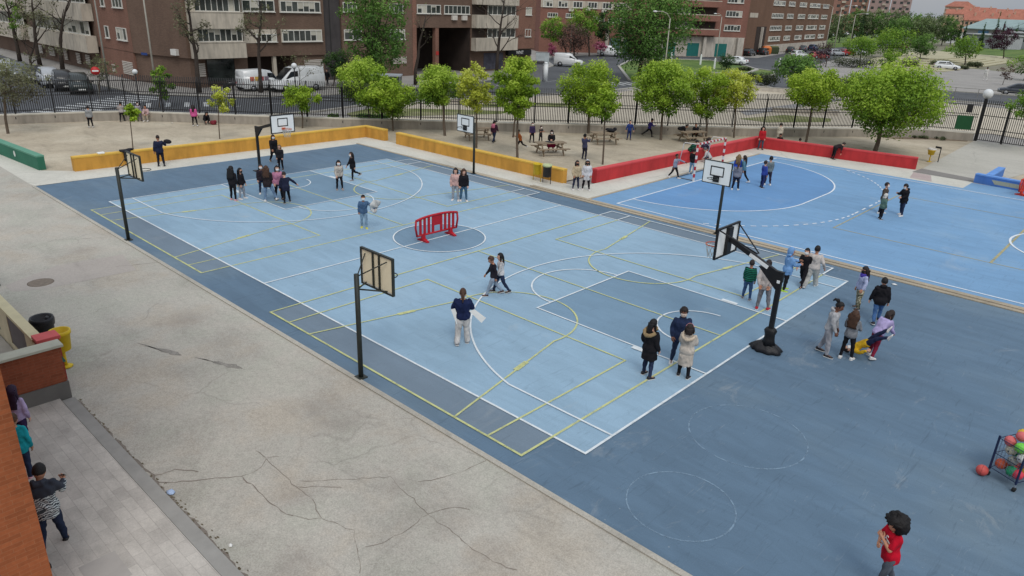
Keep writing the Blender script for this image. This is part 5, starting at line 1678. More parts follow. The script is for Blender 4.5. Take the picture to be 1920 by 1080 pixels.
tree('r5', 'leaning green tree over the white car on the terrace', 'mid', 2200, .16, .12, m_bark_d, 12, fill=.9)
tree('pu2', 'dark purple tree on a thin trunk in front of the low grey building', 'purple', 2600, .18, .12, m_bark_d, 14)
tree('r6', 'small rusty leaved sapling beside the dark car', 'brown', 300, .12, .04, m_bark_d, 6)
tree('r7', 'bright green tree at the right edge beyond the dark car', 'mid', 1400, .15, .08, m_bark_d, 9)

LAB_T = ['first', 'second', 'third', 'fourth', 'fifth', 'sixth', 'seventh', 'eighth', 'ninth', 'tenth', 'eleventh', 'twelfth', 'thirteenth', 'fourteenth', 'fifteenth', 'sixteenth']
for i, (x, y, z, hw) in enumerate(DATA['FAR']['trees']):
    k = 'ft%d' % i
    DATA['TREES'][k] = (x, y, x, y, z, 1.2, hw)
    tree(k, 'hazy olive tree in the tree belt below the horizon', ('far', 'far', 'dark')[i % 3], 1500, .3, .16, m_bark_d, 12, group='trees of the far belt')
for i, (x, y, z, hw) in enumerate(DATA['FAR']['cyp']):
    g = random.Random(i)
    t = thing('cypress', 'dark pointed cypress in front of the far low buildings', 'tree', (x, y, -.05), 0, 'cypresses among the far buildings')
    MB().tube([(0, 0, -.1), (0, 0, z * .6)], [.15, .05], 6).build('trunk', m_bark_d, t)
    cl = [((g.gauss(0, .1), g.gauss(0, .1), z * f), (hw * .75 * (1.05 - f), hw * .75 * (1.05 - f), z * .12)) for f in (.12, .25, .4, .55, .7, .85, .95)]
    link('crown', leaf_mesh('crown', i, cl, 900, .2), LM['deep'], t)

BL = dict(a='dark low bush left of the dense green tree beyond the plaza', b='dark bush in front of the roundabout kerb', c='wide dark bush behind the largest yard tree', d='long dark clipped shrub below the far parked cars', e='brownish bush right of the slim bright green tree',
          f='dark bush hiding the front of the white car', g='small dark bush right of the white car', h='brownish bush at the end of the pale terrace', i='small bush at the foot of the dense green tree', j='small clipped bush beside the round evergreen', k='small green bush behind the railings, left of the yellow wall corner', l='low green shrub row in the plaza behind the railings', m='low hedge on the near side of the roundabout lawn')
for k, (x, y, w_, h) in DATA['BUSHES'].items():
    g = random.Random(ord(k))
    t = thing('bush', BL[k], 'bush', (x, y, -.05))
    cl = []
    mb = MB()
    rt = Vector((math.cos(DATA['CAM']['yaw']), math.sin(DATA['CAM']['yaw']), 0))
    for i in range(7):
        s = (i / 6 - .5) * 2
        c = rt * (s * w_ * .75) + Vector((g.gauss(0, .1), g.gauss(0, .1), h * g.uniform(.38, .55)))
        cl.append((c, (w_ * .36, w_ * .34, h * .42)))
        mb.tube([(0, 0, 0), c * .6, c], [.05, .03, .015], 5)
    mb.build('stem', m_bark_d, t)
    link('foliage', leaf_mesh('foliage', ord(k), cl, int(900 + 500 * w_), .1), LM['bush' if k in 'abcdefghij' else 'dark'], t)
struct('dirt_strip', MB().sheet([(16.2, 50.3), (17.2, 50.6), (18.8, 52.6), (21.1, 54.3), (21.1, 54.95), (18.45, 53.5), (17.05, 51.75)], -.011), ground_mat('damp_earth', S(128, 112, 94), .25, .4, 12, 0, .6))
# tufts of weeds along the plinth wall
for k, (x, y) in enumerate([(17.9, 52.4), (18.7, 53.0), (19.4, 53.5), (16.3, 50.9)]):
    cl = [((random.Random(k * 9 + i).gauss(0, .3), random.Random(k * 7 + i).gauss(0, .25), .1), (.18, .16, .12)) for i in range(5)]
    o = link('weeds', leaf_mesh('weeds', k, cl, 260, .05), LM['bush'], None, (x, y, 0))
    tag(o, 'dark weeds at the foot of the plinth wall', 'weeds', kind='stuff')

# ------------------------------------------------------------------ vehicles
m_tyre = plain('tyre_rubber', S(34, 34, 35), .85, .15, 8)
m_rim = plain('wheel_rim', S(150, 152, 156), .4, .1, 8, metal=.6)
m_cglass = glass_mat('car_glass', S(34, 40, 44), .08)
m_trim = plain('black_trim', S(36, 36, 38), .6, .1, 6)
m_lamp = plain('headlight_lens', S(216, 220, 224), .2, .05, 6)
m_tail = plain('tail_lens', S(150, 26, 28), .3, .05, 6)
m_plate = plain('number_plate', S(220, 220, 214), .5, .04, 6)


def car_paint(c):
    return plain('car_paint_%d_%d_%d' % tuple(int(v * 999) for v in c[:3]), c, .28, .08, 1.2, metal=.0, spec=.6, dirt=.2)


def section(x, w_, z0, z1, b=.1, ins=0.0):
    """one cross section of a body: rounded rectangle at station x"""
    h = w_ / 2
    return [(x, -h + ins + b * .4, z0), (x, -h + ins * .3, z0 + b), (x, -h, z0 + (z1 - z0) * .45), (x, -h + ins + .03, z1 - b), (x, -h + ins + b * 1.6, z1), (x, h - ins - b * 1.6, z1), (x, h - ins - .03, z1 - b), (x, h, z0 + (z1 - z0) * .45), (x, h - ins * .3, z0 + b), (x, h - ins - b * .4, z0)]


def vehicle(name, label, cat, loc, rz, c, kind='hatch', group=None):
    t = thing(name, label, cat, loc, rz, group)
    pm = car_paint(c)
    if kind == 'van':
        L_, W_, wb = 5.5, 2.0, (-1.6, 1.7)
        hull = [(-2.75, 1.80, .45, 1.55), (-2.68, 1.96, .32, 1.9), (.9, 2.0, .3, 1.6), (1.9, 1.98, .3, 1.2), (2.45, 1.9, .32, 1.08), (2.72, 1.66, .4, .84)]
        cab = [(-2.72, 1.7, 1.0, 2.36), (-2.62, 1.86, 1.0, 2.5), (.2, 1.88, 1.0, 2.52), (.75, 1.8, 1.0, 2.40), (1.25, 1.74, 1.0, 1.95), (1.95, 1.66, .9, 1.24)]
        front, rear = 2.72, -2.75
    elif kind == 'vanlet':
        L_, W_, wb = 4.3, 1.75, (-1.25, 1.35)
        hull = [(-2.15, 1.62, .42, 1.3), (-2.1, 1.72, .3, 1.5), (.5, 1.75, .28, 1.3), (1.2, 1.72, .28, 1.05), (1.85, 1.64, .3, .96), (2.12, 1.4, .38, .78)]
        cab = [(-2.12, 1.5, .9, 1.78), (-2.02, 1.6, .9, 1.86), (.05, 1.62, .9, 1.88), (.5, 1.5, .9, 1.72), (1.3, 1.46, .8, 1.06)]
        front, rear = 2.12, -2.15
    else:
        L_, W_, wb = 4.3, 1.76, (-1.28, 1.32)
        suv = .16 if kind == 'suv' else 0
        hull = [(-2.14, 1.5, .45, .86 + suv), (-2.02, 1.68, .3, .96 + suv), (-.9, 1.75, .26, .95 + suv), (.7, 1.76, .26, .92 + suv), (1.5, 1.7, .27, .84 + suv), (2.0, 1.6, .3, .74 + suv), (2.15, 1.36, .4, .62 + suv)]
        if kind == 'saloon':
            cab = [(-1.6, 1.5, .8, .98), (-1.0, 1.42, .8, 1.36), (-.5, 1.4, .8, 1.44), (.2, 1.4, .8, 1.42), (.55, 1.4, .8, 1.3), (1.2, 1.42, .75, .92)]
        else:
            cab = [(-2.05, 1.44, .8 + suv, 1.05 + suv), (-1.72, 1.4, .8 + suv, 1.40 + suv), (-1.1, 1.4, .8 + suv, 1.46 + suv), (.1, 1.4, .8 + suv, 1.46 + suv), (.5, 1.4, .8 + suv, 1.33 + suv), (1.2, 1.44, .75 + suv, .94 + suv)]
        front, rear = 2.15, -2.14
    MB().loft([section(*s) for s in hull]).build('body', pm, t)
    MB().loft([section(x, w_, z0, z1, .07, .05) for x, w_, z0, z1 in cab]).build('cabin', pm, t)
    tall = kind in ('van', 'vanlet')
    # glazing lies a few millimetres proud of the cabin shell
    gl = MB()
    if tall:
        x0, x1, xm = cab[-1][0] - .06, cab[-3][0] + .03, cab[-2][0]
        zA, zB = cab[-1][3] + .02, cab[-3][3] - .16
        wA, wB = cab[-1][1] / 2 - .14, cab[-3][1] / 2 - .16
        st_ = cab[-3:] if kind == 'van' else cab[-2:]
        vs = []
        for i, (sx, sw, _a, sz) in enumerate(st_):
            vs += [(sx + .03, -sw / 2 + .2, sz + .02), (sx + .03, sw / 2 - .2, sz + .02)]
        gl.add(vs, [(2 * i, 2 * i + 2, 2 * i + 3, 2 * i + 1) for i in range(len(st_) - 1)])
        gl.build('windscreen', m_cglass, t)
        for s in (-1, 1):
            w0, w2 = cab[2][1] / 2 + .012, cab[-2][1] / 2 + .02
            xr = cab[2][0] + .1
            MB().add([(xr, s * w0, zA + .12), (x0 - .3, s * (w2 - .01), zA + .1), (xm - .2, s * (w2 + .012), zB - .16), (xr, s * w0, zB - .08)], [(0, 1, 2, 3)] if s < 0 else [(3, 2, 1, 0)]).build('side_window', m_cglass, t)
    else:
        xs = [c_[0] for c_ in cab]
        z0 = cab[2][2] + .16
        zt = cab[2][3] - .1
        w2 = cab[2][1] / 2 + .008
        f0, f1 = xs[-1] - .1, xs[-3] + .16
        gl.add([(f0 + .03, -.58, cab[-1][3] + .0), (f0 + .03, .58, cab[-1][3] + .0), (xs[-2] + .02, .54, cab[-2][3] - .02), (xs[-2] + .02, -.54, cab[-2][3] - .02)], [(0, 1, 2, 3)])
        gl.build('windscreen', m_cglass, t)
        MB().add([(xs[0] - .012, .55, cab[0][3] - .0), (xs[0] - .012, -.55, cab[0][3] - .0), (xs[1] - .03, -.5, cab[1][3] - .03), (xs[1] - .03, .5, cab[1][3] - .03)], [(0, 1, 2, 3)]).build('rear_window', m_cglass, t)
        for s in (-1, 1):
            q = [(xs[0] + .5, s * w2, z0), (-.32, s * w2, z0), (-.32, s * (w2 - .05), zt), (xs[1] + .3, s * (w2 - .05), zt)]
            q2 = [(-.24, s * w2, z0), (xs[-1] - .45, s * w2, z0), (xs[-2] - .2, s * (w2 - .05), zt), (-.24, s * (w2 - .05), zt)]
            for qq in (q, q2):
                MB().add(qq, [(0, 1, 2, 3)] if s < 0 else [(3, 2, 1, 0)]).build('side_window', m_cglass, t)
    rw = .34 if not tall else .36
    for x in wb:
        for s in (-1, 1):
            mb = MB()
            y0 = s * (W_ / 2 - .2)
            y1 = s * (W_ / 2 + .015)
            mb.tube([(x, y0, rw), (x, y1, rw)], rw, 16)
            wh = mb.build('wheel', m_tyre, t)
            MB().tube([(x, y1 - s * .01, rw), (x, y1 + s * .012, rw)], rw * .62, 12).build('rim', m_rim, wh)
    hz_ = .62 if not tall else .78
    for s in (-1, 1):
        MB().ball((front - .16, s * (W_ / 2 - .36), hz_), (.15, .2, .09), 8, 6).build('headlight', m_lamp, t)
        MB().box(rear - .012, s * (W_ / 2 - .26) - .09, hz_ + .06, rear + .1, s * (W_ / 2 - .26) + .09, hz_ + .32).build('tail_light', m_tail, t)
        MB().ball((cab[-1][0] - .35, s * (W_ / 2 + .1), .98 + (.25 if tall else 0)), (.07, .1, .07), 8, 6).build('mirror', m_trim, t)
    MB().box(front - .1, -W_ / 2 + .22, .32, front + .03, W_ / 2 - .22, .46, bev=.03).build('bumper', m_trim, t)
    MB().box(rear - .03, -W_ / 2 + .2, .34, rear + .1, W_ / 2 - .2, .48, bev=.03).build('bumper', m_trim, t)
    MB().box(front + .031, -.26, .42, front + .045, .26, .53).build('number_plate', m_plate, t)
    return t


def heading(a, b):
    return math.atan2(b[1] - a[1], b[0] - a[0])


P3 = lambda k, z=-.05: (*DATA['AT'][k], z)
WHITE, BLACK, GREY, SILVER, RED, BLUE, WINE = S(214, 216, 216), S(30, 31, 34), S(84, 88, 92), S(166, 170, 174), S(150, 30, 34), S(44, 58, 88), S(92, 34, 40)
vehicle('van', 'large white high-roofed delivery van parked facing left', 'van', (-31.05, 28.2, -.05), R(-90), WHITE, 'van').scale = (.98, .95, .88)
v2 = vehicle('van', 'smaller white van with coloured side panels, parked nose to nose with the large one', 'van', (-33.0, 25.6, -.05), R(90), WHITE, 'van')
v2.scale = (.8, .9, .76)
mb = MB()
for k, c in enumerate((S(196, 110, 90), S(206, 170, 80), S(160, 70, 76), S(120, 110, 120))):
    MB().box(-2.0 + k * .62, -1.02, 1.25, -1.48 + k * .62, -1.0, 1.75).build('side_panel', plain('van_panel_%d' % k, c, .5, .15, 5), v2)
vehicle('small_van', 'small white panel van driving past the double street lamp', 'van', P3('smallvan'), heading((-40.7, 79.4), (-38.0, 81.2)), WHITE, 'vanlet')
vehicle('small_van', 'white panel van parked far away beside the white pillars', 'van', P3('farvan'), R(30), WHITE, 'vanlet')
vehicle('car', 'white saloon car circling the roundabout', 'car', P3('taxi'), heading((-25.5, 111.9), (-30.2, 111.3)), WHITE, 'saloon')
vehicle('car', 'dark estate car on the road beyond the gate, cut by the right edge', 'car', P3('blackcar'), R(196), S(34, 40, 50), 'hatch')
vehicle('car', 'white car parked behind the bushes of the pale terrace', 'car', P3('car_w2'), R(20), WHITE, 'hatch')
LCL = [('lc1', 'dark green estate car, nearest of the left parked row', S(28, 40, 38), 'suv'), ('lc2', 'black car parked second in the left street row', BLACK, 'suv'), ('lc3', 'black and white off-road car third in the left street row', SILVER, 'suv'), ('lc4', 'black hatchback fourth in the left street row', BLACK, 'hatch'), ('lc5', 'grey hatchback fifth in the left street row', GREY, 'hatch'), ('lc6', 'silver hatchback sixth in the left street row', SILVER, 'hatch'), ('lc7', 'dark hatchback last in the left street row at the photo edge', BLACK, 'hatch')]
for i, (k, lab, c, kd) in enumerate(LCL):
    vehicle('parked_car', lab, 'car', P3(k), R(-14 + 3 * (i % 3)), c, kd, 'cars parked in the left street')
PKL = [('pk1', 'black car in front of the entrance recess, left of the orange container', BLACK), ('pk2', 'dark car right beside the orange container', BLACK), ('pk3', 'dark green car parked along the cream base wall', S(38, 50, 50)), ('pk4', 'grey car parked second along the cream base wall', GREY), ('pk5', 'blue-grey car parked third along the cream base wall', BLUE), ('pk6', 'white hatchback parked behind the dense green tree', WHITE), ('pk7', 'red car behind the thin leafless tree', S(140, 40, 38)), ('pk8', 'silver car right of the dark pink tree', SILVER), ('pk9', 'bright red car beside the silver one', RED), ('pk11', 'white car behind the round olive tree', WHITE), ('pk13', 'dark red car under the far park trees', WINE)]
for i, (k, lab, c) in enumerate(PKL):
    vehicle('parked_car', lab, 'car', P3(k, -.06), R(97 + 4 * (i % 4)) if i < 5 else R(60 + 7 * (i % 3)), c, 'hatch', 'cars parked beyond the roundabout')
FCL = [('far1', 'grey car in the far car park, left end', SILVER), ('far2', 'white car second in the far car park', WHITE), ('far3', 'blue car third in the far car park', BLUE), ('far4', 'white car fourth in the far car park', WHITE), ('far5', 'white car in front of the far tree trunks', WHITE), ('far6', 'dark car beside the white storage cube', BLACK), ('far7', 'silver car low in the far car park', SILVER), ('far8', 'dark blue car low in the far car park', BLUE)]
for i, (k, lab, c) in enumerate(FCL):
    vehicle('parked_car', lab, 'car', P3(k, -.1), R(110 + 10 * (i % 3)), c, 'hatch', 'cars in the far car park')
mo = thing('motorbike', 'dark motorbike parked left of the smaller white van', 'motorbike', (*DATA['AT']['motor'], -.05), R(80))
for x in (-.65, .65):
    mb = MB()
    mb.tube([(x, -.06, .32), (x, .06, .32)], .32, 16)
    mb.build('wheel', m_tyre, mo)
MB().ball((0, 0, .62), (.55, .16, .22), 10, 8).tube([(-.65, 0, .32), (-.1, 0, .55), (.35, 0, .7), (.65, 0, .32)], .05, 6).build('body', car_paint(BLACK), mo)
MB().ball((-.3, 0, .86), (.38, .14, .07), 10, 6).build('seat', m_trim, mo)
MB().tube([(.42, -.32, 1.02), (.36, 0, .98), (.42, .32, 1.02)], .02, 6).tube([(.36, 0, .98), (.52, 0, .62)], .03, 6).build('handlebar', m_trim, mo)
MB().ball((.52, 0, .86), (.08, .1, .1), 8, 6).build('headlight', m_lamp, mo)

# ------------------------------------------------------------------ basketball goals
m_steel = plain('dark_green_steel', S(46, 50, 46), .55, .2, 8, dirt=.2)
m_black = plain('black_steel', S(28, 28, 30), .5, .15, 8)
m_board = plain('white_board', S(236, 238, 236), .5, .05, 2)
m_cream = plain('yellowed_board', S(242, 232, 202), .7, .08, 1.6, dirt=.15)
m_rimor = plain('orange_rim', S(196, 88, 44), .5, .1, 8)
m_net = plain('net_cord', S(200, 196, 186), .9, .1, 9)


def ring(c, r_, rad, n=28, axis='z'):
    pts = [(c[0] + r_ * math.cos(2 * PI * k / n), c[1] + r_ * math.sin(2 * PI * k / n), c[2]) for k in range(n + 1)]
    return MB().tube(pts, rad, 6, False)


def net(c, r_, h):
    mb = MB()
    for k in range(10):
        for s in (-1, 1):
            pts = []
            for i in range(5):
                f = i / 4
                a = 2 * PI * (k + s * f * 1.5) / 10
                rr = r_ * (1 - .4 * f)
                pts.append((c[0] + rr * math.cos(a), c[1] + rr * math.sin(a), c[2] - h * f))
            mb.tube(pts, .006, 4, False)
    return mb


def mini_hoop(label, base, overhang, face, z0, z1, back='cream', ctr=0.0):
    """one post; the board hangs in front of it on four struts. Local +Y points to the court."""
    t = thing('basketball_hoop', label, 'basketball hoop', (*base, 0), 0 if face > 0 else PI)
    MB().tube([(0, 0, -.05), (0, 0, 2.72)], .062, 10).build('post', m_steel, t)
    MB().box(-.12, -.12, 0, .12, .12, .03).build('foot_plate', m_steel, t)
    y = overhang
    b = t
    w_ = .6
    MB().box(ctr - w_, y, z0, ctr + w_, y + .03, z1).build('backboard', m_board, t)
    if back == 'cream':
        MB().box(ctr - w_ + .04, y - .006, z0 + .04, ctr + w_ - .04, y - .002, z1 - .04).build('back_panel', m_cream, t)
    fr = MB()
    e = .02
    for x0, x1, a0, a1 in ((-w_ - e, w_ + e, z0 - e, z0 + .012), (-w_ - e, w_ + e, z1 - .012, z1 + e), (-w_ - e, -w_ + .012, z0 + .012, z1 - .012), (w_ - .012, w_ + e, z0 + .012, z1 - .012)):
        fr.box(ctr + x0, y - .035, a0, ctr + x1, y + .036, a1)
    for x in (-.12, .12):
        fr.box(ctr + x - .018, y - .05, z0 + .013, ctr + x + .018, y - .008, z1 - .013)
    fr.build('board_frame', m_steel, t)
    zt, zb = 2.66, 2.42
    for sx in (-.42, .42):
        MB().tube([(0, .02, zt), (ctr + sx, y - .03, z1 - .1)], .015, 6).build('strut', m_steel, t)
        MB().tube([(0, .02, zb - .08), (ctr + sx, y - .03, z0 + .06)], .02, 6).build('strut', m_steel, t)
    # the painted target square and the ring
    sq = MB()
    for x0, x1, a0, a1 in ((-.3, .3, .0, .045), (-.3, .3, .36, .405), (-.3, -.255, .045, .36), (.255, .3, .045, .36)):
        sq.box(ctr + x0, y + .031, z0 + .3 + a0, ctr + x1, y + .036, z0 + .3 + a1)
    sq.build('target_square', m_black, t)
    MB().box(ctr - .13, y + .031, z0 + .08, ctr + .13, y + .07, z0 + .3).build('rim_plate', m_black, t)
    zr = z0 + .26
    rg_ = ring((ctr, y + .33, zr), .215, .013).tube([(ctr - .1, y + .04, zr - .14), (ctr - .16, y + .2, zr)], .01, 5).tube([(ctr + .1, y + .04, zr - .14), (ctr + .16, y + .2, zr)], .01, 5)
    rg_.build('rim', m_steel, t)
    return t


mini_hoop('nearest hoop on a single dark post, cream panelled back of its board toward the camera', (20.27, -1.43), .56, 1, 2.22, 3.12, 'cream', .05)
mini_hoop('smaller left hoop on a dark post beside the asphalt, cream back of its board showing', (5.86, -1.43), .60, 1, 2.26, 3.14, 'cream', .02)
mini_hoop('far hoop with white board facing the camera, on a dark post by the yellow wall', (5.78, 16.45), .68, -1, 2.32, 3.16, 'white', -.04)
mini_hoop('hoop with a large white board facing the camera, on the post by the drain strip', (20.2, 16.62), .45, -1, 2.2, 3.1, 'white', .12)


def big_hoop(label, base, d, pads):
    """portable-style goal: post behind the baseline, a sloping arm carries the board; d = +1 when it reaches toward +x"""
    t = thing('basketball_hoop', label, 'basketball hoop', (*base, 0), 0 if d > 0 else PI)
    reach = 1.66 if pads else 2.62
    MB().box(-.065, -.058, 0, .065, .058, 2.2, bev=.015).build('post', m_black, t)
    mb = MB()
    mb.bar((-.04, 0, 2.2), (reach - .12, 0, 2.86), .10, .13)
    mb.add([(-.08, -.052, 2.05), (.07, -.052, 1.82), (.62, -.052, 2.34), (-.08, -.052, 2.34), (-.08, .052, 2.05), (.07, .052, 1.82), (.62, .052, 2.34), (-.08, .052, 2.34)], [(0, 1, 2, 3), (7, 6, 5, 4), (0, 4, 5, 1), (1, 5, 6, 2), (2, 6, 7, 3), (3, 7, 4, 0)])
    mb.build('arm', m_black, t)
    if pads:
        lab_ = MB().add([(.42, .0775, 2.36), (1.02, .0775, 2.60), (1.02, .0775, 2.70), (.42, .0775, 2.46)], [(0, 1, 2, 3), ])
        MB().bar((.45, 0, 2.449), (1.0, 0, 2.668), .07, .012).build('white_label', m_board, t)
        q = MB().bar((.36, -.06 if d > 0 else .06, 2.37), (.92, -.06 if d > 0 else .06, 2.60), .012, .1)
        q.bar((.36, .06 if d > 0 else -.06, 2.37), (.92, .06 if d > 0 else -.06, 2.60), .012, .1)
        q.build('white_label', m_board, t)
        for y0 in (-.0695, .058):
            MB().box(-.03, y0, 2.02, .05, y0 + .0115, 2.1).build('sticker', m_board, t)
    x = reach
    z0, z1, w_ = 2.40, 3.22, .61
    MB().box(x, -w_, z0, x + .025, w_, z1).build('backboard', m_board, t)
    fr = MB()
    for y0, y1, a0, a1 in ((-w_ - .03, w_ + .03, z0 - .03, z0 + .015), (-w_ - .03, w_ + .03, z1 - .015, z1 + .03), (-w_ - .03, -w_ + .015, z0 + .015, z1 - .015), (w_ - .015, w_ + .03, z0 + .015, z1 - .015)):
        fr.box(x - .03, y0, a0, x + .03, y1, a1)
    fr.box(x - .1, -.12, z0 + .016, x - .002, .12, z1 - .016)
    fr.build('board_frame', m_black, t)
    for s in (-1, 1):
        MB().tube([(x - .02, s * .55, z1 - .02), (x - .95, s * .04, 2.66)], .02, 6).build('strut', m_black, t)
    sq = MB()
    for y0, y1, a0, a1 in ((-.28, .28, .0, .045), (-.28, .28, .36, .405), (-.28, -.235, .045, .36), (.235, .28, .045, .36)):
        sq.box(x + .026, y0, z0 + .28 + a0, x + .031, y1, z0 + .28 + a1)
    sq.build('target_square', m_black, t)
    zr = z0 + .2
    rm_ = ring((x + .36, 0, zr), .225, .014).bar((x + .02, 0, zr), (x + .15, 0, zr), .16, .05).build('rim', m_rimor, t)
    net((x + .36, 0, zr), .225, .38).build('net', m_net, rm_)
    if pads:
        bs = MB()
        g = random.Random(4)
        bs.loft([[(.05 + rr * 1.0 * math.cos(a * PI / 12) * (1 + .1 * math.sin(a * 1.9)), -.02 + rr * .7 * math.sin(a * PI / 12) * (1 + .16 * math.sin(a * 2.7)), z) for a in range(24)] for rr, z in ((.42, 0), (.45, .05), (.39, .12), (.29, .2), (.17, .26))])
        bs.build('base_cover', plain('black_plastic_sheet', S(26, 26, 29), .35, .3, 5, bump=.5), t)
        MB().loft([[(rr * 1.15 * math.cos(a * PI / 8) * (1 + .12 * math.sin(a * 2.3 + z * 9)), rr * math.sin(a * PI / 8) * (1 + .12 * math.sin(a * 1.7 + z * 7)), z) for a in range(16)] for rr, z in ((.17, .2), (.13, .36), (.12, .5), (.14, .62), (.1, .7))]).build('post_padding', plain('black_pad', S(24, 24, 26), .5, .3, 6, bump=.5), t)
    else:
        MB().box(-.3, -.25, 0, .3, .25, .03).build('foot_plate', m_black, t)
    return t


bh1 = big_hoop('big black hoop on a sloping arm with a padded base, on the right baseline', (26.62, 7.6), -1, True)
bh2 = big_hoop('big black hoop on a bent post behind the left baseline', (-1.5, 7.95), 1, False)

# ------------------------------------------------------------------ five-a-side goal
m_gw = plain('goal_white', S(222, 218, 212), .5, .08, 6)
m_gr = plain('goal_red', S(176, 44, 50), .5, .1, 6)
goal = thing('football_goal', 'red and white striped five-a-side goal in front of the red wall', 'football goal', (14.45, 26.25, 0))
for nm, y in (('goal_post', -1.55), ('goal_post', 1.55)):
    w_ = MB().box(-.04, y - .04, 0, .04, y + .04, 2.04).build(nm, m_gw, goal)
    for k in range(5):
        MB().box(-.044, y - .044, .2 + k * .4, .044, y + .044, .4 + k * .4).build('red_band', m_gr, w_)
cb = MB().box(-.04, -1.505, 1.96, .04, 1.505, 2.04).build('crossbar', m_gw, goal)
for k in range(8):
    MB().box(-.044, -1.45 + k * .38, 1.956, .044, -1.26 + k * .38, 2.044).build('red_band', m_gr, cb)
for y in (-1.55, 1.55):
    MB().tube([(-.03, y, 2.0), (-.78, y, 1.98), (-.84, y, 1.9), (-1.02, y, .75)], .022, 6).build('net_stay', m_gw, goal)
mb = MB()
mb.tube([(-.03, -1.55, .03), (-1.05, -1.55, .03), (-1.05, 1.55, .03), (-.03, 1.55, .03)], .025, 6)
mb.build('ground_bar', plain('grey_pipe', S(96, 96, 100), .6, .15, 6), goal)

# ------------------------------------------------------------------ barriers
def barrier(label, loc, rz, c, L_=2.05, h=1.0):
    t = thing('crowd_barrier', label, 'barrier', (*loc, 0), rz)
    m = plain('barrier_plastic_%d' % int(c[0] * 99), c, .45, .1, 5, dirt=.2)
    half = L_ / 2
    fr = MB()
    top = [(x * half / 8, 0, h - .10 * (abs(x) / 8) ** 2.6 - .03) for x in range(-8, 9)]
    fr.tube(top, .05, 8)
    fr.tube([(-half, 0, h - .13), (-half - .03, 0, .6), (-half + .04, 0, .24)], .04, 8)
    fr.tube([(half, 0, h - .13), (half + .03, 0, .6), (half - .04, 0, .24)], .04, 8)
    fr.tube([(-half + .02, 0, .26), (half - .02, 0, .26)], .04, 8)
    fr.build('frame', m, t)
    sl = MB()
    n = 10
    for k in range(1, n):
        if k == 5:
            continue
        x = -half + L_ * k / n
        sl.box(x - .05, -.022, .26, x + .05, .022, h - .10 * (abs(x) / half) ** 2.6 - .04)
    sl.build('slat', m, t)
    MB().box(-L_ * .085, -.018, .55, L_ * .085, .018, h - .06).build('sign_panel', m, t)
    for x in (-half * .67, half * .67):
        MB().add([(x - .08, -.035, .30), (x + .08, -.035, .30), (x + .08, .035, .30), (x - .08, .035, .30), (x - .06, -.3, .0), (x + .06, -.3, .0), (x + .06, .3, .0), (x - .06, .3, .0), (x - .06, -.3, .05), (x + .06, -.3, .05), (x + .06, .3, .05), (x - .06, .3, .05), (x - .08, -.05, .12), (x + .08, -.05, .12), (x + .08, .05, .12), (x - .08, .05, .12)],
                 [(0, 1, 2, 3), (12, 13, 1, 0), (13, 14, 2, 1), (14, 15, 3, 2), (15, 12, 0, 3), (8, 9, 13, 12), (10, 11, 15, 14), (9, 8, 4, 5), (11, 10, 6, 7), (9, 10, 14, 13), (11, 8, 12, 15), (5, 6, 10, 9), (7, 4, 8, 11), (7, 6, 5, 4)]).build('foot', m, t)
    return t


barrier('red plastic crowd barrier standing in the centre circle', (13.05, 7.42), R(88), S(178, 26, 40))
barrier('orange-red plastic barrier at the right edge in front of the blue wall', (27.95, 36.9), R(72), S(206, 58, 34))

# ------------------------------------------------------------------ picnic tables
m_wood = plain('weathered_wood', S(142, 126, 106), .9, .2, 3, bump=.3)
def picnic(label, loc, rz):
    t = thing('picnic_table', label, 'picnic table', (*loc, -.01), rz)
    mb = MB()
    for k in range(5):
        mb.box(-.95, -.36 + k * .145, .70, .95, -.235 + k * .145, .745)
    mb.build('table_top', m_wood, t)
    for s in (-1, 1):
        q = MB()
        for k in range(2):
            q.box(-1.0, s * .72 - .14 + k * .145, .41, 1.0, s * .72 - .015 + k * .145, .455)
        q.build('bench', m_wood, t)
        for x in (-.66, .66):
            MB().bar((x, s * .22, .70), (x, s * .66, .0), .055, .11).build('leg', m_wood, t)
    for x in (-.715, .715):
        MB().bar((x, -.84, .37), (x, .84, .37), .05, .1).bar((x, -.36, .66), (x, .36, .66), .05, .08).build('crossbeam', m_wood, t)
    return t
picnic('leftmost picnic table behind the far white backboard, near the plinth wall', DATA['AT']['table1'], R(60))
picnic('picnic table with a black bundle on it, under the broad bright green tree', DATA['AT']['table2'], R(56))
picnic('picnic table with two children lying on it, behind the red wall', DATA['AT']['table3'], R(64))
picnic('nearest picnic table, with the girl in black and burgundy sitting behind it', (4.75, 24.05), R(62))
b_ = tag(MB().ball((0, 0, .0), (.34, .22, .13), 12, 8).ball((.25, .1, .1), (.14, .13, .12), 10, 7).ball((-.25, 0, .02), (.2, .15, .1), 10, 7).build('coat', plain('black_cloth', S(28, 28, 32), .9, .3, 6, bump=.5), None, (DATA['AT']['table2'][0] + .25, DATA['AT']['table2'][1] + .35, .86)), 'black bundled coat lying on the picnic table under the broad green tree', 'coat')
tag(MB().box(-.25, -.16, 0, .25, .16, .03, bev=.01).build('folder', plain('dark_folder', S(52, 50, 54), .6, .1, 6), None, (4.72, 24.0, .737)), 'dark flat folder lying on the nearest picnic table', 'folder')

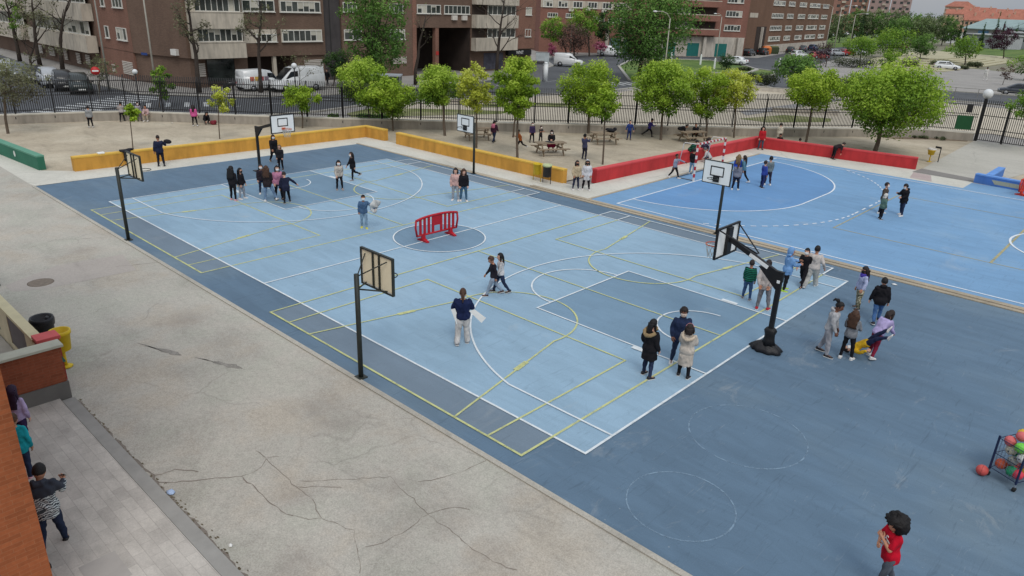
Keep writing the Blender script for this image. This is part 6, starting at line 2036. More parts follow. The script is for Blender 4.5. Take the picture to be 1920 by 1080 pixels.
# ------------------------------------------------------------------ bins
def bin_(label, loc, c, rz, lid=None, bag=None, h=.92, post=True, name='litter_bin', stand='two'):
    t = thing(name, label, 'litter bin', (*loc, 0), rz)
    m = plain('bin_%d_%d' % (int(c[0] * 99), int(c[1] * 99)), c, .5, .12, 5, dirt=.3)
    if stand == 'two':
        MB().tube([(-.26, 0, 0), (-.26, 0, h)], .02, 6).tube([(.26, 0, 0), (.26, 0, h)], .02, 6).tube([(-.26, 0, h - .12), (.26, 0, h - .12)], .015, 6).build('stand', m, t)
        prof = [(.16, .33), (.19, .36), (.22, h - .06), (.235, h - .05), (.235, h), (.21, h), (.19, .40)]
    else:
        MB().tube([(0, 0, 0), (0, 0, .45)], .035, 8).lathe([(.14, 0), (.15, .02), (.06, .05)], 14).build('stand', m, t)
        prof = [(.13, .44), (.18, .47), (.215, h - .1), (.24, h - .09), (.24, h), (.205, h), (.17, .6)]
    MB().lathe(prof, 20).build('bucket', m, t)
    if bag:
        mb = MB()
        mb.lathe([(.20, h - .1), (.26, h + .01), (.25, h + .07), (.2, h + .06), (.17, h - .1)], 18)
        mb.build('bin_bag', plain('bag_%d' % int(bag[0] * 99), bag, .4, .2, 9, bump=.4), t)
    return t
bin_('yellow bin on two legs against the right yellow wall', (9.02, 17.95), S(206, 176, 34), R(0))
bin_('black bin with a pale green bag on two legs, right of the yellow one', (9.72, 17.92), S(40, 40, 42), R(0), bag=S(186, 196, 150))
bin_('yellow pedestal bin in front of the brick garden wall', (14.92, -6.33), S(216, 184, 34), 0, stand='one', h=.98)
bin_('yellow pedestal bin with a white rim beside the pale gate path', DATA['AT']['bin_r'], S(206, 170, 40), 0, bag=S(214, 208, 200), stand='one', h=.8)
pb = tag(MB().bar((0, 0, 0), (0, 0, .95), .05).bar((0, 0, .93), (-.35, .1, .93), .05, .12).build('bin_post', m_black, None, (DATA['AT']['bin_r'][0] + .45, DATA['AT']['bin_r'][1] + .25, 0)), 'black bent post beside the yellow pedestal bin at the gate path', 'post')
t = thing('litter_bin', 'large black bin lined with a black bag behind the yellow pedestal bin', 'litter bin', (13.6, -6.35, 0))
MB().lathe([(.19, 0), (.21, .02), (.25, .8), (.27, .82), (.27, .88), (.24, .88), (.21, .5)], 20).build('bucket', plain('black_bin_plastic', S(34, 34, 40), .5, .15, 5), t)
MB().lathe([(.275, .7), (.285, .84), (.265, .905), (.23, .89), (.2, .7)], 20).ball((.12, .1, .88), (.09, .05, .06), 8, 6).build('bin_bag', plain('black_bag', S(30, 30, 36), .3, .3, 9, bump=.5), t)

# ------------------------------------------------------------------ ball cart
A_, B_ = Vector((32.42, 5.46, 0)), Vector((32.93, 5.2, 0))
dx = (B_ - A_).normalized()
ang = math.atan2(dx.y, dx.x)
ct = thing('ball_cart', 'blue wire cart full of coloured balls at the right edge', 'ball cart', (A_.x, A_.y, 0), ang)
m_cart = plain('navy_cart_paint', S(30, 44, 78), .5, .15, 8)
m_chrome = plain('chrome', S(190, 192, 196), .3, .05, 8, metal=.8)
dpt, ln_ = .57, 1.05
fr = MB()
for x in (0, dpt):
    for y in (0, ln_):
        fr.bar((x, y, .16), (x, y, .95), .032)
for z in (.2, .55, .9):
    for x in (0, dpt):
        fr.bar((x, 0, z), (x, ln_, z), .012)
    for y in (0, ln_):
        fr.bar((0, y, z), (dpt, y, z), .012)
fr.build('frame', m_cart, ct)
wr = MB()
for k in range(1, 9):
    wr.bar((dpt * k / 9, 0, .2), (dpt * k / 9, 0, .9), .004)
    wr.bar((0, ln_ * k / 9, .2), (0, ln_ * k / 9, .9), .004)
for k in range(1, 7):
    wr.bar((0, 0, .2 + .1 * k), (dpt, 0, .2 + .1 * k), .004)
    wr.bar((0, 0, .2 + .1 * k), (0, ln_, .2 + .1 * k), .004)
    wr.bar((dpt, ln_ * k / 10, .21), (0, ln_ * k / 10, .21), .006)
wr.build('wire_mesh', plain('wire_grey', S(112, 122, 142), .5, .1, 8), ct)
for x in (0, dpt):
    for y in (0, ln_):
        w_ = MB().tube([(x - .02, y, .05), (x + .02, y, .05)], .05, 12).build('castor', m_tyre, ct)
        MB().bar((x, y, .08), (x, y, .17), .03).build('castor_fork', m_chrome, w_)
BC_ = [('yellow spotted ball', S(214, 176, 50)), ('green ball', S(70, 160, 110)), ('pink ball', S(206, 104, 104)), ('lime green ball', S(112, 200, 74)), ('brown ball', S(160, 92, 66)), ('cream and grey ball', S(200, 194, 168)), ('orange-red ball', S(204, 92, 58)), ('white and black ball', S(214, 214, 210)), ('grey ball', S(150, 150, 140)), ('dark green ball', S(34, 136, 92)), ('orange ball', S(224, 130, 56)), ('red ball', S(212, 62, 80)), ('olive yellow ball', S(196, 160, 60)), ('rust ball', S(178, 74, 54))]
def ball_mat(c, k):
    t = NT('ball_%d' % k)
    v = t.n('ShaderNodeTexVoronoi', feature='F1')
    v.inputs['Scale'].default_value = 16
    t.l(t.tc.outputs['Object'], v.inputs['Vector'])
    base = t.ramp(t.noise(20, 2), [(.3, mul(c, .82)), (.7, mul(c, 1.08))])
    if k in (0, 5, 7, 8):
        base = t.mix(base, (.04, .04, .045, 1), t.ramp(v.outputs['Distance'], [(.28, G3(1)), (.34, G3(0))]))
    else:
        w_ = t.n('ShaderNodeTexWave', wave_type='BANDS')
        w_.inputs['Scale'].default_value = 2.6
        t.l(t.tc.outputs['Object'], w_.inputs['Vector'])
        base = t.mix(base, mul(c, .35), t.ramp(w_.outputs['Fac'], [(0, G3(1)), (.02, G3(0))]))
    return t.out(base, .55)
bmats = [ball_mat(c, k) for k, (n_, c) in enumerate(BC_)]
Mct = Matrix.Translation((A_.x, A_.y, 0)) @ Matrix.Rotation(ang, 4, 'Z')
BALLS = [  # kind, x, y, z, radius, where
    (6, .12, .12, .33, .112, 'in the lower left corner of the cart'), (9, .36, .10, .32, .108, 'low in the middle of the cart front'), (10, .28, -.0, .0, 0, ''), (11, .47, .13, .31, .106, 'in the nearest lower corner of the cart'),
    (12, .46, .38, .31, .112, 'low at the right side of the cart'), (13, .22, .36, .32, .11, 'low behind the dark green ball'), (10, .46, .64, .32, .11, 'low at the far right of the cart'), (4, .2, .62, .32, .11, 'low at the back of the cart'),
    (8, .30, .14, .52, .1, 'in the middle layer behind the wire'), (5, .17, .2, .68, .108, 'in the middle of the cart front'), (7, .44, .16, .66, .1, 'right of the cream ball'), (13, .07, .36, .66, .1, 'against the left wire side'), (0, .44, .42, .54, .1, 'in the middle layer at the right'), (9, .2, .42, .53, .106, 'in the inner middle layer'), (1, .3, .68, .56, .108, 'inner back layer'), (6, .46, .7, .58, .1, 'right back layer'),
    (2, .12, .16, .87, .108, 'on top at the left corner'), (3, .36, .14, .86, .108, 'on top at the front'), (4, .48, .36, .88, .112, 'on top at the right'), (1, .3, .5, .93, .108, 'on top at the back'), (0, .14, .44, 1.0, .1, 'highest of all the balls'), (12, .1, .7, .86, .108, 'on top at the back left'), (10, .42, .74, .87, .108, 'on top at the back right'), (2, .3, .34, .74, .1, 'inner upper layer'), (5, .12, .62, .62, .1, 'inner left layer'), (2, .24, .26, 1.03, .104, 'topmost at the front left'), (9, .4, .5, 1.06, .106, 'topmost at the right'), (6, .26, .62, 1.1, .1, 'topmost at the back')]
for k, x, y, z, r_, wh in BALLS:
    if not r_:
        continue
    p = Mct @ Vector((x, y, z))
    o = MB().ball((0, 0, 0), r_, 16, 12).build('ball', bmats[k], None, p)
    o.rotation_euler = (x * 9, y * 7, z * 5)
    tag(o, BC_[k][0] + ' ' + wh, 'ball', 'balls in the wire cart')
o = tag(MB().ball((0, 0, 0), .115, 16, 12).build('ball', ball_mat(S(196, 84, 78), 30), None, (32.32, 5.36, .115)), 'faded red ball lying on the ground beside the cart wheel', 'ball')

# ------------------------------------------------------------------ street lamps, signs, posts, kiosks
m_gpole = plain('grey_pole', S(132, 130, 122), .6, .12, 4)
m_ppole = plain('pale_pole', S(172, 168, 156), .6, .1, 4)
m_globe = plain('opal_globe', S(216, 218, 218), .3, .05, 3)
def lamp(label, loc, h, arms, m=None, head=.5, r_=.075, rise=.5):
    """arms: list of (dx, dy) reaching from the top"""
    t = thing('street_lamp', label, 'street lamp', (*loc, -.06))
    MB().tube([(0, 0, 0), (0, 0, h * .5), (0, 0, h)], [r_ * 1.3, r_, r_ * .7], 8).build('pole', m or m_gpole, t)
    for ax, ay in arms:
        MB().tube([(0, 0, h - .01), (ax * .25, ay * .25, h + rise * .7), (ax * .6, ay * .6, h + rise), (ax, ay, h + rise * .95)], r_ * .5, 6).build('arm', m or m_gpole, t)
        d = Vector((ax, ay, 0)).normalized()
        q = Vector((ax, ay, h + rise * .95)) + d * head * .4
        MB().ball(q, (head * .55, .16, .1), 10, 6, Matrix.Rotation(math.atan2(ay, ax), 3, 'Z')).build('lamp_head', m_globe, t)
    return t
def globe(label, loc, h, r_=.22, m=None):
    t = thing('globe_lamp', label, 'street lamp', (*loc, -.05))
    MB().tube([(0, 0, 0), (0, 0, h)], [.06, .045], 8).build('pole', m or m_rail, t)
    MB().lathe([(.05, h - .02), (.1, h), (.1, h + .04)], 10).build('collar', m_rail, t)
    MB().ball((0, 0, h + .04 + r_ * .9), r_, 16, 10).build('globe', m_globe, t)
    return t
lamp('tall leaning lamp pole rising out of the frame before the blank brown wall', (-37.3, 17.4), 12.5, [(1.6, .4)], m_ppole)
lamp('grey lamp pole with a long curved arm in front of the left cream balcony', (-38.3, 13.7), 8.2, [(-2.6, .3)], m_gpole, rise=1.0)
lamp('double-armed street lamp in front of the roundabout tree', DATA['AT']['lamp_dbl'], 7.6, [(-1.1, -1.25)], m_ppole, rise=.75)
lamp('thin lamp pole behind the small white van', DATA['AT']['lamp_m'], 5.2, [(.4, .4)], m_ppole)
lamp('single curved lamp in front of the red brick balconies', DATA['AT']['lampR1'], 7.6, [(-.7, -.7)], m_ppole)
lamp('tall lamp curving left beyond the parked cars, left one of the crossing pair', DATA['AT']['lampF1'], 10.2, [(-2.2, -2.4)], m_ppole, .8, .1)
lamp('tall lamp curving right beyond the parked cars, right one of the crossing pair', DATA['AT']['lampF2'], 10.2, [(2.0, 2.4)], m_ppole, .8, .1)
for k, lab in (('lampF3', 'far lamp curving right above the car park'), ('lampF4', 'far lamp curving left above the car park'), ('lampF5', 'far lamp nearest to the tree belt')):
    x, y = DATA['AT'][k]
    lamp(lab, (x * .62 + 12, y * .62 - 4), 8.6, [((2.2 if k == 'lampF3' else -2.2), 2.0 if k == 'lampF3' else -2.0)], m_ppole, 1.0, .12)
globe('globe street lamp in front of the left brown block corner', DATA['AT']['lamp_globeL'], 2.35, .2)
globe('globe street lamp in front of the large white van', DATA['AT']['lamp_globe2'], 2.75, .24)
globe('large globe lamp just behind the gate post', (21.42, 55.62), 3.2, .36)
for k, lab in (('post1', 'white slim marker on the roundabout lawn, first from the right of the pair'), ('post2', 'white slim marker beside the white saloon, broader than its neighbours'), ('post3', 'white slanted marker at the road right of the round evergreen'), ('post4', 'white slim marker at the lawn, left one behind the big tree'), ('post5', 'white slim marker at the lawn, right one behind the big tree')):
    t = thing('marker_post', lab, 'marker post', (*DATA['AT'][k], -.05))
    MB().box(-.14, -.09, 0, .14, .09, 1.5, bev=.04).build('panel', m_board, t)
    MB().lathe([(.1, 1.5), (.12, 1.53), (.06, 1.66), (.01, 1.7)], 10).build('cap', m_board, t)
# no-entry sign
t = thing('road_sign', 'round red no-entry sign on a grey pole in front of the left brown building', 'road sign', (*DATA['AT']['noentry'], -.05), R(70))
MB().tube([(0, 0, 0), (0, 0, 2.75)], .035, 8).build('pole', m_gpole, t)
MB().tube([(0, -.04, 2.55), (0, -.06, 2.55)], .32, 24).build('disc', plain('sign_red', S(186, 44, 44), .5, .06, 4), t)
MB().box(-.22, -.066, 2.49, .22, -.061, 2.61).build('bar', m_white_letter, t)
# billboard, kiosks
t = thing('billboard', 'pale poster billboard on two posts beside the dark shop sign', 'billboard', (*DATA['AT']['bill'], -.05), R(48))
MB().box(-.9, -.06, .9, .9, .06, 2.5).build('panel', plain('poster_paper', S(176, 184, 186), .7, .3, 1.4), t)
MB().box(-.96, -.08, .84, .96, -.062, .9).box(-.96, -.08, 2.5, .96, -.062, 2.56).build('frame', m_rim, t)
for x in (-.8, .8):
    MB().tube([(x, 0, 0), (x, 0, .9)], .05, 8).build('post', m_gpole, t)
t = thing('kiosk', 'grey street kiosk with a round white corner column', 'kiosk', (*DATA['AT']['kiosk'], -.05), R(40))
MB().box(-1.2, -.7, 0, 1.2, .7, 2.1).build('body', plain('kiosk_grey', S(122, 122, 126), .6, .2, 1.2), t)
MB().box(-1.35, -.85, 2.104, 1.35, .85, 2.25).build('roof', m_dark, t)
MB().tube([(1.55, -.4, 0), (1.55, -.4, 2.0)], .3, 14).lathe([(.3, 2.0), (.22, 2.16), (.05, 2.22)], 14, (1.55, -.4, 0)).build('column', m_globe, t)
t = thing('kiosk', 'small grey bus shelter behind the green yard trees', 'bus shelter', (-20.6, 31.0, -.05), R(45))
MB().box(-1.4, -.75, 2.2, 1.4, .75, 2.32).build('roof', plain('shelter_roof', S(150, 156, 162), .5, .08, 2), t)
for x in (-1.3, 1.3):
    for y in (-.65, .65):
        MB().box(x - .04, y - .04, 0, x + .04, y + .04, 2.195).build('post', m_rim, t)
MB().box(-1.25, .62, .3, 1.25, .65, 2.1).build('glass_panel', glass_mat('shelter_glass', S(90, 98, 104)), t)
# containers near the parked cars
t = thing('recycling_container', 'bright orange recycling container between the dark parked cars', 'container', (-39.6, 149.6, -.05), R(40))
MB().loft([[(x * s, y * s, z) for x, y in ((-.9, -.8), (.9, -.8), (.9, .8), (-.9, .8))] for s, z in ((.85, 0), (1, .4), (1, 1.3), (.55, 1.75))], False).build('body', plain('container_orange', S(208, 116, 54), .5, .12, 3), t)
MB().box(-.3, -.83, 1.0, .3, -.79, 1.25).build('flap', m_black, t)
t = thing('recycling_container', 'dark green recycling container right of the orange one', 'container', (-39.7, 153.0, -.05), R(40))
MB().loft([[(x * s, y * s, z) for x, y in ((-1.2, -.8), (1.2, -.8), (1.2, .8), (-1.2, .8))] for s, z in ((.9, 0), (1, .4), (1, 1.3), (.8, 1.5))], False).build('body', plain('container_green', S(58, 70, 44), .6, .15, 3), t)
MB().box(-1.1, -.7, 1.504, 1.1, .7, 1.6).build('lid', plain('container_lid', S(120, 124, 70), .6, .1, 3), t)
# guard rail of the far pavement
t = thing('guard_rail', 'grey steel guard rail along the far side of the road beyond the gate', 'guard rail')
ga0, ga1 = Vector((-3.0, 89.6, 0)), Vector((20.5, 101.5 - 6.4, 0))
d = ga1 - ga0
mb = MB()
for z in (.5, .95):
    mb.bar(ga0 + Vector((0, 0, z)), ga1 + Vector((0, 0, z)), .05)
mb.build('rail', m_gpole, t)
for k in range(11):
    p = ga0 + d * k / 10
    MB().bar(p + Vector((0, 0, -.1)), p + Vector((0, 0, .98)), .06).build('post', m_gpole, t)
# low retaining kerb walls in the plaza
for lab, a, b, h in (('low pale concrete planter wall crossing the plaza behind the railings', (4.2, 57.0), (9.0, 60.5), .4), ('long low concrete bench wall at the far side of the plaza', (-8.5, 72.5), (4.5, 78.2), .45), ('low pale kerb wall behind the yellow-green yard trees', (-16.6, 34.5), (-12.2, 41.0), .35)):
    t = thing('retaining_wall', lab, 'wall')
    A2, B2 = Vector((*a, 0)), Vector((*b, 0))
    MB().bar(A2 + Vector((0, 0, h / 2 - .05)), B2 + Vector((0, 0, h / 2 - .05)), .4, h).build('body', m_conc, t)
    MB().bar(A2 + Vector((0, 0, h - .02)), B2 + Vector((0, 0, h - .02)), .46, .05).build('coping', m_kerb, t)

# ------------------------------------------------------------------ small things on the ground
tag(MB().ball((0, 0, .1), (.28, .2, .17), 12, 8).ball((.2, .05, .2), (.14, .1, .12), 8, 6).build('backpack', plain('dark_red_bag', S(120, 36, 48), .8, .2, 8, bump=.4), None, (*DATA['AT']['bagL'], 0)), 'dark red school bag on the sand beside the child in black', 'bag')
# jacket over the yellow wall
jx, jy = -6.93, 3.35
jk = MB()
jk.loft([[(x + .0 + dx_, y, z) for dx_, y in ((-.24, -.20), (.0, -.26), (.26, -.18), (.26, .2), (.0, .24), (-.24, .2))] for x, z in ((0, .725), (.0, .76), (0, .79))])
jk.loft([[(.2 + a, -.16, z), (.29 + a, -.1, z), (.30 + a, .14, z), (.21 + a, .18, z)] for a, z in ((0, .78), (.02, .6), (.015, .42), (.0, .25))])
jk.ball((-.1, .3, .78), (.13, .22, .06), 8, 6)
o = jk.build('jacket', plain('black_jacket', S(30, 28, 36), .9, .3, 8, bump=.5), None, (jx, jy, 0))
tag(o, 'black jacket draped over the left end of the yellow wall', 'jacket')
o = tag(MB().box(-.11, -.16, .725, .11, .16, .8, bev=.02).build('lunch_box', m_board, None, (-6.98, 2.2, 0)), 'small white box lying on top of the left yellow wall', 'box')
def litter(label, loc, c, s, nm='litter', cat_='litter'):
    g = random.Random(int(loc[0] * 100))
    o = MB().loft([[(math.cos(a * PI / 4) * s * rr * (1 + g.uniform(-.2, .2)), math.sin(a * PI / 4) * s * .7 * rr * (1 + g.uniform(-.2, .2)), z + g.uniform(0, .01)) for a in range(8)] for rr, z in ((.9, 0), (1, .015), (.5, .035))]).build(nm, plain('litter_%d' % int(c[2] * 99), c, .6, .2, 20), None, (*loc, 0))
    return tag(o, label, cat_)
litter('crumpled blue-white wrapper in the gutter beside the walkway', (21.5, -6.62), S(170, 190, 220), .1, 'wrapper')
litter('small white paper scrap in the gutter near the bottom edge', (23.6, -6.52), S(226, 226, 222), .045, 'paper_scrap')
litter('white paper scrap on the slate court right of the boy in black', DATA['AT']['paper'], S(224, 224, 220), .09, 'paper_scrap')
litter('pale stone on the sand near the railings', DATA['AT']['stone'], S(206, 200, 188), .12, 'stone', 'stone')
# black bent handrail at the left edge
o = MB().tube([(6.6, -6.35, 1.0), (7.3, -6.2, .95), (7.75, -6.1, .7), (7.95, -6.05, .0)], .045, 8).tube([(6.6, -6.35, 0), (6.6, -6.35, 1.0)], .045, 8).tube([(6.6, -6.35, .5), (7.8, -6.09, .5)], .03, 8).build('handrail', m_black)
tag(o, 'bent black handrail cut by the left edge above the cream parapet', 'handrail')
# red scooter beside the phone boy
t = thing('scooter', 'black and red kick scooter leaning against the school wall', 'scooter', (21.85, -8.95, .06), R(20))
MB().box(-.45, -.07, .1, .25, .07, .14, bev=.02).build('deck', m_black, t)
MB().tube([(.28, 0, .1), (.2, 0, .95)], .022, 8).build('steering_post', plain('red_tube', S(180, 44, 52), .4, .1, 8), t)
MB().tube([(.2, -.24, .95), (.2, .24, .95)], .02, 8).build('handlebar', m_black, t)
for x in (-.48, .32):
    MB().tube([(x, -.02, .08), (x, .02, .08)], .08, 14).build('wheel', m_tyre, t)

# ------------------------------------------------------------------ people
SKIN = {k: plain('skin_' + k, c, .55, .06, 9) for k, c in (('fair', S(206, 160, 138)), ('tan', S(178, 128, 102)), ('brown', S(122, 82, 64)))}
HAIR = {k: plain('hair_' + k, c, .6, .35, 14, bump=.5, fine=90) for k, c in (('black', S(24, 21, 22)), ('dark', S(40, 31, 28)), ('brown', S(74, 50, 36)), ('light', S(122, 98, 64)), ('purple', S(44, 24, 50)), ('grey', S(92, 90, 92)))}
m_eye = plain('eye', S(30, 24, 22), .3, .1, 9)
m_mask_w = plain('white_mask', S(222, 222, 220), .8, .05, 9)
m_mask_b = plain('black_mask', S(28, 28, 30), .8, .05, 9)
m_sole = plain('pale_sole', S(210, 208, 204), .7, .06, 9)


def cloth(name, c, var=.26):
    key = ('cloth', name, c)
    if key in _mats:
        return _mats[key]
    t = NT('cloth_' + name)
    f = t.noise(5, 4, t.coord((1, 1, .55)), .6, .5)
    base = t.ramp(f, [(.3, mul(c, 1 - var * 1.6)), (.55, c), (.78, mul(c, 1 + var))])  # fold shade in the colour: darkest where the bump is low
    f2 = t.noise(70, 2)
    base = t.mix(base, t.ramp(f2, [(.3, G3(.86)), (.7, G3(1.03))]), 1, 'MULTIPLY')
    t.bump(f, .5, .03)
    _mats[key] = t.out(base, .9, 0, .15)
    return _mats[key]


def striped(name, c1, c2, scale, thr=.5):
    t = NT('cloth_' + name)
    w_ = t.n('ShaderNodeTexWave', wave_type='BANDS', bands_direction='Z')
    w_.inputs['Scale'].default_value = scale
    w_.inputs['Distortion'].default_value = .5
    t.l(t.tc.outputs['Object'], w_.inputs['Vector'])
    base = t.ramp(w_.outputs['Fac'], [(thr - .06, c1), (thr + .06, c2)])
    base = t.mix(base, t.ramp(t.noise(6, 4), [(.3, G3(.75)), (.7, G3(1.08))]), 1, 'MULTIPLY')
    return t.out(base, .9, 0, .15)


def blotched(name, c1, c2, c3, scale):
    t = NT('cloth_' + name)
    base = t.ramp(t.noise(scale, 3, None, .6, .8), [(.40, c1), (.44, c2), (.55, c2), (.59, c3)], 'LINEAR')
    return t.out(base, .9, 0, .15)


def graphic_jacket(name, dark, light, zsplit):
    """dark shoulders, zebra-like print below zsplit"""
    t = NT('cloth_' + name)
    w_ = t.n('ShaderNodeTexWave', wave_type='BANDS', bands_direction='Z')
    w_.inputs['Scale'].default_value = 9
    w_.inputs['Distortion'].default_value = 9
    w_.inputs['Detail'].default_value = 3
    w_.inputs['Detail Scale'].default_value = 1.4
    t.l(t.coord((1, 1, 1), (.5, .3, 0)), w_.inputs['Vector'])
    pr = t.ramp(w_.outputs['Fac'], [(.42, dark), (.52, light)])
    sep = t.n('ShaderNodeSeparateXYZ')
    t.l(t.tc.outputs['Object'], sep.inputs[0])
    nz = t.noise(7, 3)
    ad = t.n('ShaderNodeMath', operation='MULTIPLY_ADD')
    t.l(nz, ad.inputs[0])
    ad.inputs[1].default_value = .16
    t.l(sep.outputs[2], ad.inputs[2])
    hf = t.n('ShaderNodeMath', operation='MULTIPLY')
    t.l(ad.outputs[0], hf.inputs[0])
    hf.inputs[1].default_value = .5
    mk = t.ramp(hf.outputs[0], [(zsplit / 2 + .035, G3(1)), (zsplit / 2 + .045, G3(0))])
    return t.out(t.mix(mul(dark, 1.1), pr, mk), .85, 0, .2)


_bake = []   # (object, modifiers to bake, islands to append afterwards)


def rot3(v, ax, a):
    return Matrix.Rotation(a, 3, ax) @ v


class Fig:
    """a posed figure: joints by forward kinematics, local +Y is where it faces, +X is its right hand side"""

    def __init__(self, H, pose, build=1.0):
        self.H = H
        self.hk = 1.12 if H < 1.55 else 1.05
        self.b = build
        p = dict(lean=0, bend=0, side=0, nod=0, turn=0, twist=0, armL=(4, 7, 12), armR=(4, 7, 12), legL=(0, 3, 0), legR=(0, 3, 0))
        p.update(pose or {})
        self.p = p
        lean, bend = R(p['lean']), R(p['bend'])
        self.R0 = Matrix.Rotation(-lean, 3, 'X') @ Matrix.Rotation(R(p['side']), 3, 'Y')
        self.R1 = Matrix.Rotation(R(p['twist']), 3, 'Z') @ Matrix.Rotation(-(lean + bend), 3, 'X') @ Matrix.Rotation(R(p['side']), 3, 'Y')
        self.RH = Matrix.Rotation(R(p['turn'] + p['twist']), 3, 'Z') @ Matrix.Rotation(-(lean + bend) * .5 - R(p['nod']), 3, 'X')
        h = H
        self.pel = Vector((0, 0, 0))
        self.waist = self.R0 @ Vector((0, 0, .10 * h))
        self.chest = self.waist + self.R1 @ Vector((0, 0, .10 * h))
        self.sho = self.waist + self.R1 @ Vector((0, 0, .195 * h))
        self.neck = self.waist + self.R1 @ Vector((0, -.006 * h, .225 * h))
        self.head = self.neck + self.RH @ Vector((0, .012 * h, .088 * h * (1 + (self.hk - 1) * .6)))
        self.J = {}
        sw, hw = .104 * h * (1 + (build - 1) * .5), .052 * h
        for s, k in ((-1, 'L'), (1, 'R')):
            f, ab, el = p['arm' + k][:3]
            tw = p['arm' + k][3] if len(p['arm' + k]) > 3 else 25
            sh = self.sho + self.R1 @ Vector((s * sw, 0, -.012 * h))
            Ra = self.R1 @ Matrix.Rotation(R(f), 3, 'X') @ Matrix.Rotation(R(-s * ab), 3, 'Y')
            elb = sh + Ra @ Vector((0, 0, -.168 * h))
            Rf = Ra @ Matrix.Rotation(R(s * tw), 3, 'Z') @ Matrix.Rotation(R(el), 3, 'X')
            wr = elb + Rf @ Vector((0, 0, -.142 * h))
            self.J['sh' + k], self.J['el' + k], self.J['wr' + k], self.J['Rf' + k] = sh, elb, wr, Rf
            f, ab, kn = p['leg' + k][:3]
            hp = self.R0 @ Vector((s * hw, 0, -.005 * h)) if abs(p['lean']) < 60 else self.R0 @ Vector((s * hw, 0, 0))
            Rl = Matrix.Rotation(R(f), 3, 'X') @ Matrix.Rotation(R(-s * ab), 3, 'Y')
            k_ = hp + Rl @ Vector((0, 0, -.242 * h))
            Rk = Rl @ Matrix.Rotation(R(-kn), 3, 'X')
            an = k_ + Rk @ Vector((0, 0, -.225 * h))
            fo = p.get('foot' + k, 0)
            Rfo = Matrix.Rotation(R(fo - (kn - f) * .35 if fo == 0 else fo), 3, 'X') @ Matrix.Rotation(R(-s * 8), 3, 'Z')
            self.J['hp' + k], self.J['kn' + k], self.J['an' + k], self.J['Rfo' + k] = hp, k_, an, Rfo

    def low(self):
        z = []
        for k in 'LR':
            for q in ((0, .105, -.042), (0, -.035, -.042)):
                z.append((self.J['an' + k] + self.J['Rfo' + k] @ (Vector(q) * self.H)).z)
        return min(z)


def el_ring(c, M, rx, ry, n=14, pw=2.4):
    out = []
    for i in range(n):
        a = 2 * PI * i / n
        ca, sa = math.cos(a), math.sin(a)
        x = math.copysign(abs(ca) ** (2 / pw), ca) * rx
        y = math.copysign(abs(sa) ** (2 / pw), sa) * ry
        out.append(tuple(c + M @ Vector((x, y, 0))))
    return out


def capsule(mb, pts, rads, n=10):
    """closed tapered tube with rounded ends"""
    pts = [Vector(p) for p in pts]
    d0 = (pts[0] - pts[1]).normalized()
    d1 = (pts[-1] - pts[-2]).normalized()
    P = [pts[0] + d0 * rads[0] * .9, pts[0] + d0 * rads[0] * .55] + pts + [pts[-1] + d1 * rads[-1] * .55, pts[-1] + d1 * rads[-1] * .9]
    Rr = [rads[0] * .3, rads[0] * .8] + list(rads) + [rads[-1] * .8, rads[-1] * .3]
    mb.tube(P, Rr, n)


def torso(mb, F, k, z0, puff=0.0, collar=.0, flare=0.0):
    """lofted trunk from z0 (in heights, measured from the hip joints) up to the neck; k scales its girth"""
    h = F.H
    prof = [(-.055, .078, .062), (-.02, .096, .072), (.03, .094, .068), (.09, .082, .060), (.14, .089, .064), (.2, .101, .070), (.255, .106, .066), (.288, .092, .052), (.306, .055, .042)]
    if z0 < -.06:
        ext = []
        z = z0
        while z < -.07:
            fl = flare * (-z) / .25
            ext.append((z, .102 + fl * .03, .084 + fl * .03))
            z += .05
        prof = ext + [(q[0], max(q[1], .1) if q[0] < .05 else q[1], max(q[2], .08) if q[0] < .05 else q[2]) for q in prof]
    if collar:
        prof = prof + [(.318, .048, .046), (.318 + collar, .046, .046)]
    rings = []
    for z, rx, ry in prof:
        if z < .10:
            c, M = F.pel + F.R0 @ Vector((0, 0, z * h)), F.R0
        else:
            c = F.waist + F.R1 @ Vector((0, 0, (z - .10) * h))
            M = F.R1
            if z < .14:
                M = F.R0.lerp(F.R1, .5) if hasattr(F.R0, 'lerp') else F.R1
        g_ = k + (puff if -.05 < z < .285 else puff * .4)
        rings.append(el_ring(c, M, rx * h * g_ * (F.b if z < .29 else 1), ry * h * g_ * (F.b if z < .29 else 1)))
    mb.loft(rings)


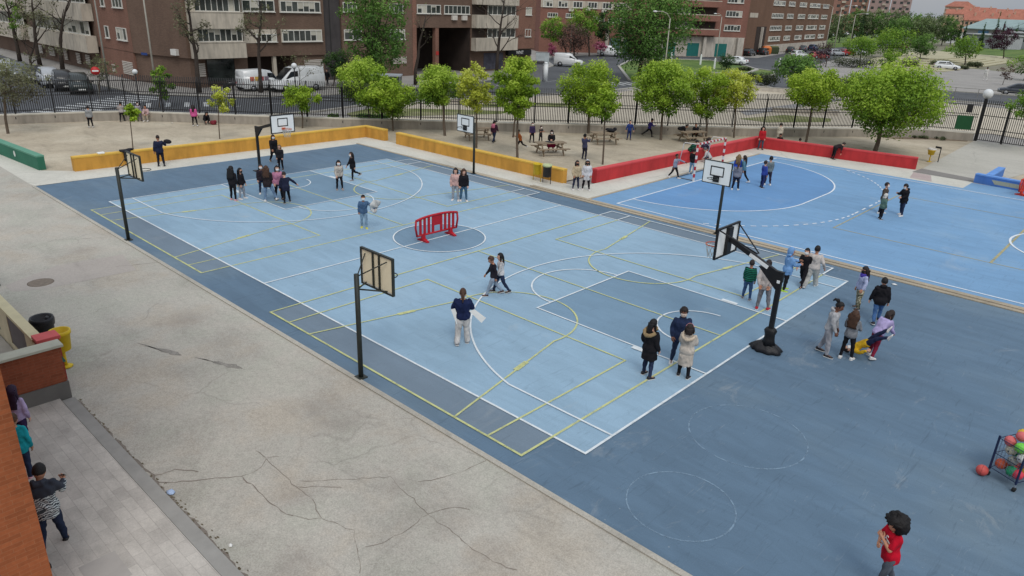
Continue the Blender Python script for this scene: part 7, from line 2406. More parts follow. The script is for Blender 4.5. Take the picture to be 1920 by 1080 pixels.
def hand(mb, F, k, curl=35):
    """palm with four unequal bent fingers and a thumb that leaves its side"""
    h, s = F.H, (-1 if k == 'L' else 1)
    W_, M = F.J['wr' + k], F.J['Rf' + k]
    L_ = .105 * h
    # palm plane: fingers run along -Z of the forearm, palm faces the thigh (-s x)
    q = lambda x, y, z: W_ + M @ Vector((x * L_, y * L_, z * L_))
    capsule(mb, [q(0, 0, .1), q(0, .0, -.25), q(0, 0, -.46)], [.16 * L_ * 1.2, .2 * L_, .19 * L_], 8)
    out = []
    for i, (y, l_, r_) in enumerate(((.20, .40, .082), (.07, .46, .086), (-.07, .43, .082), (-.19, .34, .072))):
        a = R(curl * (.8 + .1 * i))
        z0 = -.48
        p0 = q(0, y * .9, z0 + .06)
        p1 = q(-s * math.sin(a * .4) * l_ * .4, y, z0 - math.cos(a * .4) * l_ * .4)
        p2 = q(-s * (math.sin(a * .4) * .4 + math.sin(a) * .35) * l_, y * 1.05, z0 - (math.cos(a * .4) * .4 + math.cos(a) * .35) * l_)
        p3 = q(-s * (math.sin(a * .4) * .4 + math.sin(a) * .35 + math.sin(a * 1.6) * .25) * l_, y * 1.05, z0 - (math.cos(a * .4) * .4 + math.cos(a) * .35 + math.cos(a * 1.6) * .25) * l_)
        out.append(([p0, p1, p2, p3], [r_ * L_, r_ * L_ * .95, r_ * L_ * .85, r_ * L_ * .6]))
    out.append(([q(-s * .05, .12, -.12), q(-s * .12, .30, -.28), q(-s * .2, .38, -.46), q(-s * .24, .38, -.58)], [.1 * L_, .1 * L_, .085 * L_, .06 * L_]))
    return out


def body_src(F, thin):
    """skin: trunk, neck, head with nose and ears, arms, palms, legs and feet as one fused surface"""
    h = F.H
    mb = MB()
    torso(mb, F, .9 * (thin if thin else 1), -.055)
    capsule(mb, [F.neck - F.R1 @ Vector((0, 0, .03 * h)), F.neck.lerp(F.head, .55)], [.034 * h, .031 * h])
    # head, a little larger on a child
    c, M = F.head, F.RH
    h = F.H * F.hk
    rings = []
    for z, rx, ry, oy in ((-.078, .020, .024, .016), (-.066, .032, .040, .012), (-.045, .042, .052, .004), (-.015, .049, .060, 0), (.015, .052, .063, -.003), (.045, .048, .058, -.004), (.064, .034, .042, -.003), (.074, .014, .018, -.002)):
        rings.append(el_ring(c + M @ Vector((0, oy * h, z * h)), M, rx * h, ry * h, 14, 2.0))
    mb.loft(rings)
    mb.ball(c + M @ Vector((0, .062 * h, -.018 * h)), (.010 * h, .016 * h, .018 * h), 8, 6, M)
    mb.ball(c + M @ Vector((0, .052 * h, -.048 * h)), (.018 * h, .012 * h, .007 * h), 8, 6, M)
    for s in (-1, 1):
        mb.ball(c + M @ Vector((s * .053 * h, -.004 * h, -.012 * h)), (.008 * h, .012 * h, .020 * h), 8, 6, M)
    fingers = []
    h = F.H
    for k in 'LR':
        J = F.J
        sh, elb, wr = J['sh' + k], J['el' + k], J['wr' + k]
        capsule(mb, [sh, sh.lerp(elb, .5), elb], [.034 * h, .030 * h, .025 * h])
        capsule(mb, [elb, elb.lerp(wr, .35), wr], [.025 * h, .025 * h, .017 * h])
        fingers += hand(mb, F, k)
        hp, kn, an = J['hp' + k], J['kn' + k], J['an' + k]
        capsule(mb, [hp, hp.lerp(kn, .4), kn], [.046 * h, .038 * h, .027 * h])
        capsule(mb, [kn, kn.lerp(an, .35), an], [.026 * h, .026 * h, .020 * h])
        f0 = lambda y, z, k=k: J['an' + k] + J['Rfo' + k] @ Vector((0, y * h, z * h))
        capsule(mb, [f0(-.012, -.02), f0(.05, -.026), f0(.09, -.032)], [.021 * h, .021 * h, .014 * h], 8)
    return mb, fingers


def fuse(o, vox, sm=6):
    m1 = o.modifiers.new('fuse', 'REMESH')
    m1.mode = 'VOXEL'
    m1.voxel_size = vox
    m1.use_smooth_shade = True
    m2 = o.modifiers.new('soft', 'SMOOTH')
    m2.factor = .5
    m2.iterations = sm


def hair_mesh(F, style, seed):
    h, c, M = F.H * F.hk, F.head, F.RH
    g = random.Random(seed)
    mb = MB()
    q = lambda x, y, z: c + M @ Vector((x * h, y * h, z * h))

    def cap(sx, sy, sz, low, bump_=.0, face=True):
        """scalp shell; it dips under the face skin in front and ends at 'low'"""
        vs, fs = [], []
        n, m = 22, 12
        for i in range(m + 1):
            t = PI * i / m
            for k in range(n):
                a = 2 * PI * k / n
                d = Vector((math.sin(t) * math.cos(a), math.sin(t) * math.sin(a), math.cos(t)))
                f = 1 + bump_ * (math.sin(a * 7 + i * 2.1 + seed) * .5 + g.uniform(-.6, .6))
                if face and d.y > .30 and d.z < .40:
                    f *= .78
                elif d.z < low:
                    f *= .80
                vs.append(q(d.x * sx * f, d.y * sy * f - .004, d.z * sz * f + .004))
        for i in range(m):
            for k in range(n):
                j = (k + 1) % n
                fs.append((i * n + j, i * n + k, (i + 1) * n + k, (i + 1) * n + j))
        mb.add(vs, fs, True)

    def fall(w0, l_, back=.055, taper=.8, wave=.004, side=0.0):
        """a hanging sheet of hair down the back"""
        rings = []
        for i in range(9):
            f = i / 8
            z = .02 - l_ * f
            wd = w0 * (1 - (1 - taper) * f) * (1 + .06 * math.sin(i * 1.9 + seed))
            dp = .026 * (1 - .35 * f) if i else .02
            cc = q(side * f, -back - .012 * math.sin(f * 2.2), .0) + (M @ Vector((0, 0, (z if f < .3 else .02 - l_ * .3) * h))) + Vector((0, 0, -(max(0, f - .3)) * l_ * h)) + (F.R1 @ Vector((0, -.012 * h * f, 0)))
            rings.append([tuple(cc + M @ Vector((math.cos(a * PI / 6) * wd * h * (1 + g.uniform(-wave, wave) * 20), math.sin(a * PI / 6) * dp * h, g.uniform(-.004, .004) * h))) for a in range(12)])
        mb.loft(rings[::-1])

    if style == 'short':
        cap(.058, .071, .081, -.35, .03)
    elif style == 'crop':
        cap(.055, .067, .078, -.2, .015)
    elif style == 'curly':
        cap(.066, .078, .090, -.25, .12)
    elif style == 'long':
        cap(.058, .070, .081, -.5, .03)
        fall(.055, .23)
        for s in (-1, 1):
            capsule(mb, [q(s * .052, -.01, .02), q(s * .058, -.008, -.05), q(s * .055, .005, -.115)], [.016 * h, .018 * h, .010 * h], 7)
    elif style == 'longwild':
        cap(.066, .078, .086, -.5, .07)
        fall(.092, .25, .05, .9, .006)
        for s in (-1, 1):
            capsule(mb, [q(s * .055, -.02, .02), q(s * .066, -.02, -.06), q(s * .060, -.015, -.14)], [.02 * h, .024 * h, .014 * h], 7)
    elif style == 'bob':
        cap(.064, .074, .084, -.6, .03)
        for s in (-1, 1):
            capsule(mb, [q(s * .052, -.012, .02), q(s * .060, -.01, -.04), q(s * .056, .0, -.08)], [.018 * h, .022 * h, .014 * h], 7)
        fall(.056, .10)
    elif style == 'pony':
        cap(.057, .069, .079, -.35, .02)
        capsule(mb, [q(0, -.07, .03), q(0, -.105, .01), q(0, -.112, -.06), q(0, -.098, -.14)], [.018 * h, .026 * h, .026 * h, .010 * h], 9)
    elif style == 'bunpony':
        cap(.057, .069, .079, -.35, .02)
        mb.ball(q(0, -.075, .068), .032 * h, 12, 8, M)
        capsule(mb, [q(0, -.08, .07), q(0, -.115, .062), q(0, -.13, .03)], [.022 * h, .024 * h, .012 * h], 8)
    elif style == 'afro':
        h = F.H
        vs, fs = [], []
        n, m = 36, 24
        for i in range(m + 1):
            t = PI * i / m
            for k in range(n):
                a = 2 * PI * k / n
                d = Vector((math.sin(t) * math.cos(a), math.sin(t) * math.sin(a), math.cos(t)))
                f = 1 + .07 * math.sin(a * 5 + t * 4) * math.sin(t * 6 + 1) + g.uniform(-.10, .10)
                if d.y > .45 and d.z < .25:
                    f *= .60
                vs.append(q(d.x * .128 * f, d.y * .125 * f - .02, d.z * .118 * f + .012 - .02 * (d.z < 0)))
        for i in range(m):
            for k in range(n):
                j = (k + 1) % n
                fs.append((i * n + j, i * n + k, (i + 1) * n + k, (i + 1) * n + j))
        mb.add(vs, fs, True)
    elif style in ('hood', 'cap'):
        cap(.066, .078, .088, -.75, .02, True)
        if style == 'hood':
            capsule(mb, [q(-.05, -.03, -.06), q(0, -.05, -.085), q(.05, -.03, -.06)], [.03 * h, .036 * h, .03 * h], 9)
    return mb


def shoe(F, k, m, root, sole=True):
    h = F.H
    an, M = F.J['an' + k], F.J['Rfo' + k]
    rings = []
    for y, w_, z0, z1 in ((-.046, .018, -.040, -.010), (-.036, .027, -.042, .014), (-.005, .029, -.042, .012), (.03, .030, -.042, -.006), (.07, .034, -.042, -.016), (.098, .028, -.042, -.022), (.112, .014, -.040, -.028)):
        c = an + M @ Vector((0, y * h, (z0 + z1) / 2 * h))
        rings.append([tuple(c + M @ Vector((math.copysign(abs(math.cos(a * PI / 5)) ** .7, math.cos(a * PI / 5)) * w_ * h, 0, math.copysign(abs(math.sin(a * PI / 5)) ** .7, math.sin(a * PI / 5)) * (z1 - z0) / 2 * h))) for a in range(10)])
    o = MB().loft(rings).build('shoe', m, root)
    if sole:
        rr = []
        for y, w_ in ((-.05, .02), (-.036, .031), (.03, .033), (.07, .037), (.1, .030), (.116, .014)):
            c = an + M @ Vector((0, y * h, -.0405 * h))
            rr.append([tuple(c + M @ Vector((x * w_ * h, 0, z * h))) for x, z in ((-1, -.006), (1, -.006), (1, .006), (-1, .006))])
        MB().loft(rr, False).build('sole', m_sole, o)
    return o


def person(key, label, top, bottom, pose=None, skin='fair', hair=('dark', 'short'), shoes=None, mask=None, H=None, top_kw=None, bot_kw=None, build=1.0, z0=0.0, sleeve=1.0, group=None, top_name='jacket', bottom_name='trousers', vox=None, extra=None, seat=None, place=None, shorts=None):
    x, y, h0, hd = place or DATA['PEOPLE'][key]
    H = H or h0
    F = Fig(H, pose, build)
    off = Vector((0, 0, z0 - F.low())) if seat is None else Vector((0, 0, seat))
    for k_ in ('pel', 'waist', 'chest', 'sho', 'neck', 'head'):
        setattr(F, k_, getattr(F, k_) + off)
    for k_ in list(F.J):
        if not k_.startswith('R'):
            F.J[k_] = F.J[k_] + off
    dist = math.hypot(x - 33.5, y + 10.6)
    vox = vox or (.014 if dist < 22 else .018 if dist < 40 else .026)
    mb, fingers = body_src(F, .86)
    root = mb.build('person', SKIN[skin], None, (x, y, 0))
    root.rotation_euler = (0, 0, R(hd - 90))
    tag(root, label, 'person', group)
    fuse(root, vox, 4)
    fm = MB()
    for pts, rads in fingers:
        capsule(fm, pts, rads, 6)
    _bake.append((root, fm))
    h = H
    kw = dict(hem=-.06, puff=.1, collar=.0, flare=0.0, arm=1.0)
    kw.update(top_kw or {})
    tm = MB()
    torso(tm, F, 1.04, kw['hem'], kw['puff'], kw['collar'], kw['flare'])
    for k in 'LR':
        sh, elb, wr = F.J['sh' + k], F.J['el' + k], F.J['wr' + k]
        a = kw['arm'] * (1 + kw['puff'] * .6)
        if sleeve >= 1:
            capsule(tm, [sh, sh.lerp(elb, .5), elb], [.037 * h * a, .038 * h * a, .035 * h * a])
            capsule(tm, [elb, elb.lerp(wr, .5), elb.lerp(wr, .97)], [.035 * h * a, .033 * h * a, .027 * h * a])
        else:
            capsule(tm, [sh, sh.lerp(elb, .5), sh.lerp(elb, sleeve)], [.044 * h * a, .041 * h * a, .039 * h * a])
    if kw.get('hoodfold'):
        c, M = F.neck, F.R1
        capsule(tm, [c + M @ Vector((s * .055 * h, -.02 * h, .012 * h)) for s in (-1,)] + [c + M @ Vector((-.035 * h, -.058 * h, .004 * h)), c + M @ Vector((.035 * h, -.058 * h, .004 * h)), c + M @ Vector((.055 * h, -.02 * h, .012 * h))], [.022 * h, .034 * h, .034 * h, .022 * h], 9)
    o = tm.build(top_name, top, root)
    fuse(o, vox, 5)
    _bake.append((o, None))
    kw2 = dict(w=1.0, cuff=1.0, length=.97)
    kw2.update(bot_kw or {})
    bm = MB()
    bt = MB()
    # hip section of the trousers
    rings = []
    for z, rx, ry in ((-.075, .07, .058), (-.04, .094, .072), (0, .1, .074), (.045, .096, .07), (.07, .09, .066)):
        rings.append(el_ring(F.pel + F.R0 @ Vector((0, 0, z * h)), F.R0, rx * h * build, ry * h * build))
    bm.loft(rings)
    for k in 'LR':
        hp, kn, an = F.J['hp' + k], F.J['kn' + k], F.J['an' + k]
        w_ = kw2['w'] * (1 + (build - 1) * .6)
        capsule(bm, [hp, hp.lerp(kn, .4), kn], [.060 * h * w_, .056 * h * w_, .043 * h * w_])
        capsule(bm, [kn, kn.lerp(an, .4), kn.lerp(an, kw2['length'])], [.042 * h * w_, .041 * h * w_, .029 * h * w_ * kw2['cuff']])
    o = bm.build(bottom_name, bottom, root)
    fuse(o, vox, 4)
    _bake.append((o, None))
    sm_ = shoes or plain('dark_shoe', S(40, 38, 40), .7, .15, 9)
    for k in 'LR':
        shoe(F, k, sm_, root, dist < 45)
    if hair:
        hm = hair_mesh(F, hair[1], int(H * 1000) % 97)
        hm_m = HAIR[hair[0]] if isinstance(hair[0], str) else hair[0]
        hm.build('hood' if hair[1] == 'hood' else 'cap' if hair[1] == 'cap' else 'hair', hm_m, root)
    c, M = F.head, F.RH
    h = F.H * F.hk
    if mask:
        mk = MB()
        rr = []
        for z, f in ((-.058, .80), (-.048, .97), (-.028, 1.03), (-.006, 1.03), (.002, .96)):
            rr.append([tuple(c + M @ Vector((math.cos(a) * .0515 * f * h, (math.sin(a) * .066 * f + .003) * h, z * h))) for a in [R(25 + 130 * i / 10) for i in range(11)]])
        vs = [p for r_ in rr for p in r_]
        fs = [(i * 11 + k + 1, i * 11 + k, (i + 1) * 11 + k, (i + 1) * 11 + k + 1) for i in range(4) for k in range(10)]
        mk.add(vs, fs, True).build('mask', m_mask_w if mask == 'w' else m_mask_b if mask == 'b' else mask, root)
    if dist < 40:
        for s in (-1, 1):
            MB().ball(c + M @ Vector((s * .021 * h, .0555 * h, .008 * h)), (.007 * h, .006 * h, .005 * h), 8, 6, M).build('eye', m_eye, root)
    F.root = root
    F.off = off
    if extra:
        extra(F, root)
    return F


def fur_hood(color):
    def f(F, root):
        h, c, M = F.H, F.neck, F.R1
        mb = MB()
        pts = []
        for i in range(15):
            a = R(200 + 320 * i / 14 - 90 - 70)
            pts.append(c + M @ Vector((math.cos(a) * .098 * h, (math.sin(a) * .085 - .032) * h, (-.02 + .055 * math.sin(a)) * h)))
        g = random.Random(3)
        mb.tube(pts, [.03 * h * g.uniform(.8, 1.2) for _ in pts], 8)
        mb.build('fur_trim', color, root)
    return f


STAND = dict(legL=(2, 4, 2), legR=(-2, 4, 3))
RELAX = dict(legL=(6, 5, 6), legR=(-4, 4, 4), armL=(6, 8, 18), armR=(2, 8, 14))
WALK = dict(legL=(24, 2, 6), legR=(-18, 2, 22), armL=(-16, 8, 22), armR=(20, 8, 24), lean=4)
WALK2 = dict(legL=(-16, 2, 20), legR=(22, 2, 5), armL=(18, 8, 22), armR=(-16, 8, 24), lean=4)
RUN = dict(legL=(42, 3, 58), legR=(-34, 3, 40), armL=(-38, 12, 80), armR=(42, 12, 80), lean=16)
POCK = dict(legL=(4, 5, 4), legR=(-3, 5, 4), armL=(-8, 16, 42), armR=(-8, 16, 42))
FOLD = dict(legL=(3, 5, 3), legR=(-3, 4, 4), armL=(22, 10, 92, 55), armR=(22, 10, 92, 55))
PHONE = dict(legL=(8, 6, 8), legR=(-8, 6, 6), armL=(10, 10, 70, 40), armR=(26, 14, 88, 20), nod=22)
BEHIND = dict(legL=(-3, 5, 2), legR=(5, 7, 5), armL=(-26, 12, 30, 75), armR=(-26, 12, 30, 75), lean=6)
ARMS_OUT = dict(legL=(6, 6, 6), legR=(-8, 6, 8), armL=(-10, 55, 20), armR=(20, 25, 40), lean=10)
SIT = dict(legL=(82, 8, 86), legR=(80, 8, 84), armL=(30, 8, 50), armR=(30, 8, 50), lean=8, footL=.01, footR=.01)
CROUCH = dict(legL=(105, 12, 125), legR=(100, 12, 122), armL=(50, 8, 40), armR=(50, 8, 40), lean=32, bend=14)

BLK, NAVY, JEANS, LJEANS, DJEANS = cloth('black', S(32, 31, 35)), cloth('navy', S(34, 42, 68)), cloth('jeans', S(66, 92, 130)), cloth('light_jeans', S(146, 160, 176)), cloth('dark_jeans', S(44, 54, 78))
GREYC, LGREY, WHT = cloth('grey', S(132, 132, 136)), cloth('light_grey', S(176, 176, 178)), cloth('white', S(212, 210, 204))
SH_W, SH_B, SH_P = plain('white_shoe', S(214, 212, 210), .6, .08, 9), plain('black_shoe', S(34, 33, 36), .6, .12, 9), plain('pink_shoe', S(206, 150, 160), .6, .1, 9)
SH_G = plain('grey_shoe', S(124, 122, 124), .7, .12, 9)


# nearest figures
def shirt_print(F, root):
    h = F.H
    for k, (txt, z, sx) in enumerate((('C.', .17, .0), ('GO', .12, .0))):
        M = Matrix.Translation(F.waist + F.R1 @ Vector((-.03 * h, .083 * h, z * h - .04 * h))) @ F.R1.to_4x4() @ Matrix(((-1, 0, 0, 0), (0, 0, 1, 0), (0, 1, 0, 0), (0, 0, 0, 1)))
        letters(txt, .085 * h, m_white_letter, root, M)
person('afro', 'person with a big black afro, red T-shirt and grey leggings, alone near the ball cart', cloth('red_shirt', S(196, 22, 46)), cloth('grey_leggings', S(88, 94, 104)), dict(legL=(14, 5, 6), legR=(-14, 5, 10), armL=(34, 12, 118, 48), armR=(24, 16, 92, 62), lean=4, turn=14, nod=8), 'tan', ('black', 'afro'), SH_W, H=1.42, sleeve=.72, top_name='shirt', bottom_name='leggings', top_kw=dict(puff=.12, hem=-.09), extra=shirt_print)


def held_phone(F, root):
    p = F.J['wrR'] + F.J['RfR'] @ Vector((0, .02, -.1))
    M = Matrix.Translation(Vector((*DATA['PEOPLE']['phone'][:2], 0)) + Matrix.Rotation(root.rotation_euler.z, 3, 'Z') @ p) @ Matrix.Rotation(root.rotation_euler.z, 4, 'Z') @ Matrix.Rotation(R(50), 4, 'X')
    o = MB().box(-.038, -.006, -.08, .038, .006, .08, bev=.004).build('phone', plain('phone_black', S(20, 20, 24), .2, .05, 9))
    o.matrix_world = M
    tag(o, 'black phone held by the boy in the patterned jacket', 'phone')
person('phone', 'boy with a phone in a dark jacket with white zebra-like print and jeans', graphic_jacket('zebra', S(52, 56, 66), S(196, 204, 204), 1.08), DJEANS, dict(legL=(-8, 5, 8), legR=(10, 5, 4), armL=(14, 10, 50, 40), armR=(26, 18, 70, 10), nod=20, turn=-10), 'tan', ('black', 'short'), SH_B, top_kw=dict(puff=.2, hem=-.10, hoodfold=True), extra=held_phone)
person('teal', 'child in a teal jacket, dark trousers and pink shoes, half hidden by the school wall', cloth('teal', S(34, 156, 168)), DJEANS, RELAX, 'tan', ('brown', 'pony'), SH_P, top_kw=dict(puff=.18, hem=-.08))
DATA['PEOPLE']['purplehair'] = (18.02, -8.06, 1.36, 131)
person('purplehair', 'child with long dark purple hair and lilac sleeves behind the one in teal', cloth('lilac_pale', S(178, 160, 196)), cloth('plum', S(58, 44, 80)), RELAX, 'fair', ('purple', 'longwild'), SH_W, top_kw=dict(puff=.15))


def papers(F, root):
    rz = root.rotation_euler.z
    base = Vector((*root.location[:2], 0))
    mp = plain('white_paper', S(224, 224, 220), .7, .04, 5)
    for k, dx_, lab in (('L', -1, 'white paper sheet under the left arm of the teacher in navy'), ('R', 1, 'larger white paper sheet held out at the right side of the teacher in navy')):
        p = F.J['elL' if k == 'L' else 'elR']
        o = MB()
        if k == 'L':
            o.add([(-.05, .0, .02), (.06, 0, .05), (.20, -.03, -.36), (.10, -.03, -.40)], [(0, 1, 2, 3), (3, 2, 1, 0)])
        else:
            o.add([(-.10, 0, -.02), (.06, 0, .02), (.36, -.05, -.20), (.24, -.06, -.34)], [(0, 1, 2, 3), (3, 2, 1, 0)])
        vs = [(v[0], v[1] + s, v[2]) for s in (0, .006) for v in o.v]
        q = MB().add(vs, [(0, 1, 2, 3), (7, 6, 5, 4), (0, 4, 5, 1), (1, 5, 6, 2), (2, 6, 7, 3), (3, 7, 4, 0)])
        ob = q.build('paper_sheet', mp)
        ob.location = base + Matrix.Rotation(rz, 3, 'Z') @ (p + Vector((0, -.14, -.01)))
        ob.rotation_euler = (0, 0, rz)
        tag(ob, lab, 'paper')
person('teacher', 'adult in a navy top and cream trousers seen from behind, holding white papers', cloth('navy_top', S(30, 40, 74)), cloth('cream_trousers', S(200, 196, 192)), dict(legL=(-6, 5, 14), legR=(4, 4, 4), armL=(14, 20, 80, 50), armR=(14, 20, 80, 50), nod=14), 'tan', ('brown', 'pony'), SH_G, top_kw=dict(puff=.22, hem=-.05), bot_kw=dict(w=1.18, cuff=1.45), build=1.12, extra=papers)
person('walkboy', 'boy walking left in a black and white jacket with light jeans and dark shoes', cloth('black_white_jacket', S(40, 38, 46)), LJEANS, dict(WALK, nod=24), 'tan', ('brown', 'short'), plain('brown_shoe', S(66, 50, 48), .6, .1, 9), top_kw=dict(puff=.16), extra=lambda F, root: MB().tube([F.J['shR'] + Vector((.044 * F.H, 0, -.01)), F.J['elR'] + Vector((.045 * F.H, 0, 0))], .016, 6).build('sleeve_stripe', m_mask_w, root))
person('longhair', 'long-haired girl in a white top walking behind the boy in the black and white jacket', cloth('white_top', S(206, 204, 204)), DJEANS, WALK2, 'fair', ('black', 'long'), SH_B, top_kw=dict(puff=.15))
person('furhood', 'girl in a black parka with a tan fur hood seen from behind, hair black', BLK, DJEANS, dict(POCK, nod=4), 'fair', ('black', 'long'), SH_B, top_kw=dict(puff=.3, hem=-.19, flare=.5), bot_kw=dict(w=.92), extra=fur_hood(plain('tan_fur', S(152, 130, 96), .95, .35, 30, bump=.8)))
person('puffer', 'boy with curly hair and a pale mask in a navy puffer jacket, facing the camera', cloth('navy_puffer', S(38, 50, 78)), DJEANS, POCK, 'brown', ('dark', 'curly'), SH_W, plain('beige_mask', S(196, 178, 166), .8, .05, 9), top_kw=dict(puff=.26, collar=.02, hem=-.08), bot_kw=dict(w=.95))
person('creamcoat', 'girl in a long cream coat with a furry hood and pink ear warmers, black boots', cloth('cream_coat', S(200, 190, 178)), BLK, dict(FOLD, turn=10), 'brown', ('dark', 'bob'), SH_B, top_kw=dict(puff=.32, hem=-.27, flare=.4), extra=lambda F, r_: (fur_hood(plain('cream_fur', S(196, 180, 160), .95, .3, 30, bump=.8))(F, r_), MB().tube([F.head + F.RH @ Vector((math.cos(R(a)) * .066 * F.H, -.004 * F.H, math.sin(R(a)) * .088 * F.H)) for a in range(-10, 191, 20)], .013 * F.H, 7).build('headband', plain('pink_band', S(206, 140, 150), .9, .1, 9), r_)))
person('stripes', 'child in a green and black striped jumper and jeans under the big hoop arm', striped('green_stripe', S(22, 38, 40), S(34, 118, 92), 5.2), JEANS, RELAX, 'tan', ('dark', 'short'), SH_G, top_name='jumper', top_kw=dict(puff=.14))
person('greyhood', 'child in a pale grey hoodie and grey joggers with red shoes, hands behind the back', cloth('beige_grey', S(178, 170, 166)), cloth('grey_joggers', S(128, 126, 130)), dict(BEHIND, side=-4), 'tan', ('dark', 'short'), plain('red_shoe', S(176, 26, 44), .6, .1, 9), top_name='hoodie', top_kw=dict(puff=.2, hem=-.09, hoodfold=True))
person('bluehood', 'child in a light blue jacket with the hood up and dark trousers', cloth('light_blue', S(120, 162, 210)), BLK, dict(RELAX, armL=(40, 14, 70, 30), armR=(30, 10, 70)), 'tan', (cloth('light_blue', S(120, 162, 210)), 'hood'), plain('lime_shoe', S(160, 200, 60), .6, .1, 9), top_kw=dict(puff=.3, hem=-.11))
person('blackkid', 'child all in black with a pale mask beside the white tracksuit', BLK, BLK, WALK, 'fair', ('black', 'short'), SH_B, 'w', top_kw=dict(puff=.12))
person('white', 'big child in a white tracksuit walking away to the left', cloth('white_track', S(198, 190, 184)), cloth('white_joggers', S(188, 186, 180)), dict(WALK2, armL=(4, 34, 14), armR=(8, 24, 30)), 'tan', ('black', 'short'), SH_W, build=1.24, top_kw=dict(puff=.2, hem=-.04), bot_kw=dict(w=1.3, cuff=1.3))

def scarf(F, root):
    h = F.H
    mb = MB()
    for z, r_ in ((.0, .062), (-.03, .068)):
        pts = [F.neck + F.R1 @ Vector((math.cos(R(a)) * r_ * h, math.sin(R(a)) * r_ * h, z * h)) for a in range(0, 361, 30)]
        mb.tube(pts, .026 * h, 7, False)
    mb.ball(F.neck + F.R1 @ Vector((-.01 * h, .055 * h, -.075 * h)), (.05 * h, .03 * h, .07 * h), 10, 7)
    mb.build('scarf', cloth('purple_scarf', S(84, 72, 172)), root)
person('camo', 'girl with long dark hair, a purple scarf, a pale lilac jacket and camouflage trousers', cloth('lilac_jacket', S(174, 182, 214)), blotched('camo', S(44, 46, 42), S(128, 124, 100), S(206, 198, 172), 15), dict(RELAX, armL=(10, 36, 30), turn=8), 'tan', ('dark', 'longwild'), SH_B, 'b', top_kw=dict(puff=.2), bot_kw=dict(w=1.12, cuff=1.2), extra=scarf)
person('blackjk', 'boy in a loose black jacket and blue jeans seen from behind', BLK, cloth('mid_jeans', S(74, 110, 160)), dict(WALK2, armL=(4, 18, 14), armR=(0, 14, 16)), 'fair', ('black', 'short'), SH_B, top_kw=dict(puff=.3, hem=-.08, hoodfold=True))
person('greytrack', 'child in a light grey tracksuit with a high black ponytail', LGREY, cloth('light_grey_joggers', S(166, 166, 172)), dict(legL=(-10, 4, 12), legR=(8, 4, 4), armL=(10, 8, 16), armR=(14, 8, 20), nod=18, lean=7), 'brown', ('black', 'bunpony'), SH_B, top_kw=dict(puff=.2, hoodfold=True), bot_kw=dict(w=1.08), extra=lambda F, r_: MB().add([tuple(F.waist + F.R1 @ Vector((x * F.H, -.088 * F.H, z * F.H))) for x, z in ((-.05, .1), (.03, .1), (.03, .15), (-.05, .15))], [(0, 1, 2, 3)]).build('back_print', plain('dark_print', S(96, 96, 104), .8, .4, 30), r_))
person('greysweat', 'girl with long reddish brown hair in a grey jumper and black leggings', striped('grey_knit', S(112, 114, 118), S(140, 142, 146), 9), BLK, dict(FOLD, legL=(-4, 5, 4), legR=(5, 6, 4)), 'fair', ('brown', 'longwild'), SH_W, top_name='jumper', bottom_name='leggings', top_kw=dict(puff=.22, hem=-.05), bot_kw=dict(w=.9))
LX, LY = DATA['PEOPLE']['lilac'][:2]
person('lilac', 'girl in a lilac jacket and dark red trousers bending over the child in yellow', cloth('lilac_top', S(176, 164, 206)), cloth('dark_red', S(128, 38, 60)), dict(lean=26, bend=18, nod=14, legL=(8, 5, 14), legR=(-18, 5, 8), armL=(52, 8, 42, 20), armR=(56, 8, 40, 20)), 'fair', ('dark', 'long'), SH_W, H=1.44, top_kw=dict(puff=.2))
# child with the shoulders on the ground and the legs held up
hx, hy = LX - .42, LY - .12
person('handstand', 'child in a yellow jumper upside down, legs held up by the girl in lilac', cloth('yellow_jumper', S(206, 164, 40)), NAVY, dict(lean=-118, bend=-22, nod=-30, legL=(146, 6, 12), legR=(138, 6, 22), armL=(-30, 30, 40), armR=(-40, 30, 30), footL=70, footR=70), 'fair', ('dark', 'short'), SH_W, 'w', H=1.32, seat=.44, place=(LX - .16, LY - .26, 1.32, 8), top_name='jumper', top_kw=dict(puff=.18))
# five-a-side court
person('brownmask', 'masked boy in a brown jacket behind the child in the sage green jacket', cloth('brown_jacket', S(84, 74, 66)), BLK, RELAX, 'fair', ('dark', 'short'), SH_W, 'w', top_kw=dict(puff=.24, hem=-.09))
person('greenwhite', 'child in a sage green jacket with a white furry hood, black trousers', cloth('sage', S(92, 118, 108)), BLK, dict(RELAX, nod=10), 'fair', (cloth('white_fleece', S(204, 200, 192)), 'hood'), SH_B, top_kw=dict(puff=.3, hem=-.08))
person('parka', 'boy in a black parka looking down at a phone, with jeans and white shoes', BLK, DJEANS, PHONE, 'fair', ('black', 'short'), SH_W, 'w', top_kw=dict(puff=.3, hem=-.12, hoodfold=True))
person('bluehair', 'girl with long light brown hair in a bright blue jacket near the goal', cloth('bright_blue', S(50, 84, 190)), BLK, STAND, 'fair', ('light', 'longwild'), SH_W, top_kw=dict(puff=.22))
person('greyback', 'child in a grey jumper and black trousers, just right of the large white backboard', cloth('grey_jumper', S(128, 130, 142)), cloth('ink_trousers', S(34, 36, 52)), dict(STAND, legL=(-4, 6, 3), legR=(4, 6, 3)), 'tan', ('brown', 'pony'), SH_W, top_kw=dict(puff=.2), bot_kw=dict(w=1.05), top_name='jumper')
person('denimgirl', 'girl with long dark hair in a teal denim jacket and black leggings', cloth('teal_denim', S(88, 128, 146)), BLK, WALK, 'fair', ('dark', 'long'), SH_W, top_kw=dict(puff=.16), bot_kw=dict(w=.9), bottom_name='leggings')
person('bluekid', 'child in a blue top and dark blue trousers next to the taller one in grey', cloth('royal_blue', S(58, 78, 156)), cloth('dark_blue', S(40, 52, 96)), RELAX, 'fair', ('dark', 'short'), SH_B, top_kw=dict(puff=.12))
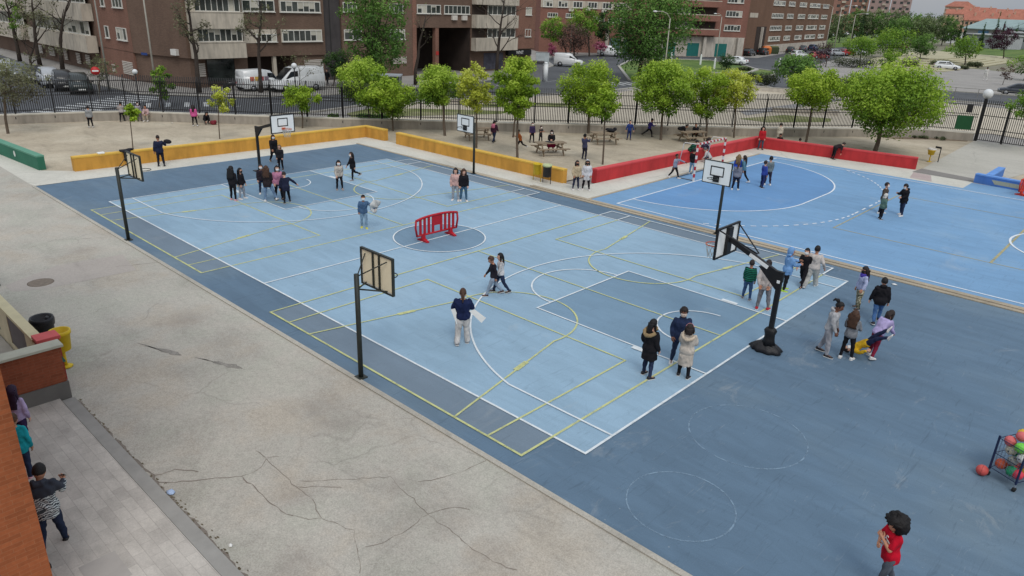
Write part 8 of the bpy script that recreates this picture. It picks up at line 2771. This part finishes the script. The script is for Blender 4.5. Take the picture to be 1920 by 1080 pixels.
person('greytop', 'child in a grey green top and dark trousers behind the child in blue', cloth('grey_green', S(112, 124, 128)), cloth('dark_plum', S(56, 50, 64)), RELAX, 'fair', ('black', 'short'), SH_W, 'w', top_kw=dict(puff=.14))
person('vest', 'child in a grey vest with dark sleeves stepping beside the goal, one arm stretched out', cloth('vest_grey', S(146, 152, 168)), BLK, dict(WALK, armL=(70, 30, 5), armR=(0, 8, 10)), 'brown', ('black', 'crop'), SH_W, top_kw=dict(puff=.08), extra=lambda F, r_: None)
person('goaljeans', 'child in a black jacket and light blue jeans standing inside the goal', BLK, cloth('pale_jeans', S(128, 164, 190)), RELAX, 'tan', ('black', 'short'), SH_W, top_kw=dict(puff=.22))
GX = 11.62
for key, yy, lab, c, hr in (('goal_green', 29.0, 'child in a black and green jacket sitting on the red wall behind the goal', striped('green_black', S(30, 34, 36), S(40, 120, 90), 3.0, .7), ('black', 'short')), ('goal_violet', 30.6, 'child in a dark violet jacket leaning on the red wall behind the goal', blotched('dark_violet', S(40, 34, 52), S(56, 46, 74), S(190, 186, 190), 9), ('dark', 'longwild'))):
    person(key, lab, c, cloth('dark_plum', S(56, 50, 64)), dict(SIT, lean=26, bend=14, nod=10), 'fair', hr, SH_B, H=1.42, seat=.80, place=(GX + .05, yy, 1.42, 6 if key == 'goal_green' else -12), top_kw=dict(puff=.34, hem=-.08))
person('crouchwhite', 'child in a whitish hoodie crouching behind the goal line', cloth('off_white', S(196, 192, 190)), cloth('dark_plum', S(56, 50, 64)), CROUCH, 'fair', ('grey', 'short'), SH_W, H=1.4, top_kw=dict(puff=.22))
# red wall and central gap
person('redcoat', 'girl with long dark hair in a red coat standing in the corner of the wall', cloth('red_coat', S(178, 36, 44)), cloth('slate_jeans', S(70, 86, 102)), STAND, 'fair', ('black', 'longwild'), SH_B, top_kw=dict(puff=.24, hem=-.1), place=(12.45, 37.05, 1.53, -55))
person('corner_head', 'child in dark clothes sitting behind the corner of the red wall', BLK, BLK, dict(SIT, nod=14), 'tan', ('black', 'short'), SH_B, H=1.4, seat=.32, place=(13.0, 38.7, 1.4, -60))
person('cream', 'child in a cream tracksuit standing on the sand behind the red wall', cloth('cream_track', S(204, 196, 180)), cloth('cream_track', S(204, 196, 180)), STAND, 'fair', ('dark', 'short'), SH_W, H=1.38, top_kw=dict(puff=.24), bot_kw=dict(w=1.1))
person('draped', 'child in black and red lying forward over the red wall near its right end', cloth('black_red', S(46, 38, 42)), BLK, dict(lean=58, bend=24, nod=0, legL=(0, 6, 6), legR=(-4, 6, 8), armL=(60, 16, 10), armR=(66, 12, 20)), 'fair', ('dark', 'short'), SH_B, H=1.44, place=(17.05, 37.95, 1.44, 52), top_kw=dict(puff=.3), extra=lambda F, r_: MB().tube([F.J['elR'].lerp(F.J['wrR'], .1), F.J['wrR']], .05, 8).build('red_cuff', cloth('red_cuff', S(176, 40, 46)), r_))
person('head_only', 'child with dark hair sitting behind the red wall, only the head showing', BLK, BLK, SIT, 'tan', ('dark', 'short'), SH_B, H=1.34, seat=.16, place=(14.3, 39.0, 1.34, 120))
person('beigefleece', 'masked girl in a beige fleece and dark jeans beside the one in white', cloth('beige_fleece', S(190, 172, 142)), cloth('ink_jeans', S(44, 50, 74)), POCK, 'tan', ('dark', 'long'), SH_W, 'b', top_kw=dict(puff=.3, hem=-.05), bot_kw=dict(w=.92), top_name='fleece')
person('whitecoat', 'girl in a long white coat with a white hood around black hair', cloth('white_coat', S(208, 208, 212)), BLK, dict(POCK, legL=(6, 7, 4), legR=(-2, 7, 4)), 'tan', ('black', 'bob'), SH_W, 'b', top_kw=dict(puff=.3, hem=-.17), extra=lambda F, r_: MB().ball(F.head + F.RH @ Vector((0, -.012 * F.H, .06 * F.H)), (.06 * F.H, .062 * F.H, .045 * F.H), 12, 8, F.RH).build('woolly_hat', cloth('white_coat', S(208, 208, 212)), r_))
# sand yard, right part


def rucksack(c, z=.15):
    def f(F, root):
        h = F.H
        M = F.R1
        mb = MB()
        rings = []
        for zz, rx, ry in ((-.09, .06, .03), (-.075, .078, .045), (0, .082, .05), (.07, .076, .045), (.1, .05, .025)):
            rings.append(el_ring(F.waist + M @ Vector((0, -.115 * h, (z + zz) * h)), M, rx * h, ry * h, 12, 3.5))
        ob = mb.loft(rings).build('rucksack', c)
        base = Matrix.Translation(root.location) @ Matrix.Rotation(root.rotation_euler.z, 4, 'Z')
        ob.matrix_world = base
        tag(ob, 'pink rucksack on the back of the child walking past the leftmost picnic table', 'rucksack')
    return f
person('backpack', 'child in a dark jacket and jeans carrying a pink rucksack', cloth('wine_jacket', S(66, 40, 56)), DJEANS, WALK, 'fair', ('black', 'pony'), SH_B, top_kw=dict(puff=.2), extra=rucksack(cloth('pink_bag', S(206, 120, 146))))
person('orange', 'child in an orange top running left past the tall narrow tree', cloth('orange_top', S(176, 98, 50)), BLK, dict(RUN, legL=(30, 3, 30), legR=(-28, 3, 40)), 'brown', ('black', 'crop'), SH_W, top_kw=dict(puff=.14))
person('purplekid', 'child in a dark purple jacket with a white mask, left of the picnic table group', cloth('purple_jacket', S(62, 50, 84)), BLK, RELAX, 'fair', ('black', 'short'), SH_B, 'w', top_kw=dict(puff=.2))
person('smallblack', 'small child in black with bare arms beside the girl in black and burgundy', cloth('faded_black', S(58, 56, 56)), BLK, dict(RELAX, armL=(40, 8, 70), armR=(40, 8, 70)), 'tan', ('black', 'short'), SH_W, 'w', H=1.12, sleeve=.6)
def skirt(F, root):
    h = F.H
    mb = MB()
    mb.loft([el_ring(F.pel + Vector((0, .10 * h, .035 * h)), Matrix.Identity(3), .13 * h, .14 * h, 14), el_ring(F.pel + Vector((0, .15 * h, .0)), Matrix.Identity(3), .17 * h, .2 * h, 14), el_ring(F.pel + Vector((0, .16 * h, -.08 * h)), Matrix.Identity(3), .185 * h, .21 * h, 14), el_ring(F.pel + Vector((0, .17 * h, -.16 * h)), Matrix.Identity(3), .17 * h, .18 * h, 14)])
    mb.build('skirt', cloth('burgundy', S(132, 22, 60)), root)
person('burgundy', 'girl in a black headscarf and burgundy skirt sitting at the nearest picnic table', BLK, cloth('burgundy', S(132, 22, 60)), dict(SIT, armL=(34, 6, 70, 40), armR=(34, 6, 70, 40)), 'fair', (BLK, 'hood'), SH_B, 'w', H=1.55, seat=.56, place=(4.15, 24.85, 1.55, -52), top_kw=dict(puff=.26), extra=skirt)
person('denimlean', 'child in a slate blue jacket leaning back on the sand with arms forward', cloth('slate_jacket', S(78, 82, 112)), cloth('dark_navy', S(46, 48, 66)), dict(lean=-12, legL=(10, 4, 16), legR=(2, 4, 12), armL=(50, 8, 60), armR=(50, 8, 60), nod=14), 'tan', ('black', 'short'), SH_B, top_kw=dict(puff=.16))
person('blueset', 'child all in royal blue standing near the plinth wall', cloth('royal_set', S(46, 66, 128)), cloth('royal_dark', S(42, 56, 104)), dict(STAND, armL=(0, 22, 10), armR=(0, 18, 12)), 'fair', ('black', 'short'), SH_B, top_kw=dict(puff=.1))
person('runner', 'child in a violet blue jacket running right in front of the plinth wall', cloth('violet_blue', S(62, 54, 122)), BLK, dict(RUN, legL=(38, 3, 30), legR=(-44, 3, 14)), 'fair', ('black', 'short'), SH_B, top_kw=dict(puff=.2))
TX, TY = DATA['AT']['table3']
person('lying_a', 'child in black lying forward on the picnic table behind the red wall', BLK, BLK, dict(lean=72, bend=12, nod=-20, legL=(60, 8, 70), legR=(56, 8, 66), armL=(80, 20, 30), armR=(80, 20, 30)), 'tan', ('black', 'short'), SH_B, H=1.4, seat=.86, place=(TX - .85, TY - .45, 1.4, 38), top_kw=dict(puff=.2))
person('lying_b', 'child in black sitting up at the picnic table behind the red wall', cloth('sooty', S(38, 36, 42)), BLK, dict(SIT, lean=20), 'tan', ('black', 'pony'), SH_B, H=1.42, seat=.55, place=(TX - .2, TY + .75, 1.42, -70), top_kw=dict(puff=.2))
# sand yard, left part
person('greyleft', 'child in a grey hoodie and black trousers alone near the left plinth wall', cloth('hood_grey', S(150, 152, 154)), BLK, dict(STAND, nod=14), 'tan', ('black', 'short'), SH_W, top_kw=dict(puff=.22))
person('grey2', 'child in a mottled grey jacket leaning on the railings, dark trousers', blotched('mottled', S(130, 122, 120), S(160, 152, 150), S(186, 180, 178), 10), BLK, dict(WALK2, lean=6, armL=(30, 24, 60), armR=(30, 20, 60)), 'tan', ('black', 'short'), SH_B, top_kw=dict(puff=.22), place=(-20.9, 8.35, 1.36, 150))
person('lighthood', 'child with a white mask in a light grey lilac tracksuit beside the sapling', cloth('grey_lilac', S(160, 154, 166)), cloth('grey_purple', S(110, 104, 120)), RELAX, 'tan', ('black', 'long'), SH_B, 'w', top_kw=dict(puff=.2))
person('pinksit', 'child in pale pink and beige sitting on the plinth wall', cloth('pale_pink', S(198, 168, 168)), cloth('beige_trousers', S(176, 164, 146)), dict(SIT, lean=18), 'tan', ('dark', 'pony'), SH_W, H=1.36, seat=.48, place=(-20.05, 9.72, 1.36, -45), top_kw=dict(puff=.2))
person('pinkstand', 'girl in a bright pink jacket and black leggings seen from behind', cloth('bright_pink', S(206, 92, 150)), BLK, dict(RELAX, legR=(14, 6, 10)), 'fair', ('dark', 'long'), SH_W, top_kw=dict(puff=.24), bot_kw=dict(w=.9), bottom_name='leggings')
person('blacksit', 'child in black crouching on the sand beside the girl in bright pink', BLK, BLK, CROUCH, 'fair', ('black', 'bob'), SH_B, H=1.36, top_kw=dict(puff=.3))
def side_bag(F, root):
    h = F.H
    ob = MB().ball((0, 0, 0), (.2, .12, .12), 14, 9).build('sports_bag', plain('black_bag_cloth', S(30, 30, 34), .8, .3, 8, bump=.4))
    ob.location = Vector(root.location) + Matrix.Rotation(root.rotation_euler.z, 3, 'Z') @ (F.J['wrR'] + Vector((.12, .02, .05)))
    ob.rotation_euler = (0, R(10), root.rotation_euler.z)
    tag(ob, 'black round sports bag held by the adult in navy at the yellow wall', 'bag')
person('navyman', 'adult in a navy tracksuit at the left yellow wall, holding a black bag', cloth('navy_suit', S(38, 44, 66)), cloth('navy_pants', S(34, 36, 50)), dict(STAND, armL=(0, 12, 10), armR=(30, 30, 80, 0)), 'tan', ('dark', 'crop'), SH_B, H=1.62, top_kw=dict(puff=.2, hem=-.08), extra=side_bag)
# around the left hoop
person('blackwalk', 'person in a black coat walking between the yellow wall and the left hoop', BLK, BLK, WALK, 'tan', ('black', 'long'), SH_B, 'w', H=1.58, top_kw=dict(puff=.22, hem=-.14))
person('blonde', 'blond child in a black jacket in front of the walker in the coat', cloth('black_patch', S(44, 42, 46)), BLK, RELAX, 'fair', ('light', 'long'), SH_B, H=1.3, top_kw=dict(puff=.2))
person('blacklong', 'girl all in black with very long black hair beside pale grey jeans', BLK, BLK, RELAX, 'fair', ('black', 'longwild'), SH_P, top_kw=dict(puff=.16), bot_kw=dict(w=.92))
person('greyjeans', 'girl in a black jacket and pale grey jeans beside the one all in black', BLK, cloth('pale_grey_jeans', S(158, 162, 170)), RELAX, 'fair', ('black', 'long'), SH_W, 'b', top_kw=dict(puff=.22))
person('maskgirl', 'girl with a white mask partly hidden behind the one with long brown hair', cloth('dark_top', S(46, 40, 48)), DJEANS, RELAX, 'fair', ('black', 'long'), SH_W, 'w', top_kw=dict(puff=.2))
person('brownhair', 'girl with long brown hair in a dark top and light blue jeans, legs apart', cloth('charcoal', S(48, 42, 44)), cloth('blue_jeans_light', S(122, 148, 178)), dict(legL=(-4, 4, 4), legR=(10, 20, 4), armL=(20, 6, 80, 50), armR=(10, 8, 40)), 'fair', ('brown', 'longwild'), SH_W, top_kw=dict(puff=.2, hem=-.1))
person('pinkgirl', 'girl with a white mask in a pink jacket and black leggings under the left hoop', cloth('dusty_pink', S(184, 126, 152)), BLK, POCK, 'fair', ('dark', 'long'), SH_B, 'w', top_kw=dict(puff=.26), bot_kw=dict(w=.92), bottom_name='leggings')
person('navylean', 'child in a navy coat leaning with one arm out, next to the pink jacket', cloth('dark_navy_coat', S(34, 38, 58)), BLK, dict(lean=12, bend=8, nod=18, legL=(-14, 6, 10), legR=(18, 8, 14), armL=(0, 20, 20), armR=(8, 54, 10)), 'fair', ('dark', 'short'), SH_B, top_kw=dict(puff=.28, hem=-.12))
person('beigemask', 'girl with a white mask in a beige jacket, black leggings torn at the knees', cloth('beige_jacket', S(190, 182, 172)), BLK, dict(WALK, legL=(26, 4, 34), legR=(0, 4, 2)), 'fair', ('black', 'bob'), SH_G, 'w', top_kw=dict(puff=.24), bot_kw=dict(w=.92), bottom_name='leggings')
person('walkblack', 'girl with long hair all in black walking left with one leg kicked back', BLK, BLK, dict(WALK, legL=(8, 3, 4), legR=(-24, 3, 44)), 'fair', ('dark', 'long'), SH_G, 'w', H=1.42, top_kw=dict(puff=.18, hem=-.1), bot_kw=dict(w=.9))
person('pinkfleece', 'girl in a pale pink fleece and light grey trousers near the far sideline', cloth('pink_fleece', S(204, 166, 158)), cloth('pale_grey_trousers', S(172, 174, 178)), POCK, 'fair', ('dark', 'bob'), SH_W, top_kw=dict(puff=.3), top_name='fleece', bot_kw=dict(w=1.05))
person('blackjeans', 'brown-haired girl in a black jacket and jeans beside the pale pink fleece', BLK, cloth('teal_jeans', S(74, 108, 132)), RELAX, 'fair', ('brown', 'longwild'), SH_W, top_kw=dict(puff=.22))
def swung_coat(F, root):
    h = F.H
    ob = MB()
    pts = []
    g = random.Random(8)
    rings = []
    for i in range(13):
        a = R(-60 + 170 * i / 12)
        u_ = Vector((math.cos(a), 0, math.sin(a)))
        w_ = .06 + .10 * math.sin(PI * i / 12) + .03 * g.random()
        rings.append([tuple(u_ * (.20 + w_ * math.cos(b * PI / 5)) + Vector((0, .035 * math.sin(b * PI / 5) + .05 * math.sin(i * 1.3), 0))) for b in range(10)])
    ob.loft(rings)
    o = ob.build('jacket', cloth('swung_white', S(196, 198, 196)))
    o.location = Vector(root.location) + Matrix.Rotation(root.rotation_euler.z, 3, 'Z') @ (F.J['wrL'] + Vector((-.16, .02, .06)))
    o.rotation_euler = (0, 0, root.rotation_euler.z)
    tag(o, 'white jacket swung round by the child in denim', 'jacket')
person('denimrun', 'child in a denim jacket and pale jeans with yellow shoes, swinging a white jacket', cloth('denim_jacket', S(78, 106, 138)), cloth('washed_jeans', S(140, 168, 190)), dict(WALK, legL=(8, 2, 10), legR=(-6, 2, 8), armL=(24, 50, 20), armR=(-10, 10, 16)), 'tan', ('black', 'short'), plain('yellow_shoe', S(196, 196, 70), .6, .1, 9), 'w', top_kw=dict(puff=.22), bot_kw=dict(w=1.0), extra=swung_coat)
# far pedestrians
person('farwhite', 'pedestrian in white clothes with black hair beyond the guard rail', WHT, WHT, dict(STAND, legL=(4, 9, 3), legR=(-4, 9, 3)), 'brown', ('black', 'short'), SH_W, H=1.95, top_kw=dict(puff=.2), bot_kw=dict(w=1.2))
person('farped', 'pedestrian in pale clothes in front of the green shop door', LGREY, BLK, WALK, 'fair', ('dark', 'short'), SH_B, H=1.7)
person('pedblack', 'pedestrian in dark clothes on the pavement right of the large white van', BLK, BLK, WALK, 'fair', ('dark', 'short'), SH_B, H=1.65, place=(-33.0, 33.0, 1.65, -60))

# fuse every figure: evaluate the remeshed surfaces once and store the results
bpy.context.view_layer.update()
dg = bpy.context.evaluated_depsgraph_get()
done = []
for o, fm in _bake:
    me = bpy.data.meshes.new_from_object(o.evaluated_get(dg))
    done.append((o, fm, me))
for o, fm, me in done:
    mt = o.data.materials[0]
    if fm is not None and fm.v:
        bm = bmesh.new()
        bm.from_mesh(me)
        vv = [bm.verts.new(p) for p in fm.v]
        for f in fm.f:
            try:
                bm.faces.new([vv[i] for i in f])
            except ValueError:
                pass
        bm.to_mesh(me)
        bm.free()
    if fm is None:
        # cloth folds: push the surface in and out along its normals with stretched noise
        nv = len(me.vertices)
        co = np.empty(nv * 3)
        me.vertices.foreach_get('co', co)
        no = np.empty(nv * 3)
        me.vertex_normals.foreach_get('vector', no)
        co, no = co.reshape(-1, 3), no.reshape(-1, 3)
        sd_ = (len(me.vertices) % 17) * 1.7
        x_, y_, z_ = co[:, 0], co[:, 1], co[:, 2]
        ph = np.sin(x_ * 21 + sd_) + np.sin(y_ * 19 - sd_) + .6 * np.sin(z_ * 13 + x_ * 9)
        fold = np.sin(z_ * 34 + ph * 1.9 + sd_) * .55 + np.sin((x_ + y_) * 30 + z_ * 22 + ph * 1.3) * .45
        co += no * (fold * .0075)[:, None]
        me.vertices.foreach_set('co', co.ravel())
        me.update()
    o.modifiers.clear()
    o.data = me
    me.materials.clear()
    me.materials.append(mt)
    me.polygons.foreach_set('use_smooth', [True] * len(me.polygons))
